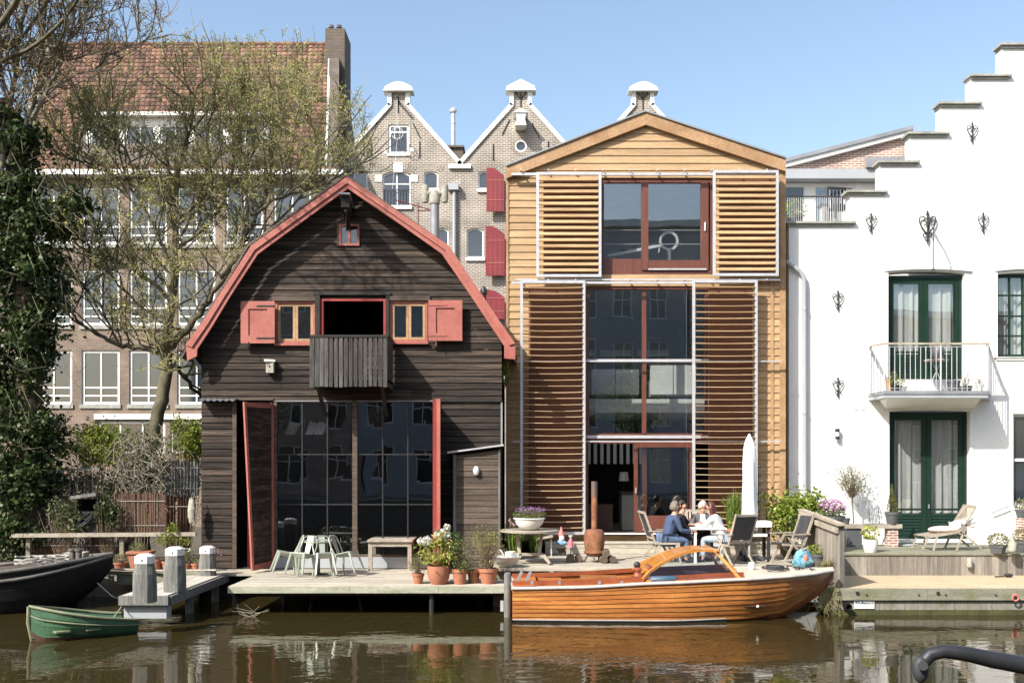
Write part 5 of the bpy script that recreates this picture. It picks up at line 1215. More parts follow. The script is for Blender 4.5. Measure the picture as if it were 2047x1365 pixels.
# --- varnished launch
bst = []
sheer = [(0, .627), (1.2, .655), (2.6, .735), (4.2, .80), (5.2, .825), (6.09, .86)]
def interp(tab, x): 
    for (a, b), (c, d) in zip(tab, tab[1:]):
        if x <= c: f = (x-a)/(c-a); f = f*f*(3-2*f)*.3+f*.7; return b+(d-b)*f
    return tab[-1][1]
beam = [(0, .80), (1.5, .90), (3.0, .95), (4.2, .90), (5.0, .68), (5.6, .38), (6.09, .015)]
bott = [(0, .03), (3.2, .03), (4.4, .05), (5.0, .12), (5.4, .30), (5.75, .53), (6.09, .85)]
for i in range(40):
    xx = 6.09*i/39; f = xx/6.09; bst.append((xx, interp(beam, xx), interp(sheer, xx), interp(bott, xx), (1.5, .10+.55*max(0, (f-.45)/.55)**1.2)))
LX, LY = X(1024, 17.35), 18.2
t, prof = hull('motor_launch', 'varnished mahogany motor launch with arched wooden windscreen frame moored at the terrace', 'boat', bst, (LX, LY, 0), R(.3), 8, (M['vmaho'], M['vred']), lap=.014)
mb = MB(); s0 = bst[0]; pr = [prof(s0, k) for k in range(9)]; loop = [(-y, z) for y, z in pr]+[(y, z) for y, z in reversed(pr)]
mb.add([(0, y, z) for y, z in loop], [tuple(range(len(loop)))]); mb.build('transom', M['vred'], t, local=True)
mb = MB()                                          # boot stripe and black underwater band
for sd in (-1, 1):
    vs = []
    for st in bst[:26]: y1, z1 = prof(st, 8); vs += [(st[0], sd*(y1+.022), z1+.012), (st[0], sd*(y1+.022), z1+.035)]
    mb.add(vs, [(2*i, 2*i+2, 2*i+3, 2*i+1) for i in range(25)])
mb.build('boot_stripe', M['rubr'], t, local=True)
mb = MB()
for sd in (-1, 1):
    vs = []
    for st in bst:
        y1, z1 = prof(st, 8); vs += [(st[0], sd*(y1+.018)*(1 if z1 < .05 else 1), z1+.01), (st[0], sd*max(0, y1*.9+.01-max(0, z1-.04)*3), -.3)]
    vs = vs[:2*26]; mb.add(vs, [(2*i, 2*i+2, 2*i+3, 2*i+1) for i in range(25)])
mb.add([(-.005, -.8, .04), (-.005, .8, .04), (-.005, .7, -.3), (-.005, -.7, -.3)], [(0, 1, 2, 3)]); mb.build('underwater_band', M['navy'], t, local=True)
mb = MB()
for sd in (-1, 1): mb.tube([(st[0], sd*(st[1]+.012), st[2]-.005) for st in bst], [.034]*len(bst), 8)
mb.bar((0, -.8, bst[0][2]), (0, .8, bst[0][2]), .05, .06); mb.build('rub_rail', M['rubr'], t, 60, local=True)
mb = MB(); vs = []
CI = [k for k, st in enumerate(bst) if st[0] <= 4.35]
for sd in (-1, 1):
    vs = []
    for k in CI: st = bst[k]; vs += [(st[0], sd*st[1], st[2]+.012), (st[0], sd*(st[1]-.17), st[2]+.022), (st[0], sd*(st[1]-.175), st[2]-.35)]
    mb.add(vs, [(3*i+j, 3*i+j+1, 3*i+4+j, 3*i+3+j) for i in range(len(CI)-1) for j in range(2)])
mb.add([(.0, -.8, .655), (.0, .8, .655), (.45, .8, .672), (.45, -.8, .672), (.45, .8, .3), (.45, -.8, .3)], [(0, 1, 2, 3), (3, 2, 4, 5)]); mb.build('side_deck', M['vmaho'], t, 40, local=True)
mb = MB(); mb.box(.4, 4.6, -.75, .75, .28, .3); mb.build('cabin_sole', M['brown'], t, local=True)
mb = MB()
for sd in (-1, 1):
    vs = []
    for k in CI: st = bst[k]; vs += [(st[0], sd*(st[1]-.18), st[2]+.024), (st[0], sd*(st[1]-.18), st[2]+.105), (st[0], sd*(st[1]-.21), st[2]+.105), (st[0], sd*(st[1]-.21), st[2]+.024)]
    mb.add(vs, [(4*i+j, 4*i+(j+1) % 4, 4*i+4+(j+1) % 4, 4*i+4+j) for i in range(len(CI)-1) for j in range(4)])
mb.build('coaming', M['vred'], t, 40, local=True)
mb = MB(); mb.box(.5, .95, -.6, .6, .31, .66); mb.box(1.3, 2.0, -.3, .3, .31, .74); mb.box(2.5, 2.95, -.62, .62, .31, .70); mb.build('bench', M['vmaho'], t, local=True)
mb = MB(); mb.box(2.5, 2.57, -.62, -.1, .71, 1.0); mb.box(3.3, 3.75, .08, .6, .5, .8); mb.build('seat_back', M['vred'], t, local=True)
FD = [k for k, st in enumerate(bst) if st[0] >= 4.2]; mb = MB(); vs = []
for k in FD: st = bst[k]; vs += [(st[0], -st[1], st[2]+.016), (st[0], -st[1]*.5, st[2]+.05), (st[0], 0, st[2]+.065), (st[0], st[1]*.5, st[2]+.05), (st[0], st[1], st[2]+.016)]
mb.add(vs, [(5*i+j, 5*i+5+j, 5*i+6+j, 5*i+1+j) for i in range(len(FD)-1) for j in range(4)]); k = bst[FD[0]]
mb.add([(k[0], -k[1]*.93, k[2]+.02), (k[0], k[1]*.93, k[2]+.02), (k[0], k[1]*.75, .3), (k[0], -k[1]*.75, .3)], [(0, 1, 2, 3)]); mb.build('foredeck', M['fdeck'], t, 40, local=True)
# windscreen: two curved side frames joined over the top
def ws(px, py, Y): p = P(px, py, Y); return Vector((p.x-LX, 0, p.z))
arc = [(1283, 1156), (1300, 1141), (1322, 1128), (1350, 1115), (1380, 1105), (1410, 1101), (1438, 1103)]
arc = [ws(a, b+1, 17.5) for a, b in arc]; foot = ws(1479, 1159, 17.5); topi = arc[-1]
for sd in (-1, 1):
    yb = lambda z: sd*(0.80-.36*max(0, (z-.78))/.45)
    A = [Vector((p.x, yb(p.z), p.z)) for p in arc]; Fo = Vector((foot.x, yb(foot.z), foot.z))
    mb = MB()
    for a, b in zip(A, A[1:]): mb.bar(a, b+(b-a)*.06, .04, .05, (0, 0, 1))
    mb.bar(A[-1]+Vector((-.03, 0, .02)), Fo, .04, .055, (1, 0, .3)); b0 = ws(1290, 1164, 17.5); mb.bar(Vector((b0.x, sd*.8, A[0].z-.02)), Fo+Vector((0, 0, 0)), .03, .03); o = mb.build('windscreen_frame', M['varn'], t, local=True)
    mb = MB(); m = A+[Fo]; mb.add([p+Vector((0, sd*.004, 0)) for p in m], [tuple(range(len(m)))]); mb.build('screen', M['glassc'], o, local=True)
mb = MB(); zt = topi.z; vs = []
for k, p in enumerate(arc): yy = 0.80-.36*max(0, p.z-.78)/.45; vs += [(p.x, -yy, p.z+.024), (p.x, -yy+.2, p.z+.028), (p.x, yy-.2, p.z+.028), (p.x, yy, p.z+.024)]
n = len(arc); mb.add(vs, [(4*i+j, 4*i+1+j, 4*i+5+j, 4*i+4+j) for i in range(n-1) for j in (0, 1, 2)])
mb.build('windscreen_top_panel', M['varn'], t, local=True)
mb = MB(); mb.bar((topi.x, -.54, zt+.02), (topi.x, .54, zt+.02), .05, .03); mb.bar((topi.x, 0, zt+.02), (foot.x+.12, 0, foot.z+.07), .04, .04); mb.bar((foot.x, -.8, foot.z+.01), (foot.x+.12, 0, foot.z+.07), .05, .05); mb.bar((foot.x, .8, foot.z+.01), (foot.x+.12, 0, foot.z+.07), .05, .05); mb.build('windscreen_header', M['varn'], t, local=True)
mb = MB(); 
for sd in (-1, 1): mb.add([(topi.x, sd*.54, zt), (topi.x, 0, zt+.02), (foot.x+.12, 0, foot.z+.07), (foot.x, sd*.8, foot.z+.02)], [(0, 1, 2, 3)])
mb.build('front_screen', M['glassc'], t, local=True)
# carved ornament post / fittings
c = ws(1275, 1162, 17.55); mb = MB(); mb.lathe([(.09, -.02), (.07, .06), (.10, .1), (.06, .16), (.085, .22), (.05, .26)], (c.x, -.62, c.z), 10); mb.build('turned_post', M['vred'], t, 40, local=True)
MB().ball((c.x-.01, -.62, c.z+.3), .065).build('post_knob', M['iron'], t, local=True)
mb = MB()
for px in (1030, 1048): p = ws(px, 1150, 17.6); mb.bar((p.x-.03, -.5, .60), (p.x+.12, -.5, .9), .04, .05)
for px in (1060, 1115, 1195, 1240): p = ws(px, 1165, 17.4); mb.box(p.x, p.x+.05, -.83, -.78, p.z-.02, p.z+.04)
mb.build('cleat', M['lead'], t, local=True)
p = ws(1506, 1158, 18.1); mb = MB(); mb.lathe([(.05, -.06), (.02, -.03), (.02, .12), (.065, .13), (.068, .17)], (p.x, 0, p.z+.04), 12); mb.build('bow_light_base', M['alu'], t, 40, local=True)
MB().lathe([(.066, .171), (.07, .22), (.06, .27), (.02, .28)], (p.x, 0, p.z+.04), 12).build('bow_light_lens', M['enamel'], t, 40, local=True)
mb = MB(); p = ws(1515, 1212, 17.4); mb.lathe([(.022, -.01), (.022, .01)], (p.x, 0, p.z), 10)
v = [(a, -(interp(beam, p.x)*.93+.05)+c_*0, z) for a, b, z in mb.v for c_ in (0,)]; 
MB().ball((p.x, -(prof((p.x, interp(beam, p.x), .8, .04, (1.5, .2)), 4)[0]+.02), p.z), .028, .03, .028).build('hull_fitting', M['enamel'], t, local=True)
mb = MB(); r_ = random.Random(3)
pts = [Vector((4.75+.9*i/30+r_.uniform(-.06, .06), r_.uniform(-.35, .15), .905+r_.uniform(0, .03))) for i in range(31)]; mb.tube(pts, .012, 5); pts = [Vector((4.9+.16*math.cos(a), -.3+.1*math.sin(a), .90+.004*a)) for a in np.linspace(0, 22, 60)]; mb.tube(pts, .012, 5); mb.build('bow_rope', M['mesh'], t, local=True)
tf = thing('boat_fender', 'blue-grey cylindrical fender lying on the launch side deck', 'fender', (0, 0, 0)); a, b = P(1297, 1159, 17.45), P(1352, 1157, 17.45)
tf.location = a; MB().tube([a-Vector((.02, 0, 0)), a+Vector((.03, 0, 0)), a+(b-a)*.1, a+(b-a)*.92, b, b+Vector((.03, 0, 0))], [.012, .05, .068, .068, .045, .012], 12).build('body', M['fender'], tf, 60)
MB().tube([a, a+Vector((-.15, .03, .0)), a+Vector((-.3, .05, .03))], .01, 5).build('lanyard', M['iron'], tf)
# mooring pile at the stern
t = thing('mooring_pile', 'dark round timber pile at the stern of the varnished launch', 'pile', (X(1015, 18.1), 18.1, -.3)); c = Vector((X(1015, 18.1), 18.1, 0))
MB().lathe([(.07, -.6), (.07, .78), (.06, .83), (.02, .84)], c, 12).build('shaft', M['post'], t, 40); MB().box(c.x-.14, c.x-.08, c.y, c.y+.05, .1, .3).build('bracket', M['alu'], t)
# --- green dinghy
gst = []
for i in range(22):
    f = i/21; xx = 1.6*f; hb = .52*(1-max(0, (f-.35)/.65)**2.6)*(.86+.14*math.sin(min(1, f*2)*1.57)); gst.append((xx, max(hb, .02), .24+.32*f**1.3, -.03+.0*f if f < .93 else -.03+(f-.93)*2.0, (2.2, .30+.25*f)))
t, prof = hull('green_dinghy', 'small faded green wooden rowing dinghy with worn red bottom beside the jetty', 'boat', gst, (-6.62, 16.65, 0), R(-139), 4, (M['boatg'], M['boatr']), lap=.008)
mb = MB()
for sd in (-1, 1): mb.tube([(s[0], sd*(s[1]+.01), s[2]) for s in gst], .025, 6)
mb.build('gunwale', M['gunw'], t, 60, local=True)
mb = MB()
for sd in (-1, 1): mb.tube([(s[0], sd*(prof(s, 1.3)[0]+.02), prof(s, 1.3)[1]) for s in gst], .013, 6)
mb.tube([(1.62, 0, .56), (1.63, 0, .3), (1.58, 0, .0)], [.03, .03, .02], 6); mb.build('rubbing_strake', M['gunw'], t, 60, local=True)
mb = MB()
for xx in (.2, .65, 1.1): k = gst[int(xx/1.6*21)]; mb.box(xx, xx+.22, -k[1]+.02, k[1]-.02, .14, .165)
mb.build('thwart', M['gunw'], t, local=True)
mb = MB(); vs = []
for s in gst: vs += [(s[0], -s[1]*.92, s[2]-.03), (s[0], -s[1]*.7, .04), (s[0], s[1]*.7, .04), (s[0], s[1]*.92, s[2]-.03)]
mb.add(vs, [(4*i+j, 4*i+4+j, 4*i+5+j, 4*i+1+j) for i in range(21) for j in range(3)]); mb.build('inner_hull', M['boatg'], t, 40, local=True)
mb = MB(); vs = []                               # worn red waterline patch
for s in gst[4:]: a = prof(s, 3.2); b = prof(s, 4); vs += [(s[0], a[0]+.014, a[1]-.02), (s[0], b[0]+.018, b[1]-.01)]
mb.add(vs, [(2*i, 2*i+2, 2*i+3, 2*i+1) for i in range(len(gst)-5)]); vs = [(a, -b, c) for a, b, c in vs]; mb.add(vs, [(2*i+1, 2*i+3, 2*i+2, 2*i) for i in range(len(gst)-5)]); mb.build('red_waterline', M['boatr'], t, 40, local=True)
# --- black barge
kst = []
for i in range(26):
    f = i/25; xx = 7.5*f; hb = 1.25*(1-max(0, (f-.68)/.32)**2.4); kst.append((xx, max(hb, .03), .66+.38*max(0, (f-.4)/.6)**1.8, -.12 if f < .8 else -.12+1.0*((f-.8)/.2)**1.6, (3, .08+.35*max(0, (f-.6)/.4))))
t, prof = hull('black_barge', 'old black steel barge with rounded bow at the left edge', 'barge', kst, (X(212, 19.5)-7.35, 18.6, 0), R(8), 5, (M['barge'], M['barge']), lap=.004)
mb = MB()
for sd in (-1, 1):
    mb.tube([(s[0], sd*(s[1]+.01), s[2]) for s in kst], .04, 6); mb.tube([(s[0], sd*(prof(s, .9)[0]+.03), prof(s, .9)[1]) for s in kst], .035, 6)
mb.build('gunwale', M['bargeg'], t, 60, local=True)
mb = MB(); vs = []
for s in kst: vs += [(s[0], -s[1]*.97, s[2]-.04), (s[0], s[1]*.97, s[2]-.04)]
mb.add(vs, [(2*i, 2*i+2, 2*i+3, 2*i+1) for i in range(25)]); mb.build('deck', M['shed'], t, local=True)
mb = MB(); r_ = random.Random(5)
for k in range(3):
    cx_, cy_ = 6.0+k*.22, -.35+k*.12
    mb.tube([(cx_+(.22+.05*r_.random())*math.cos(a), cy_+.2*math.sin(a), 0.87+.03*a/3+r_.uniform(0, .02)) for a in np.linspace(0, 16, 50)], .018, 5)
mb.build('rope_coil', M['rope'], t, local=True)
mb = MB()
for xx, yy in ((6.75, -.1), (6.9, -.2)): mb.lathe([(.06, 0), (.06, .22), (.085, .23), (.085, .27)], (xx, yy, .9), 10)
mb.box(4.3, 4.36, -1.0, -.9, .8, 1.2); mb.build('bollard', M['bargeg'], t, 40, local=True)
MB().box(6.5, 6.9, .1, .5, .84, 1.06).build('hatch_box', M['statue'], t, local=True)
# ================================================================ JETTY AND MOORING POSTS
JX0, JX1, JZ = -6.95, -6.12, .543
t = thing('jetty', 'narrow wooden jetty with pale plank top jutting out over the canal', 'jetty', (-6.5, 19, JZ))
mb = MB(); planks(mb, JX0, JX1, 17.1, 20.7, JZ, .04, .2, 'y'); mb.build('planks', M['deck2'], t)
mb = MB(); mb.box(JX0-.02, JX1+.02, 17.03, 17.095, JZ-.17, JZ-.01); mb.box(JX1+.002, JX1+.06, 17.1, 20.6, JZ-.18, JZ-.02); mb.box(JX0-.06, JX0-.002, 17.1, 20.6, JZ-.18, JZ-.02); mb.build('edge_beam', M['post'], t)
mb = MB(); mb.box(JX0+.02, JX1-.05, 17.15, 17.4, .12, JZ-.18); mb.build('support_beam', M['greyp'], t)
mb = MB(); mb.tube([(JX1-.12, 18.6, -.4), (JX1-.12, 18.6, JZ-.05)], .08, 9); mb.tube([(JX1-.12, 20.2, -.4), (JX1-.12, 20.2, JZ-.05)], .08, 9); mb.build('pile', M['post'], t)
mb = MB(); mb.tube([(JX0+.1, 17.25, -.4), (JX0+.1, 17.25, .14)], .06, 10); mb.build('blue_pile', mat('blue_paint', (.02, .05, .22), None, .5), t)
mb = MB(); 
for xx in (JX0+.3, JX1-.2): mb.tube([(xx, 17.02, JZ-.09), (xx, 17.04, JZ-.09)], .015, 6)
mb.build('bolt', M['iron'], t)
def post(c, w_, h, label):
    t = thing('mooring_post', label, 'mooring post', c, 0, 'white-capped mooring posts'); c = Vector(c); mb = MB()
    hw = w_/2; lv = [(0, 1.02), (h*.35, 1.0), (h*.6, .97), (h-.14, .80)]
    cor = [(-1, -.7), (-.6, -1), (.6, -1), (1, -.6), (1, .6), (.6, 1), (-.6, 1), (-1, .7)]
    vs = [c+Vector((a*hw*s*random.uniform(.96, 1.04), b*hw*s, z_)) for z_, s in lv for a, b in cor]
    mb.add(vs, [(8*i+k, 8*i+(k+1) % 8, 8*i+8+(k+1) % 8, 8*i+8+k) for i in range(3) for k in range(8)]); mb.build('shaft', M['post'], t)
    mb = MB(); vs = [c+Vector((a*hw*s, b*hw*s, z_)) for z_, s in ((h-.142, .86), (h-.02, .86), (h+.015, .5)) for a, b in cor]; mb.add(vs, [(8*i+k, 8*i+(k+1) % 8, 8*i+8+(k+1) % 8, 8*i+8+k) for i in range(2) for k in range(8)]+[tuple(16+k for k in range(8))])
    mb.build('cap', M['wtrim'], t)
    MB().ball(c+Vector((0, -hw*.86, h-.085)), .016, .01, .016).build('bolt', M['iron'], t); return t
post(G(290, 1203, JZ), .33, .80, 'white-capped mooring post nearest the water end of the jetty')
post(G(350, 1181, JZ), .34, .80, 'white-capped mooring post in the middle of the jetty')
c = G(415, 1166, JZ); c.y = 20.2; c.x = X(415, 20.2); post((c.x, c.y, .3), .32, Z(1092, 20.2)-.3, 'white-capped mooring post beside the pots at the boathouse deck corner')
t = thing('mooring_line', 'pale mooring rope from the jetty to the green dinghy', 'rope', P(250, 1203, 17.2))
MB().tube([P(249, 1203, 17.2), P(243, 1212, 17.1), P(222, 1240, 16.2)], .011, 5).build('rope', M['rope'], t)
c = P(249, 1202, 17.18); MB().tube([c+Vector((.05*math.cos(a), .05*math.sin(a), .01*a/6)) for a in np.linspace(0, 18, 40)]+[c+Vector((.5, -.03, -.02))], .012, 5).build('knot', M['rope'], t)
t = thing('blue_rope', 'sagging black rope between barge and jetty', 'rope', P(190, 1160, 18.5)); MB().tube([P(195, 1165, 18.7), P(225, 1192, 18.3), P(262, 1203, 17.6)], .012, 5).build('strand', M['iron'], t)
# planter ledge left of the deck
LY0 = 20.3; zl = Z(1142, LY0)
mb = MB(); mb.box(X(208, LY0), X(405, LY0), LY0, LY0+.65, zl-.06, zl); mb.box(X(232, LY0), X(400, LY0), LY0+.03, LY0+.06, Z(1168, LY0), zl-.062); mb.build('planter_ledge', M['mossw'], kind='structure')
mb = MB(); mb.tube([P(210, 1136, LY0-.05), P(300, 1140, LY0-.05), P(432, 1139, LY0-.3)], .018, 6); mb.build('ledge_rail', M['rope'], kind='structure')
MB().box(-30, X(395, 20.8), 20.85, 20.94, -.6, .45).build('bank_wall', M['wetw'], kind='structure')
# ================================================================ PEOPLE
def skin_mesh(joints, edges, sub=2, root=0):
    """joints: list of (vec, radius or (rx, ry)); returns baked verts, faces"""
    me = bpy.data.meshes.new('sk'); me.from_pydata([tuple(j[0]) for j in joints], edges, []); me.update()
    ob = bpy.data.objects.new('sk', me); COL.objects.link(ob); m = ob.modifiers.new('s', 'SKIN'); m.use_smooth_shade = True; m.branch_smoothing = .6
    if not me.skin_vertices: me.skin_vertices.new() if hasattr(me.skin_vertices, 'new') else None
    d = me.skin_vertices[0].data
    for i, j in enumerate(joints): r = j[1]; d[i].radius = r if hasattr(r, '__len__') else (r, r); d[i].use_root = (i == root)
    s = ob.modifiers.new('u', 'SUBSURF'); s.levels = sub; s.render_levels = sub
    dg = bpy.context.evaluated_depsgraph_get(); ev = ob.evaluated_get(dg); em = ev.to_mesh()
    v = [tuple(x.co) for x in em.vertices]; f = [tuple(p.vertices) for p in em.polygons]
    ev.to_mesh_clear(); bpy.data.objects.remove(ob); bpy.data.meshes.remove(me); return v, f
def hand(J, E, wi, w, d, up):
    """palm, four curled fingers and a thumb from wrist joint wi; d forward, up = back of the hand"""
    d = Vector(d).normalized(); up = Vector(up); sd = d.cross(up).normalized(); up = sd.cross(d)
    J.append((w+d*.045, (.028, .02))); p = len(J)-1; E.append((wi, p)); J.append((w+d*.08, (.03, .016))); q = len(J)-1; E.append((p, q))
    for k, (o, l) in enumerate(((-.03, .028), (-.01, .032), (.01, .03), (.03, .024))):
        a = w+d*.09+sd*o; J.append((a, .010)); i0 = len(J)-1; E.append((q, i0)); J.append((a+d*l-up*.006, .009)); E.append((i0, i0+1)); J.append((a+d*(l*1.5)-up*(.012+l*.6), .008)); E.append((i0+1, i0+2)); J.append((a+d*(l*1.6)-up*(.02+l), .007)); E.append((i0+2, i0+3))
    a = w+d*.035-sd*.035; J.append((a, .012)); i0 = len(J)-1; E.append((p, i0)); J.append((a+d*.03-sd*.012-up*.01, .010)); E.append((i0, i0+1)); J.append((a+d*.05-sd*.008-up*.02, .009)); E.append((i0+1, i0+2))
def person(label, base, face, lean, armL, armR, legs, top, bottom, hair, hairstyle, headturn=0, headdrop=0, shoe='blackc', seat=.45, inner=None):
    """base: floor point under the pelvis; face: heading (radians, 0 = +x). arms: (elbow, wrist) offsets in body frame (fwd, left, up) from shoulder"""
    t = thing('person', label, 'person', base)
    fw = Vector((math.cos(face), math.sin(face), 0)); lf = Vector((-fw.y, fw.x, 0)); up = Vector((0, 0, 1)); b = Vector(base)
    def W(f, l, u): return b+fw*f+lf*l+up*u
    pel = W(0, 0, seat+.10); sp = W(lean*.35, 0, seat+.28); ch = W(lean*.8, 0, seat+.46); nk = W(lean*1.02, 0, seat+.60)
    hf = Vector((math.cos(face+headturn), math.sin(face+headturn), 0))
    hb = nk+up*.07+hf*.02; hc = nk+up*(.155-headdrop*.3)+hf*(.035+headdrop*.3); ht = nk+up*(.225-headdrop*.5)+hf*(.03+headdrop*.5)
    J = [(pel, (.15, .12)), (sp, (.145, .11)), (ch, (.155, .115)), (nk, (.06, .06)), (hb, (.055, .055)), (hc, (.078, .09)), (ht, (.068, .08))]; E = [(0, 1), (1, 2), (2, 3), (3, 4), (4, 5), (5, 6)]
    # nose and chin
    J.append((hc+hf*.088+up*-.012, .016)); E.append((5, 7)); J.append((hc+hf*.055-up*.075, .035)); E.append((4, 8))
    JT = [(pel-up*.02, (.185, .155)), (sp, (.18, .145)), (ch, (.185, .15)), (nk-up*.02, (.095, .09))]; ET = [(0, 1), (1, 2), (2, 3)]
    for s, arm in ((1, armL), (-1, armR)):
        sh = ch+lf*(.175*s)+up*.075; el = sh+fw*arm[0][0]+lf*arm[0][1]*s+up*arm[0][2]; wr = el+fw*arm[1][0]+lf*arm[1][1]*s+up*arm[1][2]
        i = len(J); J += [(sh, .055), (sh.lerp(el, .5), .045), (el, .038), (el.lerp(wr, .5), .035), (wr, .026)]; E += [(2, i), (i, i+1), (i+1, i+2), (i+2, i+3), (i+3, i+4)]
        hand(J, E, i+4, wr, wr-el, up)
        i = len(JT); JT += [(sh, .08), (sh.lerp(el, .5), .06), (el, .052), (el.lerp(wr, .5), .047), (el.lerp(wr, .92), .04)]; ET += [(2, i), (i, i+1), (i+1, i+2), (i+2, i+3), (i+3, i+4)]
    JB = [(pel, (.17, .14))]; EB = []
    for s, lg in ((1, legs[0]), (-1, legs[1])):
        hp = pel+lf*.09*s-up*.02; kn = hp+fw*lg[0][0]+lf*lg[0][1]*s+up*lg[0][2]; an = kn+fw*lg[1][0]+lf*lg[1][1]*s; an.z = b.z+.09
        i = len(J); J += [(hp, .085), (hp.lerp(kn, .5), .07), (kn, .055), (kn.lerp(an, .4), .05), (an, .036), (an-up*.055+fw*.03, .036), (an-up*.065+fw*.15, .028)]; E += [(0, i)]+[(i+k, i+k+1) for k in range(6)]
        i = len(JB); JB += [(hp, .098), (hp.lerp(kn, .5), .084), (kn, .07), (kn.lerp(an, .45), .063), (kn.lerp(an, .95), .055)]; EB += [(0, i)]+[(i+k, i+k+1) for k in range(4)]
        v, f = skin_mesh([(an-up*.045-fw*.03, .046), (an-up*.05+fw*.07, .042), (an-up*.055+fw*.17, .034)], [(0, 1), (1, 2)], 1); MB().add(v, f).build('shoe', M[shoe], t, 180)
    v, f = skin_mesh(J, E); MB().add(v, f).build('body', M['skin'], t, 180)
    v, f = skin_mesh(JT, ET); MB().add(v, f).build('top', M[top], t, 180)
    v, f = skin_mesh(JB, EB); MB().add(v, f).build('trousers', M[bottom], t, 180)
    if inner: v, f = skin_mesh([(ch+fw*.05+up*.03, (.07, .09)), (ch+fw*.08-up*.12, (.06, .085)), (nk+fw*.03-up*.03, .045)], [(1, 0), (0, 2)]); MB().add(v, f).build('shirt', M[inner], t, 180)
    # hair: shell behind and over the skull, with strands jitter
    mb = MB(); c = hc-hf*.018+up*.028; n, m = 16, 10; vs = []
    for i in range(m):
        for k in range(n):
            a = math.pi*.60*i/(m-1); q = 2*math.pi*k/n; dirv = hf*math.sin(a)*math.cos(q)+hf.cross(up)*math.sin(a)*math.sin(q)+up*math.cos(a)
            front = max(0, math.cos(q)); rr = .106*(1-.30*front*(a/1.9)**2)*random.uniform(.96, 1.05); dn = up*(-.05*(1-front)*(i/(m-1))**2)
            if hairstyle == 'long': dn = dn+up*(-.12*(1-front)*(i/(m-1))**2)
            if a > .95 and front > .35: rr *= .8
            vs.append(c+dirv*rr*(1.0 if abs(math.sin(q)) < .7 else .93)+dn)
    mb.add(vs, [(i*n+k, (i+1)*n+k, (i+1)*n+(k+1) % n, i*n+(k+1) % n) for i in range(m-1) for k in range(n)]); mb.build('hair', M[hair], t, 60)
    for s in (-1, 1):
        e = hc+hf*.083+hf.cross(up)*.032*s+up*.02; MB().ball(e, .010, .010, .007, 8, 5).build('eye', M['dark'], t)
        e = hc+hf.cross(up)*.088*s-hf*.01; MB().ball(e, .014, .02, .03, 8, 5).build('ear', M['skin'], t)
    e = hc+hf*.085-up*.05; MB().bar(e-hf.cross(up)*.02, e+hf.cross(up)*.02, .008, .007).build('mouth', M['gred'], t)
    return t
def gp(px, py, z=ZT): return G(px, py, z)
legS = ((.40, .06, -.0), (.04, .0, 0))
Yp = 20.25
person('man in navy blazer and jeans sitting left of the terrace table', (X(1333, Yp), Yp, ZT), R(14), .16,
       ((.10, .06, -.26), (.24, -.02, -.02)), ((.10, .06, -.27), (.25, -.05, -.02)), (((.42, .05, -.02), (.02, .0, 0)), ((.40, .03, -.03), (-.02, 0, 0))), 'jack', 'jean', 'hairg', 'short', R(8), 0, seat=.42)
person('dark-haired person in a black jacket sitting behind the man in the navy blazer', (X(1352, 20.85), 20.85, ZT), R(-20), .10,
       ((.16, .08, -.22), (.22, -.16, .06)), ((.16, .05, -.24), (.2, -.10, .08)), legS[:0] or (((.40, .06, 0), (.02, 0, 0)), ((.40, .06, 0), (.02, 0, 0))), 'blackc', 'blackc', 'haird', 'short', R(-15), 0, seat=.42)
person('white-haired person in grey cardigan facing the canal at the terrace table', (X(1402, 21.15), 21.15, ZT), R(-92), .16,
       ((.16, .10, -.24), (.22, -.12, .0)), ((.16, .10, -.24), (.22, -.12, .0)), (((.40, .06, 0), (.02, 0, 0)), ((.40, .06, 0), (.02, 0, 0))), 'greyc', 'blackc', 'hairw', 'short', R(0), .06, seat=.42, inner='whitec')
person('auburn-haired person in white shirt leaning on the terrace table', (X(1445, 20.3), 20.3, ZT), R(152), .22,
       ((.16, .08, -.20), (.20, -.03, .04)), ((.14, .06, -.24), (.22, -.05, .02)), (((.38, .06, 0), (.0, 0, 0)), ((.38, .06, -.02), (-.05, 0, 0))), 'whitec', 'jeanl', 'hairr', 'long', R(10), .05, seat=.42)
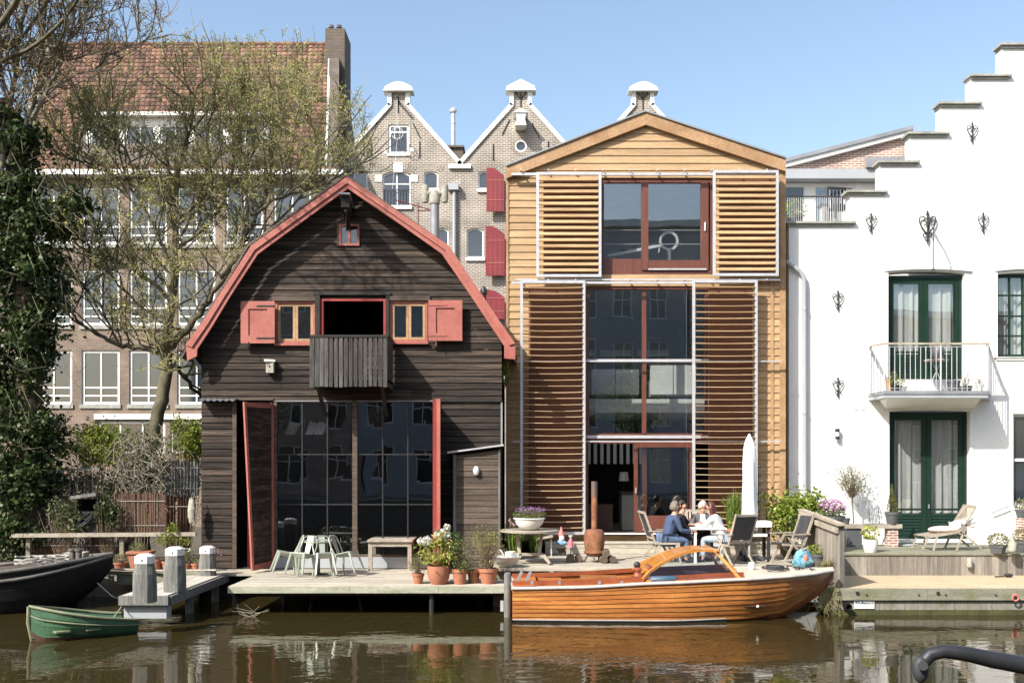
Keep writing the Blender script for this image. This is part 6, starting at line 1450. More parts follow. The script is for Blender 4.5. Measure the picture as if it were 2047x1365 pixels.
# ================================================================ FURNITURE
def teak_chair(loc, rz, label, mesh=True, s=1.0, group='teak armchairs on the terrace'):
    """reclining teak armchair; faces +x locally"""
    t = thing('garden_armchair', label, 'chair', loc, rz, group); w_ = .28
    for y in (-w_, w_):
        MB().bar((-.20, y, .40), (-.44, y, 1.06), .025, .045, (1, 0, 0)).build('back_rail', M['teak'], t, local=True)
        MB().bar((.26, y, 0), (-.06, y, .62), .025, .045, (1, 0, 0)).build('leg', M['teak'], t, local=True)
        MB().bar((-.34, y*1.02, 0), (.16, y*1.02, .60), .022, .04, (1, 0, 0)).build('leg', M['teak'], t, local=True)
        MB().bar((-.34, y*1.06, .64), (.26, y*1.06, .63), .055, .022).build('armrest', M['teak'], t, local=True)
        MB().bar((-.24, y*.95, .40), (.26, y*.95, .43), .022, .04).build('seat_rail', M['teak'], t, local=True)
    mb = MB()
    for p, q in (((-.235, .48), (-.43, 1.03)), ): mb.bar(((p[0]+q[0])/2*0+q[0], -w_, q[1]), (q[0], w_, q[1]), .03, .05); mb.bar((p[0], -w_, p[1]), (p[0], w_, p[1]), .03, .04)
    mb.bar((.22, -w_, .2), (.22, w_, .2), .02, .03) if False else None
    mb.build('cross_rail', M['teak'], t, local=True)
    if mesh:
        MB().bar((-.25, 0, .52), (-.415, 0, 1.0), .015, 2*w_-.05, (0, 1, 0)).build('back_panel', M['mesh'], t, local=True)
        MB().bar((-.22, 0, .42), (.25, 0, .445), 2*w_-.05, .015).build('seat_panel', M['mesh'], t, local=True)
    else:
        m = MB()
        for i in range(8): y = -w_+.04+i*(2*w_-.08)/7; m.bar((-.24, y, .50), (-.42, y, 1.01), .012, .035, (0, 1, 0))
        m.build('back_slats', M['teak'], t, local=True); m = MB()
        for i in range(8): xx = -.2+i*.062; m.bar((xx, -w_, .42), (xx, w_, .42), .045, .018)
        m.build('seat_slats', M['teak'], t, local=True)
    return t
teak_chair((X(1464, 19.95), 19.95, ZT), R(118), 'teak armchair with charcoal mesh back turned to the canal beside the parasol')
teak_chair((X(1322, 20.9), 20.95, ZT), R(5), 'teak armchair partly hidden behind the man in the navy blazer')
teak_chair((X(1402, 21.3), 21.35, ZT), R(-90), 'teak armchair behind the white-haired person', False)
teak_chair((X(1577, 19.9), 19.95, ZT), R(190), 'empty teak armchair facing left by the yellow-green bushes')
t = thing('garden_stool', 'low wooden stool under the man in the navy blazer', 'stool', (X(1328, Yp), Yp, ZT)); c = Vector((X(1331, Yp), Yp, ZT))
MB().box(c.x-.25, c.x+.27, c.y-.2, c.y+.2, ZT+.40, ZT+.435).build('seat', M['teak'], t)
for a, b in ((-.21, -.17), (.23, -.17), (-.21, .17), (.23, .17)): MB().bar(c+Vector((a*1.25, b, 0)), c+Vector((a*.8, b, .40)), .035, .035).build('leg', M['teak'], t)
# dining table, side table
Yt = 20.55
t = thing('terrace_table', 'white topped terrace table between the four seated people', 'table', (X(1410, Yt), Yt, ZT)); zt = ZT+.74
mb = MB(); mb.box(X(1378, Yt), X(1445, Yt), Yt-.38, Yt+.4, zt-.04, zt); mb.build('tabletop', M['wtrim'], t)
for px, yy in ((1384, -.32), (1436, -.32), (1384, .32), (1436, .32)): MB().box(X(px, Yt)-.025, X(px, Yt)+.025, Yt+yy-.025, Yt+yy+.025, ZT, zt-.041).build('leg', M['wtrim'], t)
def tiny(label, name, cat, c, prof, mt): t = thing(name, label, cat, c); MB().lathe(prof, c, 12).build('body', M[mt], t, 40)
tiny('small white cup on the terrace table', 'cup', 'cup', (X(1408, Yt), Yt-.1, zt+.001), [(.025, 0), (.04, .07), (.035, .07), (.02, .01)], 'enamel')
tiny('flat round plate on the terrace table', 'plate', 'plate', (X(1398, Yt), Yt-.2, zt+.001), [(.06, 0), (.12, .015), (.11, .018), (.02, .006)], 'enamel')
t = thing('bench_table', 'white painted side table with a lower shelf under the parasol', 'table', (X(1510, 20.6), 20.6, ZT)); Y = 20.5
MB().box(X(1486, Y), X(1542, Y), Y-.05, Y+.45, Z(1053, Y), Z(1042, Y)).build('tabletop', M['wtrim'], t); MB().box(X(1490, Y), X(1540, Y), Y, Y+.4, Z(1072, Y), Z(1067, Y)).build('shelf', M['wtrim'], t)
for px in (1490, 1537): MB().box(X(px, Y)-.03, X(px, Y)+.03, Y, Y+.06, ZT, Z(1053, Y)-.002).build('leg', M['blackc'], t); MB().box(X(px, Y)-.03, X(px, Y)+.03, Y+.36, Y+.42, ZT, Z(1053, Y)-.002).build('leg', M['blackc'], t)
# parasol, closed in a white cover
Y = 20.9; t = thing('closed_parasol', 'closed white parasol in its cover standing on the terrace', 'parasol', (X(1498, Y), Y, ZT)); c = Vector((X(1498, Y), Y, 0)); mb = MB(); vs = []; n = 24
lev = [(Z(1056, Y), .14), (Z(1040, Y), .15), (Z(985, Y), .158), (Z(930, Y), .145), (Z(893, Y), .12), (Z(878, Y), .07), (Z(867, Y), .015)]
for i in range(26):
    f = i/25*(len(lev)-1); k = min(int(f), len(lev)-2); z_ = lev[k][0]+(lev[k+1][0]-lev[k][0])*(f-k); r_ = lev[k][1]+(lev[k+1][1]-lev[k][1])*(f-k)
    for j in range(n): a = 6.283*j/n; rr = r_*(1+.09*math.sin(5*a+i*.25)+.04*math.sin(9*a-i*.6)+random.uniform(-.02, .02)); vs.append((c.x+rr*math.cos(a), c.y+rr*math.sin(a), z_))
mb.add(vs, [(i*n+j, i*n+(j+1) % n, (i+1)*n+(j+1) % n, (i+1)*n+j) for i in range(25) for j in range(n)]+[tuple(reversed(range(n)))]); mb.build('cover', M['canvas'], t, 60)
MB().tube([c+Vector((0, 0, ZT)), c+Vector((0, 0, lev[0][0]+.1))], .025, 8).build('pole', M['alu'], t); MB().box(c.x-.25, c.x+.25, c.y-.25, c.y+.25, ZT+.003, ZT+.08).build('foot', M['greypot'], t)
t = thing('string_lights', 'string of small black bulbs hanging beside the parasol', 'string lights', P(1517, 1000, 20.95)); 
MB().tube([P(1517, 925, 20.95), P(1516, 985, 20.9), P(1518, 1050, 20.95)], .006, 4).build('cable', M['iron'], t)
mb = MB()
for py in range(932, 1050, 17): mb.ball(P(1519, py, 20.93), .03, .03, .035, 8, 6)
mb.build('bulbs', M['iron'], t)
# fire stove
Y = 20.4; z0 = ZT; t = thing('garden_stove', 'rusty round garden stove with tall chimney pipe on three legs', 'stove', (X(1188, Y), Y, z0)); c = Vector((X(1188, Y), Y, z0))
zz = lambda p: Z(p, Y)-z0
MB().lathe([(.10, zz(1112)), (.185, zz(1107)), (.205, zz(1095)), (.222, zz(1082)), (.222, zz(1070)), (.205, zz(1062)), (.16, zz(1058)), (.05, zz(1057))], c, 24).build('firebox', M['rust'], t, 40)
MB().lathe([(.205, zz(1106)), (.225, zz(1104)), (.225, zz(1101)), (.205, zz(1100))], c, 24).build('band', M['rust'], t, 40)
MB().lathe([(.062, zz(1060)), (.062, zz(990))], c, 16).build('lower_pipe', M['rust'], t, 40); MB().lathe([(.066, zz(990)-.02), (.066, zz(962))], c, 16).build('upper_pipe', M['rustd'], t, 40)
for a in (R(200), R(265), R(-30)): MB().bar(c+Vector((.24*math.cos(a), .18*math.sin(a), 0)), c+Vector((.15*math.cos(a), .15*math.sin(a), zz(1108))), .035, .03).build('leg', M['rustd'], t)
# logs
def logs(px, py, n, label, Y0=0, seed=1):
    c = G(px, py, ZT); t = thing('firewood_pile', label, 'firewood', c); r_ = random.Random(seed); 
    for i in range(n): a = c+Vector((-.09+.19*(i % 2)+r_.uniform(-.02, .02), 0, .08+.13*(i//2))); MB().tube([a, a+Vector((r_.uniform(-.05, .05), .3, 0))], r_.uniform(.07, .09), 9).build('log', M['log'], t)
logs(1149, 1124, 2, 'two cut logs on the deck left of the rusty stove'); logs(1218, 1126, 3, 'small heap of firewood right of the rusty stove', seed=4)
# round table with bowl
Y = 20.1; t = thing('round_table', 'round weathered table with curved trestle legs at the left of the terrace', 'table', (X(1058, Y), Y, ZT)); c = Vector((X(1058, Y), Y, ZT)); zt = Z(1059, Y)-ZT
MB().lathe([(.60, zt-.035), (.62, zt-.03), (.62, zt), (.6, zt+.004)], c, 36).build('tabletop', M['teak'], t, 40)
for s in (-1, 1):
    MB().bar(c+Vector((.20*s, -.1, .16)), c+Vector((.26*s, -.05, zt-.04)), .05, .07, (1, 0, 0)).build('leg', M['teak'], t)
    mb = MB(); mb.tube([c+Vector((.2*s, -.1, .2)), c+Vector((.32*s, -.25, .16)), c+Vector((.42*s, -.38, .03))], [.05, .045, .03], 6); mb.tube([c+Vector((.2*s, -.1, .2)), c+Vector((.32*s, .1, .16)), c+Vector((.42*s, .3, .03))], [.05, .045, .03], 6); mb.build('foot', M['teak'], t)
MB().bar(c+Vector((-.2, -.1, .2)), c+Vector((.2, -.1, .2)), .05, .06).build('stretcher', M['teak'], t)
c2 = Vector((X(1058, Y-.1), Y-.1, Z(1058, Y))); t = thing('planter_bowl', 'oval white bowl of purple flowering lavender on the round table', 'planter', c2); h = .24
MB().lathe([(.13, 0), (.2, .03), (.28, .13), (.31, .22), (.34, .235), (.33, .25), (.3, .24), (.27, .2), (.01, .2)], c2, 28, 1, .8).build('bowl', M['enamel'], t, 40)
plant('x', '', '', c2+Vector((0, 0, .2)), [('bushd', cloud(900, c2+Vector((0, 0, .32)), (.36, .22, .12)), .05, .3), ('pflow', cloud(260, c2+Vector((.02, 0, .41)), (.34, .2, .07)), .04, .6)], 90, parent=t)
c3 = Vector((X(1024, Y), Y, Z(1056, Y))); t = thing('cat_figurine', 'small dark animal figurine on the left edge of the round table', 'figurine', c3)
v, f = skin_mesh([(c3+Vector((.06, 0, .09)), (.055, .05)), (c3+Vector((-.02, 0, .11)), (.045, .04)), (c3+Vector((-.05, 0, .17)), (.035, .03)), (c3+Vector((-.09, -.0, .17)), .018), (c3+Vector((-.04, -.02, .02)), .014), (c3+Vector((.08, -.03, .02)), .014), (c3+Vector((-.04, .0, .22)), .01)], [(0, 1), (1, 2), (2, 3), (1, 4), (0, 5), (2, 6)]); MB().add(v, f).build('body', M['rustd'], t, 180)
# gnome and pink lantern
c = G(1122, 1110, ZT); t = thing('garden_gnome', 'garden gnome figurine with red hat and blue coat beside the round table', 'figurine', c); s = .56/.55
v, f = skin_mesh([(c+Vector((0, 0, .20)), .09), (c+Vector((0, 0, .33)), .08), (c+Vector((0, 0, .40)), .05), (c+Vector((.12, -.06, .28)), .035), (c+Vector((-.12, -.04, .28)), .035)], [(0, 1), (1, 2), (1, 3), (1, 4)]); MB().add(v, f).build('coat', mat('gnome_blue', (.22, .38, .55)), t, 180)
MB().ball(c+Vector((0, -.01, .45)), .065).build('head', M['skin'], t, 180); MB().ball(c+Vector((.01, -.05, .40)), .06, .04, .07).build('beard', M['wtrim'], t, 180)
MB().lathe([(.075, .47), (.06, .52), (.03, .6), (.008, .66)], c, 12).build('hat', M['gred'], t, 40)
v, f = skin_mesh([(c+Vector((0, 0, .2)), .08), (c+Vector((-.03, -.05, .1)), .045), (c+Vector((0, -.08, .03)), .03), (c+Vector((.07, -.04, .1)), .04), (c+Vector((.09, -.08, .03)), .03)], [(0, 1), (1, 2), (0, 3), (3, 4)]); MB().add(v, f).build('legs', M['brown'], t, 180)
c = P(1141, 1093, 21.2); t = thing('pink_lantern', 'small pink lantern with white lid right of the garden gnome', 'lantern', c); MB().lathe([(.06, 0), (.045, .03), (.055, .12), (.02, .2)], c, 12).build('body', M['pink'], t, 40); MB().lathe([(.02, .2), (.05, .24), (.05, .26)], c, 12).build('lid', M['enamel'], t, 40); MB().tube([c+Vector((0, .05, -.3)), c], .012, 5).build('stand', M['iron'], t)
t = thing('folding_stand', 'low white-legged stand behind the round table', 'stand', G(1087, 1112, ZT)); 
for px in (1074, 1102): MB().bar(G(px, 1111, ZT), P(px, 1077, 21.6), .03, .03).build('leg', M['wtrim'], t)
MB().bar(P(1072, 1077, 21.6), P(1105, 1071, 21.6), .25, .04).build('top', M['teak'], t)
# grasses under the round table
for i, (px, py, n, h, lab) in enumerate(((1030, 1118, 260, .75, 'tall arching grass plant under the left of the round table'), (1070, 1112, 240, .62, 'bright green grass plant under the round table'))):
    c = G(px, py, ZT); t = thing('grass_clump', lab, 'plant', c); mb = MB(); grass_blades(mb, c, n, h, .32, .02, .45); mb.build('blades', M['grass'], t)
# blue bag, pots at the right end
c = G(1607, 1133, ZT); t = thing('crumpled_bag', 'turquoise patterned bag lying in front of the grey pot', 'bag', c); mb = MB(); mb.ball(c+Vector((0, .05, .17)), .19, .12, .19, 28, 12, .02); cc = c+Vector((0, .05, .17)); mb.v = [tuple(cc+(Vector(v)-cc)*(1+.09*math.sin(11*math.atan2(v[2]-cc.z, v[0]-cc.x)))*(1+.25*((v[2]-cc.z) < 0))) for v in mb.v]; mb.build('body', M['blue'], t, 60); MB().ball(c+Vector((.02, -.06, .17)), .05, .04, .09).build('patch', M['gred'], t, 60); MB().tube([c+Vector((.1, 0, .3)), c+Vector((.06, -.03, .4)), c+Vector((-.05, 0, .33))], .018, 5).build('handle', M['statue'], t)
t, c = potp(1633, 1132, ZT, .16, .26, 'greypot', 'leafy plant in a dark grey pot at the foot of the plank fence'); plant('x', '', '', c, [('laurel', cloud(220, c+Vector((0, 0, .12)), (.2, .18, .12)), .07, .4)], 10, parent=t)
t, c = potp(1612, 1115, ZT, .14, .22, 'terra', 'climbing leafy plant with pale stems against the plank fence'); plant('x', '', '', c, [('laurel', np.concatenate([cloud(60, c+Vector(d), .13) for d in ((0, 0, .3), (.08, -.1, .55), (.16, -.2, .72), (-.02, 0, .45))]), .08, .4)], 22, parent=t)
c = G(1650, 1140, ZT); t = thing('weed_tuft', 'dry weeds growing at the fence foot above the bow of the launch', 'plant', c); mb = MB(); grass_blades(mb, c-Vector((0, 0, .1)), 160, .4, .3, .012, .6); mb.build('blades', M['dry'], t)
t, c = potp(1563, 1095, ZT, .22, .3, 'blackc', 'black tub behind the empty armchair', 'tub', name='flower_tub')
Y = 21.5
c = Vector((X(1570, Y), Y, ZT)); t = plant('leafy_shrub', 'large glossy yellow-green shrub at the corner of the timber house', 'shrub', c, [('laurel', np.concatenate([cloud(1300, P(1575, 1012, Y), (.62, .4, .42), .1, 16, .3), cloud(700, P(1560, 1040, Y-.2), (.5, .35, .35), .1, 9, .3), cloud(350, P(1628, 1003, Y), (.3, .3, .26), .1, 6, .3)]), .1, .5), ('bushd', cloud(250, P(1572, 1048, Y), (.5, .35, .3)), .09, .5)], 60, stemr=.008)
Y = 21.2; t, c = potp(1663, 0, 1.38, .27, .36, 'greypot', 'big dark grey tub of pink and lilac flowers on the fence corner', Y=Y)
plant('x', '', '', c, [('bushd', cloud(240, c+Vector((0, 0, .12)), (.34, .28, .16)), .08, .5), ('pinkf', cloud(420, c+Vector((0, 0, .24)), (.30, .26, .17)), .06, .8)], 20, parent=t)
MB().box(X(1640, Y), X(1684, Y), Y-.2, Y+.25, ZT, 1.377).build('pot_stand', M['brown'], None, label='brown box stand under the tub of lilac flowers', cat='stand')
Y = 21.9; t, c = potp(1468, 0, ZT+.28, .2, .34, 'terra', 'tall feathery green plant in a pot behind the mesh armchair', Y=Y)
mb = MB(); grass_blades(mb, c, 420, .95, .42, .012, .32); mb.build('blades', M['grass'], t); plant('x', '', '', c, [('bush', cloud(240, c+Vector((0, 0, .45)), (.42, .3, .35)), .05, .3), ('pieris', cloud(140, c+Vector((.1, -.1, .12)), (.3, .2, .12)), .07, .5)], 0, parent=t)
# white house terrace things
Y = 22.3; zsh = Z(1047, Y)
t, c = potp(1692, 0, zsh, .085, .14, 'greypot', 'small empty dark pot on the shelf plank', 'flower pot', Y=Y, name='flower_pot')
for px, lab in ((1735, 'left of the two tapering metal lanterns on the shelf plank'), (1754, 'right of the two tapering metal lanterns on the shelf plank')):
    c = Vector((X(px, Y), Y, zsh)); t = thing('tapered_lantern', lab, 'lantern', c, 0, 'tapering lanterns on the shelf'); mb = MB(); h = .36
    for a, b in ((-1, -1), (1, -1), (1, 1), (-1, 1)): mb.bar(c+Vector((a*.085, b*.085, 0)), c+Vector((a*.04, b*.04, h)), .012, .012)
    mb.box(c.x-.09, c.x+.09, c.y-.09, c.y+.09, c.z, c.z+.015); mb.prism([(c.x-.05, c.z+h), (c.x+.05, c.z+h), (c.x, c.z+h+.08)], c.y-.05, c.y+.05); mb.build('frame', M['lead'], t)
    MB().add([c+Vector(q) for q in ((-.07, -.07, .03), (.07, -.07, .03), (.035, -.035, h-.02), (-.035, -.035, h-.02))], [(0, 1, 2, 3)]).build('pane', M['glassc'], t)
t, c = potp(1783, 0, zsh, .16, .28, 'greypot', 'clipped green cone in a grey pot on top of the brick pier', Y=Y, rim=True, sq=False)
pts = cloud(900, (0, 0, 0), 1, .6); pts[:, 2] = np.abs(pts[:, 2]); k = (1-pts[:, 2])[:, None]; pts[:, :2] *= np.clip(k*.85+.15, .1, 1); plant('x', '', '', c, [('box', np.array(c)+pts*np.array([.15, .15, .68]), .035, .5)], 4, parent=t)
t, c = potp(1740, 1103, ZW, .165, .28, 'enamel', 'leafy plant in a glossy white pot at the deck edge', rim=False, taper=.75); plant('x', '', '', c, [('pieris', cloud(170, c+Vector((0, 0, .17)), (.2, .18, .17)), .09, .5)], 14, parent=t)
c = Vector((X(1706, 22.6), 22.6, ZW)); t = thing('olive_tree', 'slender young olive tree with round crown against the white wall', 'tree', c)
top = P(1703, 985, 22.6); MB().tube([c, c.lerp(top, .4)+Vector((.02, 0, 0)), top], [.022, .018, .014], 6).build('trunk', M['bark'], t)
cr = cloud(900, P(1702, 952, 22.6), (.46, .4, .38), .15, 14, .34); mb = MB(); mb.quads(leaf_quads(cr, .062, .32)); mb.build('crown', M['olive'], t); mb = MB(); twig_stems(mb, top-Vector((0, 0, .1)), cr[::11], .007); mb.build('branches', M['twigr'], t)
Y = 22.0; t = thing('coiled_hose', 'thin pale cable coiled on the deck near the brick pier', 'cable', G(1815, 1092, ZW)); c = G(1815, 1092, ZW); MB().tube([c+Vector((.13*math.cos(a)+a*.01, .1*math.sin(a), .012+.004*a)) for a in np.linspace(0, 12, 36)]+[c+Vector((-.4, .1, .01))], .009, 5).build('loops', M['greyp'], t)
def deckchair():
    c = G(1905, 1101, ZW); t = thing('steamer_chair', 'grey wooden steamer deck chair with cushions in front of the green door', 'chair', c, R(0)); b = lambda px, py, yy: P(px, py, yy)
    ya, yb = c.y-.02, c.y+.55
    L_ = lambda px, py: (P(px, py, ya), P(px, py, ya)+Vector((0, .57, 0)))
    def pr(n, q, w_, h_=.03, m='teak'):
        (a0, a1), (b0, b1) = q
        for A, B in ((a0, b0), (a1, b1)): MB().bar(A, B, .025, w_, (1, 0, 0) if abs((B-A).z) > abs((B-A).x) else (0, 0, 1)).build(n, M[m], t)
    pr('seat_rail', (L_(1850, 1074), L_(1922, 1063)), .04); pr('back_rail', (L_(1918, 1068), L_(1951, 1012)), .035)
    pr('leg', (L_(1844, 1099), L_(1856, 1074)), .035); pr('leg', (L_(1866, 1100), L_(1873, 1072)), .035); pr('leg', (L_(1912, 1100), L_(1934, 1045)), .04); pr('leg', (L_(1962, 1096), L_(1925, 1066)), .04); pr('armrest', (L_(1919, 1046), L_(1948, 1054)), .03)
    mb = MB(); a0, a1 = L_(1850, 1073); b0, b1 = L_(1924, 1062)
    for i in range(13): f = i/12; mb.bar(a0.lerp(b0, f)+Vector((0, 0, .02)), a1.lerp(b1, f)+Vector((0, 0, .02)), .045, .016)
    mb.build('seat_slats', M['teak'], t); mb = MB(); a0, a1 = L_(1921, 1060); b0, b1 = L_(1950, 1013)
    for i in range(8): f = i/7; mb.bar(a0.lerp(a1, f), b0.lerp(b1, f), .012, .032, (0, 1, 0))
    mb.bar(b0, b1, .03, .07); mb.build('back_slats', M['teak'], t)
    q = thing('seat_cushion', 'plump pale pink cushion lying on the steamer chair seat', 'cushion', P(1888, 1062, c.y+.25)); mb = MB(); mb.ball(P(1888, 1058, c.y+.25), .36, .26, .085, 18, 9, .02); mb.build('fabric', M['cush'], q, 60)
    q = thing('back_cushion', 'white cushion leaning on the steamer chair back', 'cushion', P(1925, 1050, c.y+.25)); mb = MB(); mb.bar(P(1905, 1052, c.y+.25), P(1942, 1038, c.y+.25), .45, .13); me = mb.build('fabric', M['canvas'], q); m = me.modifiers.new('b', 'BEVEL'); m.width = .05; m.segments = 4; me.data.shade_smooth()
deckchair()
t, c = potp(1995, 1106, ZW, .2, .18, 'greypot', 'rounded boxwood bush in a square dark trough', sq=True); pts = cloud(700, c+Vector((0, 0, .12)), (.22, .2, .17), .5); plant('x', '', '', c, [('box', pts, .04, .5)], 0, parent=t)
c = G(2022, 1108, ZW); t = thing('stone_statue', 'weathered pale stone figure between the two boxwood pots', 'statue', c); v, f = skin_mesh([(c+Vector((0, 0, .03)), (.12, .12)), (c+Vector((.01, 0, .14)), (.10, .1)), (c+Vector((-.02, 0, .26)), (.08, .08)), (c+Vector((.0, 0, .34)), (.045, .045)), (c+Vector((.0, 0, .41)), (.055, .06)), (c+Vector((.09, -.05, .2)), .04)], [(0, 1), (1, 2), (2, 3), (3, 4), (2, 5)]); MB().add(v, f).build('figure', M['statue'], t, 180)
t, c = potp(2042, 1104, ZW, .17, .26, 'greypot', 'boxwood ball in a round dark pot at the right edge'); plant('x', '', '', c, [('box', cloud(600, c+Vector((0, 0, .12)), (.2, .18, .2), .5), .04, .5)], 0, parent=t)
Y = 22.6; t, c = potp(2043, 0, Z(1035, Y), .15, .2, 'greypot', 'flowering plant in a grey pot on a stand at the right edge', Y=Y); plant('x', '', '', c, [('herb', cloud(140, c+Vector((0, 0, .15)), (.2, .15, .15)), .07, .5)], 8, parent=t); MB().box(c.x-.1, c.x+.1, Y-.1, Y+.1, ZW, Z(1035, Y)).build('stand', M['brkp'], t)
t = thing('wall_handrail', 'short grey handrail fixed to the white wall at the right', 'handrail', P(2000, 1018, YW-.1)); MB().tube([P(1982, 1025, YW-.1), P(2017, 1011, YW-.1)], .014, 6).build('rail', M['lead'], t)
mb = MB(); mb.tube([P(1985, 1024, YW-.1), P(1985, 1024, YW)], .008, 4); mb.tube([P(2014, 1012, YW-.1), P(2014, 1012, YW)], .008, 4); mb.build('bracket', M['lead'], t)
# ================================================================ BOATHOUSE DECK THINGS
def metal_chair(loc, rz, label, tilt=0):
    """sheet-metal stacking chair, faces +x; tilt tips it forward on to the table"""
    t = thing('metal_chair', label, 'chair', loc, rz, 'pale metal chairs round the small table'); T = Matrix.Translation((-.25, 0, .0)) @ Matrix.Rotation(-tilt, 4, 'Y') @ Matrix.Translation((.25, 0, 0))
    def fin(mb, n, sm=None): mb.v = [tuple(T @ Vector(v)) for v in mb.v]; return mb.build(n, M['chairw'], t, sm, local=True)
    mb = MB(); mb.bar((-.17, 0, .44), (.19, 0, .45), .36, .02); fin(mb, 'seat')
    mb = MB(); mb.add([(-.17, -.18, .43), (.19, -.18, .44), (.19, .18, .44), (-.17, .18, .43), (-.1, -.1, .36), (.12, -.1, .36), (.12, .1, .36), (-.1, .1, .36)], [(0, 1, 5, 4), (1, 2, 6, 5), (2, 3, 7, 6), (3, 0, 4, 7), (4, 5, 6, 7)]); fin(mb, 'seat_apron')
    for s in (-1, 1):
        mb = MB(); mb.tube([(.17, .15*s, .44), (.25, .21*s, 0)], [.03, .018], 6); fin(mb, 'leg')
        mb = MB(); mb.tube([(-.15, .15*s, .44), (-.26, .21*s, 0)], [.03, .018], 6); fin(mb, 'leg')
    mb = MB(); mb.tube([(-.16, -.17, .42), (-.22, -.19, .62), (-.25, -.17, .78), (-.26, -.09, .85), (-.26, .09, .85), (-.25, .17, .78), (-.22, .19, .62), (-.16, .17, .42)], .014, 6); fin(mb, 'back_hoop', 60)
    mb = MB(); mb.add([(-.165, -.05, .45), (-.165, .05, .45), (-.255, .07, .845), (-.255, -.07, .845), (-.178, -.05, .45), (-.178, .05, .45), (-.268, .07, .845), (-.268, -.07, .845)], [(0, 1, 2, 3), (7, 6, 5, 4), (0, 3, 7, 4), (1, 5, 6, 2)]); fin(mb, 'back_splat'); return t
cx_, cy_ = X(637, 20.35), 20.35
for ph, lab in ((-160, 'pale metal chair at the far left of the small table, leaning back against it'), (-110, 'pale metal chair left of the pair facing the canal, leaning on the small table'), (-70, 'pale metal chair right of the pair facing the canal, leaning on the small table'), (-20, 'pale metal chair at the far right of the small table, leaning back against it')):
    metal_chair((cx_+.74*math.cos(R(ph)), cy_+.70*math.sin(R(ph)), ZB), R(ph), lab, R(11))
t = thing('small_round_table', 'small round metal table ringed by four pale metal chairs', 'table', (cx_, cy_, ZB)); MB().lathe([(.36, .69), (.37, .70), (.37, .72)], (cx_, cy_, ZB), 24).build('tabletop', M['chairw'], t); MB().lathe([(.2, 0), (.2, .02), (.03, .04), (.03, .689)], (cx_, cy_, ZB), 12).build('pedestal', M['iron'], t)
t = thing('wooden_table', 'square weathered wooden table with pale legs on the boathouse deck', 'table', G(780, 1142, ZB)); c = G(784, 1141, ZB); xa, xb = X(736, c.y), X(823, c.y); zt = Z(1083, c.y); zd = .72
mb = MB(); 
for i in range(6): y = c.y-.05+i*.15; mb.box(xa-.02, xb+.02, y, y+.146, zt+.005, zt+.045)
mb.build('tabletop', M['teak'], t); mb = MB(); mb.box(xa+.09, xb-.09, c.y, c.y+.03, zt-.1, zt); mb.box(xa+.09, xb-.09, c.y+.62, c.y+.65, zt-.1, zt); mb.box(xa+.02, xa+.05, c.y+.09, c.y+.58, zt-.1, zt); mb.box(xb-.05, xb-.02, c.y+.09, c.y+.58, zt-.1, zt); mb.build('apron', M['teak'], t)
for a in (xa, xb-.09):
    for y in (c.y, c.y+.57): MB().box(a, a+.085, y, y+.085, ZB+.003, zt+.003).build('leg', M['teak'], t)
def tp(px, py, r, h, mt, label, z=ZB, **k): return potp(px, py, z, r, h, mt, label, **k)
t, c = tp(836, 1166, .115, .2, 'terra', 'small terracotta pot of grey-green herb, leftmost of the row on the boathouse deck'); plant('x', '', '', c, [('herb', cloud(420, c+Vector((-.02, 0, .12)), (.24, .2, .2), .1, 8, .35), .04, .4), ('bushd', cloud(90, c+Vector((0, 0, .3)), (.12, .1, .12)), .05, .4)], 40, parent=t)
t, c = tp(877, 1167, .225, .36, 'terra', 'large terracotta pot of variegated shrub with white blossom', rim=False, taper=.62, group=None); plant('x', '', '', c, [('pieris', np.concatenate([cloud(700, c+Vector((-.05, 0, .25)), (.35, .28, .28), .1, 12, .3), cloud(250, c+Vector((.05, 0, .5)), (.25, .2, .2), .1, 6, .3)]), .085, .38), ('wflow', np.concatenate([cloud(130, c+Vector((-.26, -.05, .52)), (.15, .12, .09)), cloud(150, c+Vector((.06, 0, .62)), (.18, .12, .12)), cloud(60, c+Vector((.16, 0, .78)), (.07, .06, .06))]), .06, .7), ('bushd', cloud(350, c+Vector((.25, .1, .42)), (.25, .2, .3)), .08, .45)], 40, parent=t)
t, c = tp(919, 1167, .15, .3, 'terra', 'medium terracotta pot of dark green and bronze shrub'); plant('x', '', '', c, [('bushd', cloud(300, c+Vector((0, 0, .15)), (.22, .2, .2), .1, 8, .3), .06, .45), ('herb', cloud(420, c+Vector((.08, .05, .38)), (.28, .22, .26), .1, 9, .3), .045, .4)], 50, parent=t)
t, c = tp(947, 1165, .13, .26, 'rust', 'dark brown pot half hidden between the terracotta pots')
t, c = tp(976, 1166, .19, .30, 'terra', 'rounded terracotta pot of tall yellow-green twiggy shrub', rim=True, taper=.68); plant('x', '', '', c, [('bush', cloud(520, c+Vector((-.05, 0, .62)), (.36, .25, .24), .1, 12, .3), .045, .35), ('dry', cloud(420, c+Vector((.02, 0, .35)), (.34, .24, .35)), .06, .2)], 150, parent=t, stemr=.004)
c = Vector((X(1012, 19.4), 19.4, ZT+.003)); t = thing('washbasin_bowl', 'wide white enamel basin on the terrace corner', 'basin', c); MB().lathe([(.12, 0), (.14, .03), (.2, .05), (.28, .16), (.3, .2), (.31, .21), (.28, .21), (.2, .08), (.02, .06)], c, 26).build('bowl', M['enamel'], t, 40)
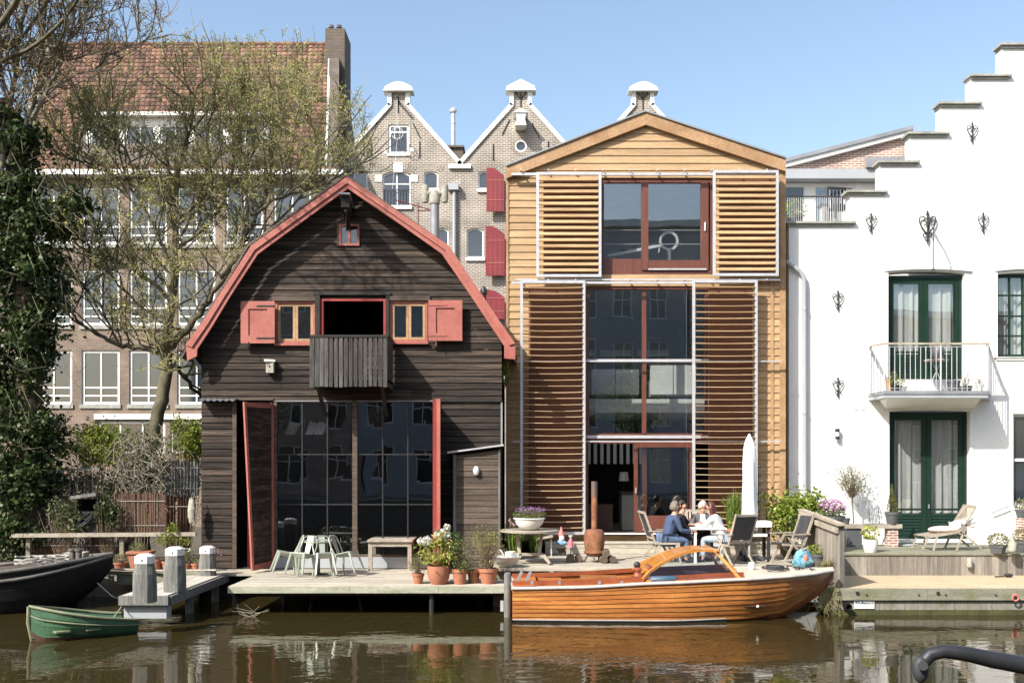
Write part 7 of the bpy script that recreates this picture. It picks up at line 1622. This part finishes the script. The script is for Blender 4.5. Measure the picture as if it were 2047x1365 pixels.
c = c+Vector((.08, .02, .09)); t = thing('enamel_mug', 'large white enamel mug standing in the basin', 'mug', c); MB().lathe([(.10, 0), (.11, .22), (.1, .22), (.09, .02)], c, 20).build('body', M['enamel'], t, 40); MB().tube([c+Vector((.10, 0, .17)), c+Vector((.16, 0, .15)), c+Vector((.15, 0, .08)), c+Vector((.1, 0, .06))], .01, 5).build('handle', M['enamel'], t); MB().tube([c+Vector((-.06, 0, .02)), c+Vector((-.2, 0, .26))], [.01, .02], 6).build('spoon', M['enamel'], t)
# left ledge pots
Yl = LY0+.25; zl0 = zl
def lp(px, r, h, mt, label, **k): return potp(px, 0, zl0, r, h, mt, label, Y=Yl+k.pop('dy', 0), **k)
t, c = lp(240, .13, .17, 'terra', 'low terracotta pot of dry heather at the left end of the ledge'); plant('x', '', '', c, [('dry', cloud(260, c+Vector((0, 0, .1)), (.2, .15, .12)), .05, .25)], 40, parent=t)
c = Vector((X(281, Yl), Yl, zl0)); t = thing('terracotta_trough', 'large rectangular terracotta trough with rosemary and tall canes', 'planter', c); mb = MB(); zt = Z(1101, Yl)
mb.add([(c.x-.16, c.y-.12, c.z), (c.x+.16, c.y-.12, c.z), (c.x+.16, c.y+.14, c.z), (c.x-.16, c.y+.14, c.z), (c.x-.22, c.y-.15, zt-.05), (c.x+.22, c.y-.15, zt-.05), (c.x+.22, c.y+.17, zt-.05), (c.x-.22, c.y+.17, zt-.05)], [(3, 2, 1, 0), (0, 1, 5, 4), (1, 2, 6, 5), (2, 3, 7, 6), (3, 0, 4, 7)]); mb.box(c.x-.25, c.x+.25, c.y-.18, c.y+.2, zt-.05, zt); mb.build('trough', M['terra'], t)
c = Vector((c.x, c.y, zt)); plant('x', '', '', c, [('bushd', cloud(260, c+Vector((-.06, 0, .08)), (.2, .15, .1)), .04, .3)], 20, parent=t); mb = MB(); 
for k in range(5): mb.tube([c+Vector((-.1+k*.06, 0, 0)), c+Vector((-.15+k*.08, .02, 1.2-.1*k))], .007, 4)
mb.build('canes', M['twigr'], t)
for px, r_, h_, lab in ((312, .12, .24, 'plain terracotta pot next to the trough'), (336, .13, .2, 'terracotta pot hidden behind the middle mooring post'), (373, .10, .14, 'small terracotta pot between the two right mooring posts'), (393, .11, .15, 'small terracotta pot of yellow moss near the corner mooring post')):
    t, c = lp(px, r_, h_, 'terra', lab)
    if px == 336: plant('x', '', '', c, [('bush', np.concatenate([cloud(260, c+Vector((-.05, 0, .5)), (.22, .16, .14)), cloud(160, c+Vector((.1, 0, .7)), (.14, .12, .14)), cloud(120, c+Vector((.3, 0, .45)), (.2, .12, .12))]), .06, .45)], 50, parent=t)
    if px == 373: plant('x', '', '', c, [('wflow', cloud(60, c+Vector((-.02, 0, .3)), (.15, .1, .06)), .045, .5), ('bushd', cloud(180, c+Vector((-.02, 0, .2)), (.2, .14, .16)), .05, .4)], 40, parent=t)
    if px == 393: plant('x', '', '', c, [('dry', cloud(160, c+Vector((0, 0, .06)), (.13, .1, .06)), .04, .3)], 10, parent=t)
t = thing('flowering_cherry_twigs', 'tuft of tiny pink flowers behind the corner mooring post', 'plant', P(428, 1110, 20.5)); mb = MB(); mb.quads(leaf_quads(cloud(90, P(424, 1105, 20.5), (.2, .1, .13)), .035)); mb.build('flowers', M['pinkf'], t); mb = MB(); twig_stems(mb, P(425, 1140, 20.5), cloud(20, P(424, 1105, 20.5), (.2, .1, .13)), .004); mb.build('stems', M['twigr'], t)
# ================================================================ LEFT BANK
Yf_ = 20.6
t = thing('plank_railing', 'long grey horizontal plank on posts in front of the reed screens', 'railing', P(200, 1070, Yf_))
MB().bar(P(25, 1070, Yf_), P(392, 1067, Yf_), .1, .08).build('plank', M['teak'], t)
for px in (56, 243): MB().box(X(px-4, Yf_+.06), X(px+4, Yf_+.06), Yf_+.05, Yf_+.13, .3, Z(1066, Yf_)).build('post', M['mossw'], t)
t = thing('iron_railing', 'rusty upright bar railing half buried in ivy at the left edge', 'railing', P(70, 945, 21.3))
MB().bar(P(-20, 944, 21.3), P(200, 937, 21.3), .05, .05).build('top_rail', M['post'], t); mb = MB()
for px in range(-10, 200, 15): mb.bar(P(px, 943, 21.3), P(px+random.uniform(-2, 2), 1060, 21.3), .022, .022)
mb.build('bars', M['fenceg'], t)
def reed(px0, px1, pt, pb, Y, lab, name='reed_screen', mt='reed', cat='screen', step=3.2, tall=6):
    t = thing(name, lab, cat, P((px0+px1)/2, pb, Y)); mb = MB(); a = px0
    while a < px1: mb.tube([P(a, pb, Y+random.uniform(-.02, .02)), P(a+random.uniform(-1, 1), pt+random.uniform(-tall, tall), Y+random.uniform(-.02, .02))], .016*step/3.2*random.uniform(.7, 1.1), 4, False); a += step*random.uniform(.7, 1.1)
    mb.build('canes', M[mt], t)
    mb = MB(); 
    for f in (.2, .8): mb.bar(P(px0, pt+(pb-pt)*f, Y-.03), P(px1, pt+(pb-pt)*f, Y-.03), .01, .012)
    mb.build('binding', M['rope'], t); return t
reed(228, 330, 985, 1066, 21.0, 'reddish reed screen right of the ivy-clad hose box', tall=4); reed(110, 152, 1000, 1066, 21.05, 'narrow reed screen left of the hose box'); reed(50, 240, 1082, 1122, 21.0, 'low reed screen under the long plank')
reed(326, 402, 921, 990, 22.0, 'grey paling fence beside the boathouse wall', 'paling_fence', 'post', 'fence', 7, 3)
reed(335, 380, 990, 1100, 21.6, 'dark board fence behind the yellow plant', 'board_fence', 'brown', 'fence', 8, 3)
Y = 20.75; t = thing('hose_cabinet', 'dark weathered cabinet with pitched top holding a coiled hose', 'cabinet', P(176, 1062, Y))
mb = MB(); mb.box(X(153, Y), X(156, Y), Y, Y+.4, Z(1062, Y), Z(998, Y)); mb.box(X(192, Y), X(196, Y), Y, Y+.4, Z(1062, Y), Z(998, Y)); mb.box(X(156, Y), X(192, Y), Y+.37, Y+.4, Z(1062, Y), Z(998, Y)); mb.box(X(153, Y), X(196, Y), Y, Y+.4, Z(1064, Y), Z(1062, Y)); mb.box(X(156, Y), X(192, Y), Y+.02, Y+.06, Z(1062, Y), Z(1022, Y)); mb.build('case', M['black'], t)
mb = MB(); mb.bar(P(150, 994, Y+.15), P(201, 987, Y+.15), .5, .07); mb.build('lid', M['post'], t)
mb = MB(); c = P(174, 1038, Y-.02)
for k in range(7): r_ = .09+.014*k; mb.tube([c+Vector((r_*math.cos(a)+.02*math.sin(k*2), -.02-.012*k, r_*.9*math.sin(a+.2*k)+.02*math.cos(k*3))) for a in np.linspace(0, 6.4, 22)], .009, 5)
mb.build('hose', M['iron'], t, 60)
c = P(383, 1022, 21.2); t = thing('hanging_bag', 'pale cloth bundle hanging on the fence beside the boathouse', 'bag', c); mb = MB(); mb.ball(c, .085, .06, .30, 14, 14, .12); mb.build('cloth', M['statue'], t, 60); MB().tube([c+Vector((0, 0, .28)), c+Vector((.01, .05, .42))], .012, 5).build('strap', M['iron'], t)
# ivy-covered old trunk at the left
t = thing('ivy_tree', 'thick old trunk completely wrapped in dark ivy at the left edge', 'tree', (X(60, 21.4), 21.4, .4)); Y = 21.4
pts = [P(60, 1120, Y), P(55, 900, Y), P(60, 700, Y), P(45, 500, Y), P(30, 330, Y), P(10, 200, Y)]; MB().tube(pts, [.38, .3, .27, .24, .2, .14], 10).build('trunk', M['log'], t)
C = []
for px, py, rx, rz_, n in ((35, 300, .7, .6, 1500), (20, 400, 1.0, .8, 2200), (95, 430, .75, .5, 1500), (30, 520, 1.05, .9, 2400), (80, 560, .6, .7, 1300), (35, 640, .95, .8, 2200), (30, 740, .85, .8, 2000), (75, 700, .45, .6, 900), (45, 830, .85, .75, 2000), (95, 850, .35, .4, 600), (60, 910, .95, .5, 1500), (15, 960, .6, .5, 900), (20, 250, .5, .4, 600), (-40, 450, 1.0, 1.6, 1200), (-40, 750, 1.0, 1.8, 1200), (145, 405, .35, .3, 450), (40, 1000, .75, .7, 1500), (20, 1070, .7, .5, 900), (80, 960, .5, .5, 700)):
    C.append(cloud(int(n*1.15), P(px, py, Y-.15), (rx*.85, .75, rz_*.95), .3, 14, .27))
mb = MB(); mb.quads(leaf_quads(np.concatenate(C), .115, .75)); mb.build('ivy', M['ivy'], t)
mb = MB(); q = np.concatenate([c_[::9] for c_ in C]); q[:, 1] -= .15; mb.quads(leaf_quads(q, .1, .7)); mb.build('sunlit_ivy', M['ivyl'], t)  # paler leaf copies over the front, sunlight put into their colour
mb = MB(); 
for k in range(60):
    a = P(random.uniform(-10, 150), random.uniform(230, 900), Y-.8); mb.tube([a, a+Vector((random.uniform(-.3, .3), -.1, -random.uniform(.2, .6))), a+Vector((random.uniform(-.6, .6), -.05, -random.uniform(.2, .9)))], [.009, .007, .005], 3, False)
mb.build('bare_vines', M['bark'], t)
def shrub(lab, px, py, Y, r, n, mt, size, lumps=12, base=None, stems=40, name='shrub', cat='shrub', asp=.55, extra=()):
    c = P(px, py, Y); b = Vector((c.x, Y, base if base is not None else .45)); pr = [(mt, cloud(n, c, r, .1, lumps, .3), size, asp)]+list(extra)
    return plant(name, lab, cat, b, pr, stems, stemr=.007)
shrub('low ivy mound at the water edge behind the barge', 20, 1085, 20.9, (.8, .3, .55), 1500, 'ivyl', .10, base=.4)
shrub('climbing ivy clump between railing and reed screen', 130, 1035, 20.75, (.42, .15, .35), 700, 'ivyl', .09, 7)
shrub('ivy hanging over the right side of the hose cabinet', 215, 1020, 20.8, (.25, .18, .45), 800, 'ivy', .085, 7)
shrub('wild bramble thicket behind the iron railing', 90, 985, 21.9, (1.5, .4, .55), 2200, 'herb', .08, 18, stems=150)
shrub('lime green spring bush left of the tree trunk', 190, 893, 21.75, (1.05, .3, .5), 4200, 'bush', .075, 16, stems=90)
shrub('lime green spring bush right of the tree trunk', 372, 885, 22.15, (.42, .3, .55), 2600, 'bush', .075, 10, stems=60)
shrub('dark undergrowth behind the paling fence', 230, 960, 23.0, (2.2, .4, .6), 3400, 'ivy', .09, 16, stems=160)
c = Vector((X(285, 21.8), 21.8, .5)); t = thing('clematis_tangle', 'tangle of bare looping vines with a few leaves at the tree foot', 'vine', c); mb = MB(); r_ = random.Random(9)
for k in range(170):
    p = P(r_.uniform(225, 340), r_.uniform(870, 1000), 21.6+r_.uniform(-.3, .4)); q = [p]
    for i in range(5): q.append(q[-1]+Vector((r_.uniform(-.22, .22), r_.uniform(-.1, .1), r_.uniform(-.28, .18))))
    mb.tube(q, [.009]*6, 3, False)
mb.build('stems', M['barkl'], t); mb = MB(); mb.quads(leaf_quads(cloud(700, P(280, 900, 21.8), (.6, .3, .45), .1, 10, .3), .08)); mb.build('foliage', M['herb'], t)
c = P(1010, 742, 21.9); t = thing('hanging_ivy', 'dark spiky plant growing in the gap under the right eave of the boathouse', 'plant', c); mb = MB(); mb.quads(leaf_quads(cloud(160, c, (.1, .12, .32)), .16, .22, 0, (0, 0, -1.4))); mb.build('foliage', M['grass'], t)
c = G(1240, 1078, 1.08); t = thing('step_weeds', 'small weeds sprouting from the terrace step below the door', 'plant', c); mb = MB()
for px in (1225, 1262, 1272, 1290): grass_blades(mb, G(px, 1079, 1.085), 40, .15, .14, .012, .6)
mb.build('blades', M['bush'], t)
c = P(1650, 1190, 18.25); t = thing('hanging_weeds', 'dry roots and weeds hanging at the quay corner behind the bow of the launch', 'plant', c); mb = MB(); r_ = random.Random(4)
for k in range(120): a = P(r_.uniform(1628, 1668), r_.uniform(1165, 1205), 18.3); mb.tube([a, a+Vector((r_.uniform(-.12, .12), -.05, r_.uniform(-.05, .1))), a+Vector((r_.uniform(-.2, .2), -.06, -r_.uniform(.05, .3)))], .005, 3, False)
mb.build('stems', M['dry'], t)
c = G(505, 1232, 0); t = thing('drift_branch', 'bare drift branch sticking out of the water under the boathouse deck', 'branch', c); mb = MB(); r_ = random.Random(8)
for k in range(9):
    a = c+Vector((r_.uniform(-.12, .12), 0, -.02)); mb.tube([a, a+Vector((r_.uniform(-.2, .2), 0, .08)), a+Vector((r_.uniform(-.45, .4), r_.uniform(-.1, .1), r_.uniform(.1, .28)))], [.009, .007, .004], 4)
mb.build('twigs', M['barkl'], t)
# ================================================================ TREES
def branches(limbs, Yc, seed, mats, name, label, spread=1.0, l1=(1.2, 2.8), n1=.34, n2=5, n3=4, upb=.55, leaf=(('bud', 3, .05),), env=None, twr=.0075, yr=1.0, trunk_pts=None):
    """limbs: list of (pixel polyline, r0, r1, y offset at the end). Shoots grow from them in three more orders."""
    rr = random.Random(seed); t = thing(name, label, 'tree', P(*limbs[0][0][0], Yc)); big = MB(); mid = MB(); fine = MB(); tips = []
    def curve(p, d, L_, r0, r1, mb, n, seg, wob=.22, up=.12):
        pts = [p]; q = d.copy()
        for i in range(seg):
            q = (q+Vector((rr.gauss(0, wob), rr.gauss(0, wob), rr.gauss(0, wob)+up))).normalized(); pts.append(pts[-1]+q*(L_/seg))
        mb.tube(pts, [r0+(r1-r0)*i/seg for i in range(seg+1)], n, False); return pts, q
    def ok(p): 
        if env is None: return True
        px = p.x*F/p.y+CX; py = YH-(p.z-H)*F/p.y; return env(px, py)
    for li, (pp, r0, r1, dy) in enumerate(limbs):
        n = len(pp); pts = []
        for i in range(n-1):
            for k in range(4):
                f = k/4; u = (i+f)/(n-1); pts.append(P(pp[i][0]+(pp[i+1][0]-pp[i][0])*f, pp[i][1]+(pp[i+1][1]-pp[i][1])*f, Yc)+Vector((0, dy*u*u, 0))+Vector((rr.gauss(0, .025), rr.gauss(0, .03), rr.gauss(0, .02)))*(1 if i+k else 0))
        pts.append(P(pp[-1][0], pp[-1][1], Yc)+Vector((0, dy, 0)))
        m = len(pts); big.tube(pts, [r0+(r1-r0)*(i/(m-1))**.8 for i in range(m)], 9 if r0 > .08 else 6, False)
        if li == 0 and trunk_pts: start = trunk_pts
        else: start = .12
        Ltot = sum((b-a).length for a, b in zip(pts, pts[1:])); nb = int(Ltot*(1-start)/n1)
        for k in range(nb):
            u = start+(1-start)*(k+rr.random())/nb; i = min(int(u*(m-1)), m-2); p = pts[i].lerp(pts[i+1], u*(m-1)-i); ax = (pts[i+1]-pts[i]).normalized()
            d = (ax*.5+Vector((rr.gauss(0, spread), rr.gauss(0, spread*.7*yr), rr.gauss(upb, .45)))).normalized(); L1 = rr.uniform(*l1)*(1-.35*u)
            q, dq = curve(p, d, L1, min(.03, r1*.7+.012), .009, mid, 4, 6, .16, .10)
            if not ok(q[3]): pass
            for j in range(n2+rr.randint(0, 2)):
                v = rr.uniform(.2, 1); a = min(int(v*6), 5); p2 = q[a].lerp(q[a+1], v*6-a); d2 = ((q[a+1]-q[a]).normalized()*.7+Vector((rr.gauss(0, .6), rr.gauss(0, .45), rr.gauss(.25, .45)))).normalized()
                if not ok(p2): continue
                q2, _ = curve(p2, d2, rr.uniform(.35, .95), .010, twr, fine, 3, 4, .2, .08)
                for h_ in range(n3):
                    v2 = rr.uniform(.25, 1); a2 = min(int(v2*4), 3); p3 = q2[a2].lerp(q2[a2+1], v2*4-a2); d3 = Vector((rr.gauss(0, 1), rr.gauss(0, .8), rr.gauss(.4, .7))).normalized()
                    if not ok(p3): continue
                    q3 = p3+d3*rr.uniform(.1, .32); fine.tube([p3, p3.lerp(q3, .5)+Vector((rr.gauss(0, .02), 0, rr.gauss(0, .02))), q3], [twr, twr*.85, twr*.6], 3, False); tips += [q3, p3.lerp(q3, .55)]
    big.build('trunk', M[mats[0]], t, 60); mid.build('limbs', M[mats[1]], t, 60); fine.build('twigs', M[mats[2]], t)
    tp_ = np.array([tuple(v) for v in tips])
    for mt, k, sz in leaf:
        c_ = np.repeat(tp_, int(k), axis=0) if k >= 1 else tp_[rng.random(len(tp_)) < k]; c_ = c_+rng.normal(size=c_.shape)*.035; mb = MB(); mb.quads(leaf_quads(c_, sz, .5)); mb.build('foliage', M[mt], t)
    return t
def env_main(px, py):
    # keeps twigs off the roof front and inside the silhouette seen in the photo
    if px > 740 or px < 60: return False
    if px > 560 and py > 440: return False
    if px > 400 and py > 560: return False
    top = {0: 260, 150: 200, 250: 90, 330: 70, 420: 80, 520: 45, 580: 50, 640: 110, 700: 170, 740: 220}
    ks = sorted(top); a = max(k for k in ks if k <= px); b = min([k for k in ks if k > px] or [740]); f = (px-a)/(b-a) if b > a else 0
    return py > top[a]+(top[b]-top[a])*f
Lm = [([(283, 1138), (285, 1060), (292, 960), (305, 880), (322, 800), (332, 740), (334, 690)], .20, .13, .0),
      ([(334, 690), (338, 620), (346, 540), (352, 470), (342, 400), (352, 320), (370, 240), (380, 150)], .12, .02, .6),
      ([(335, 700), (370, 660), (405, 615), (440, 555), (465, 500), (500, 420), (520, 330), (530, 210), (532, 90)], .10, .015, 1.6),
      ([(334, 710), (290, 695), (240, 690), (190, 668), (150, 640), (110, 600)], .09, .015, .2),
      ([(333, 740), (350, 728), (362, 760), (385, 800), (402, 850)], .07, .03, 1.8),
      ([(342, 600), (310, 570), (270, 540), (225, 520), (170, 500), (120, 470)], .06, .012, .0),
      ([(350, 500), (390, 470), (430, 420), (450, 350), (455, 260), (460, 140)], .06, .012, 1.2),
      ([(345, 540), (320, 480), (290, 420), (250, 360), (220, 280), (205, 200)], .06, .012, .5),
      ([(440, 555), (490, 500), (545, 440), (590, 370), (620, 280), (650, 190)], .06, .012, 2.2),
      ([(500, 430), (560, 390), (630, 360), (690, 300), (720, 240)], .045, .012, 2.4),
      ([(352, 450), (400, 400), (410, 300), (400, 200), (415, 110)], .05, .012, 1.0),
      ([(250, 360), (200, 330), (150, 320), (110, 300)], .035, .01, .3),
      ([(335, 640), (290, 620), (240, 570), (210, 520)], .04, .01, -.1),
      ([(470, 480), (480, 380), (490, 270), (500, 180)], .04, .01, 1.8),
      ([(560, 390), (575, 300), (580, 200), (585, 120)], .035, .01, 2.4), ([(225, 520), (180, 430), (150, 360), (130, 280)], .03, .01, .3), ([(240, 690), (200, 610), (150, 560), (130, 500)], .03, .01, .1), ([(290, 420), (250, 300), (180, 240), (150, 220)], .03, .01, .6)]
branches(Lm, 22.3, 11, ('bark', 'bark', 'twig'), 'spring_tree', 'large multi-stemmed tree with olive spring buds in front of the brown brick building', spread=.75, l1=(1.0, 2.6), n1=.20, n2=5, n3=6, leaf=(('bud', 2, .06), ('budp', .7, .05)), env=env_main, trunk_pts=.78, twr=.006)
def env_left(px, py): return px < 345 and not (px > 150 and py > 260)
Ll = [([(-105, 1130), (-100, 850), (-70, 620), (-30, 480), (0, 330), (22, 220), (30, 120), (48, 20), (55, -60)], .12, .03, .0),
      ([(15, 330), (60, 230), (78, 150), (82, 60), (84, -40)], .07, .02, .3), ([(60, 240), (95, 190), (125, 120), (150, 60), (165, -20)], .06, .015, -.2), ([(60, 250), (90, 180), (130, 90), (170, 20), (200, -40)], .04, .012, .2),
      ([(0, 330), (-20, 200), (-30, 60), (-30, -60)], .07, .02, .3), ([(125, 120), (190, 110), (250, 95), (320, 60)], .028, .008, .1), ([(95, 190), (150, 150), (220, 135), (300, 90)], .028, .008, -.2), ([(22, 220), (0, 150), (-10, 40)], .04, .01, .2), ([(82, 100), (130, 60), (190, 30), (250, 5)], .028, .008, .2),
      ([(-60, 450), (-150, 330), (-200, 200), (-230, 50)], .1, .03, -.6), ([(-100, 400), (-60, 260), (-70, 100)], .07, .02, -1.0)]
branches(Ll, 21.1, 5, ('barkl', 'barkl', 'twigr'), 'bare_tree', 'pale-barked bare tree reaching in from the upper left corner', spread=.55, l1=(.6, 1.5), n1=.22, n2=5, n3=4, leaf=(('budp', .5, .05), ('bud', .5, .045)), env=env_left, trunk_pts=.5, twr=.007)
# shade tree left of the frame: its shadow falls across the boathouse front
Lo = [([(-260, 1135), (-255, 900), (-245, 650), (-220, 400), (-170, 200), (-90, 60)], .26, .1, -2.0), ([(-200, 300), (-60, 150), (80, 60), (200, 20), (330, 10)], .12, .02, -4.6), ([(-180, 220), (-40, 60), (110, -60), (240, -120)], .1, .02, -4.4), ([(-100, 180), (20, 130), (140, 120), (270, 90), (380, 95)], .07, .015, -4.4),
      ([(-170, 200), (-60, -40), (60, -150)], .07, .02, -4.0), ([(-20, 120), (120, 20), (250, -40), (370, -90)], .05, .012, -4.6), ([(60, 80), (170, 130), (300, 140)], .05, .012, -4.3)]
branches(Lo, 21.1, 21, ('bark', 'bark', 'twig'), 'shade_tree', 'budding tree just beyond the left edge that throws branch shadows on the black boards', spread=.55, l1=(.7, 1.5), n1=.3, n2=4, n3=3, leaf=(('bud', 1.0, .06),), env=lambda a, b: b < 0, trunk_pts=.8, twr=.008)
# ================================================================ OPPOSITE BANK (seen mirrored in panes and water)
def opp(x0, x1, h, mt, lab, seed):
    Y = -13.5; t = thing('canal_house', lab, 'building', ((x0+x1)/2, Y, 1.15), 0, 'houses on the opposite quay'); r_ = random.Random(seed); n = max(2, int((x1-x0)/2.1)); holes = []; W = []
    for fl in range(int((h-1.15)/3.3)):
        for k in range(n): a = x0+(x1-x0)*(k+.22)/n; b = x0+(x1-x0)*(k+.78)/n; z0 = 1.9+fl*3.3; W.append((a, b, z0, z0+2.0)); holes.append(rect(a, b, z0, z0+2.0))
    MB().plate([rect(x0, x1, 1.15, h)]+holes, Y-.3, Y).build('front_wall', M[mt], t)
    MB().box(x0, x1, Y-8, Y-1, 1.15, h-.02).build('rear_block', M[mt], t)
    for a, b, c, d in W: m = MB(); frame(m, a, b, c, d, Y-.16, Y-.08, .09, (.5,), (.6,)); o = m.build('window', M['wtrim'], t); MB().box(a+.04, b-.04, Y-.13, Y-.12, c+.04, d-.04).build('pane', M['glassd'], o)
    MB().box(x0-.05, x1+.05, Y-.3, Y+.35, h+.003, h+.4).build('cornice', M['wtrim'], t)
opp(-30, -19, 13.5, 'brkl', 'brown brick house, first from the left on the opposite quay', 1); opp(-18.9, -9.2, 15.0, 'brkr', 'red brick house, second from the left on the opposite quay', 2); opp(-9.1, -1.0, 12.5, 'greyp', 'grey plastered house on the opposite quay straight behind the camera', 3)
opp(-.9, 14.5, 17.4, 'greyp', 'tall grey house on the opposite quay, tallest of its row', 4); opp(14.6, 20, 14.0, 'brkl', 'brown brick house right of the tall grey one on the opposite quay', 5); opp(20.1, 31, 12.0, 'brkr', 'red brick house at the right end of the opposite quay', 6)
for i, (xx, hh) in enumerate(((-14, 6.5), (6.5, 7.0), (15, 6.2))):
    c = Vector((xx, -5.5, 1.15)); t = thing('quay_tree', ('leafy tree at the left of the opposite quay', 'leafy tree in front of the tall grey house across the canal', 'leafy tree at the right of the opposite quay')[i], 'tree', c, 0, 'trees on the opposite quay')
    MB().tube([c, c+Vector((.1, 0, hh*.45)), c+Vector((0, .1, hh*.8))], [.2, .14, .07], 8).build('trunk', M['bark'], t); mb = MB(); mb.quads(leaf_quads(cloud(2600, c+Vector((0, 0, hh*.72)), (2.2, 1.8, hh*.3), .2, 22, .25), .2)); mb.build('crown', M['bushd'], t)
# ================================================================ foreground iron
Yk = 1.6; t = thing('iron_rail_end', 'dark curved iron bar with rounded end cap in the near right corner', 'railing', (X(1850, Yk), Yk, 1.28))
pts = [P(1838, 1352, Yk), P(1843, 1326, Yk), P(1858, 1308, Yk), P(1885, 1301, Yk), P(1930, 1306, Yk), P(1985, 1318, Yk), P(2060, 1331, Yk), P(2200, 1350, Yk), P(2400, 1400, Yk)]
MB().tube(pts, [.008, .0115, .0115, .0115, .0125, .014, .0155, .016, .016], 14).build('bar', M['iron'], t, 60)
mb = MB(); c = P(1840, 1338, Yk-.01); mb.ball(c, .013, .012, .022, 14, 10); mb.build('end_cap', M['mesh'], t, 60); MB().tube([P(1845, 1330, Yk-.018), P(1845, 1330, Yk-.03)], .008, 10).build('screw', M['iron'], t)
mb = MB(); mb.tube([P(2400, 1400, Yk), Vector((P(2400, 1400, Yk).x, Yk, 1.9)), Vector((1.3, .4, 1.28)), Vector((1.3, -1.1, 1.28))], .02, 10); mb.build('support', M['iron'], t, 60)
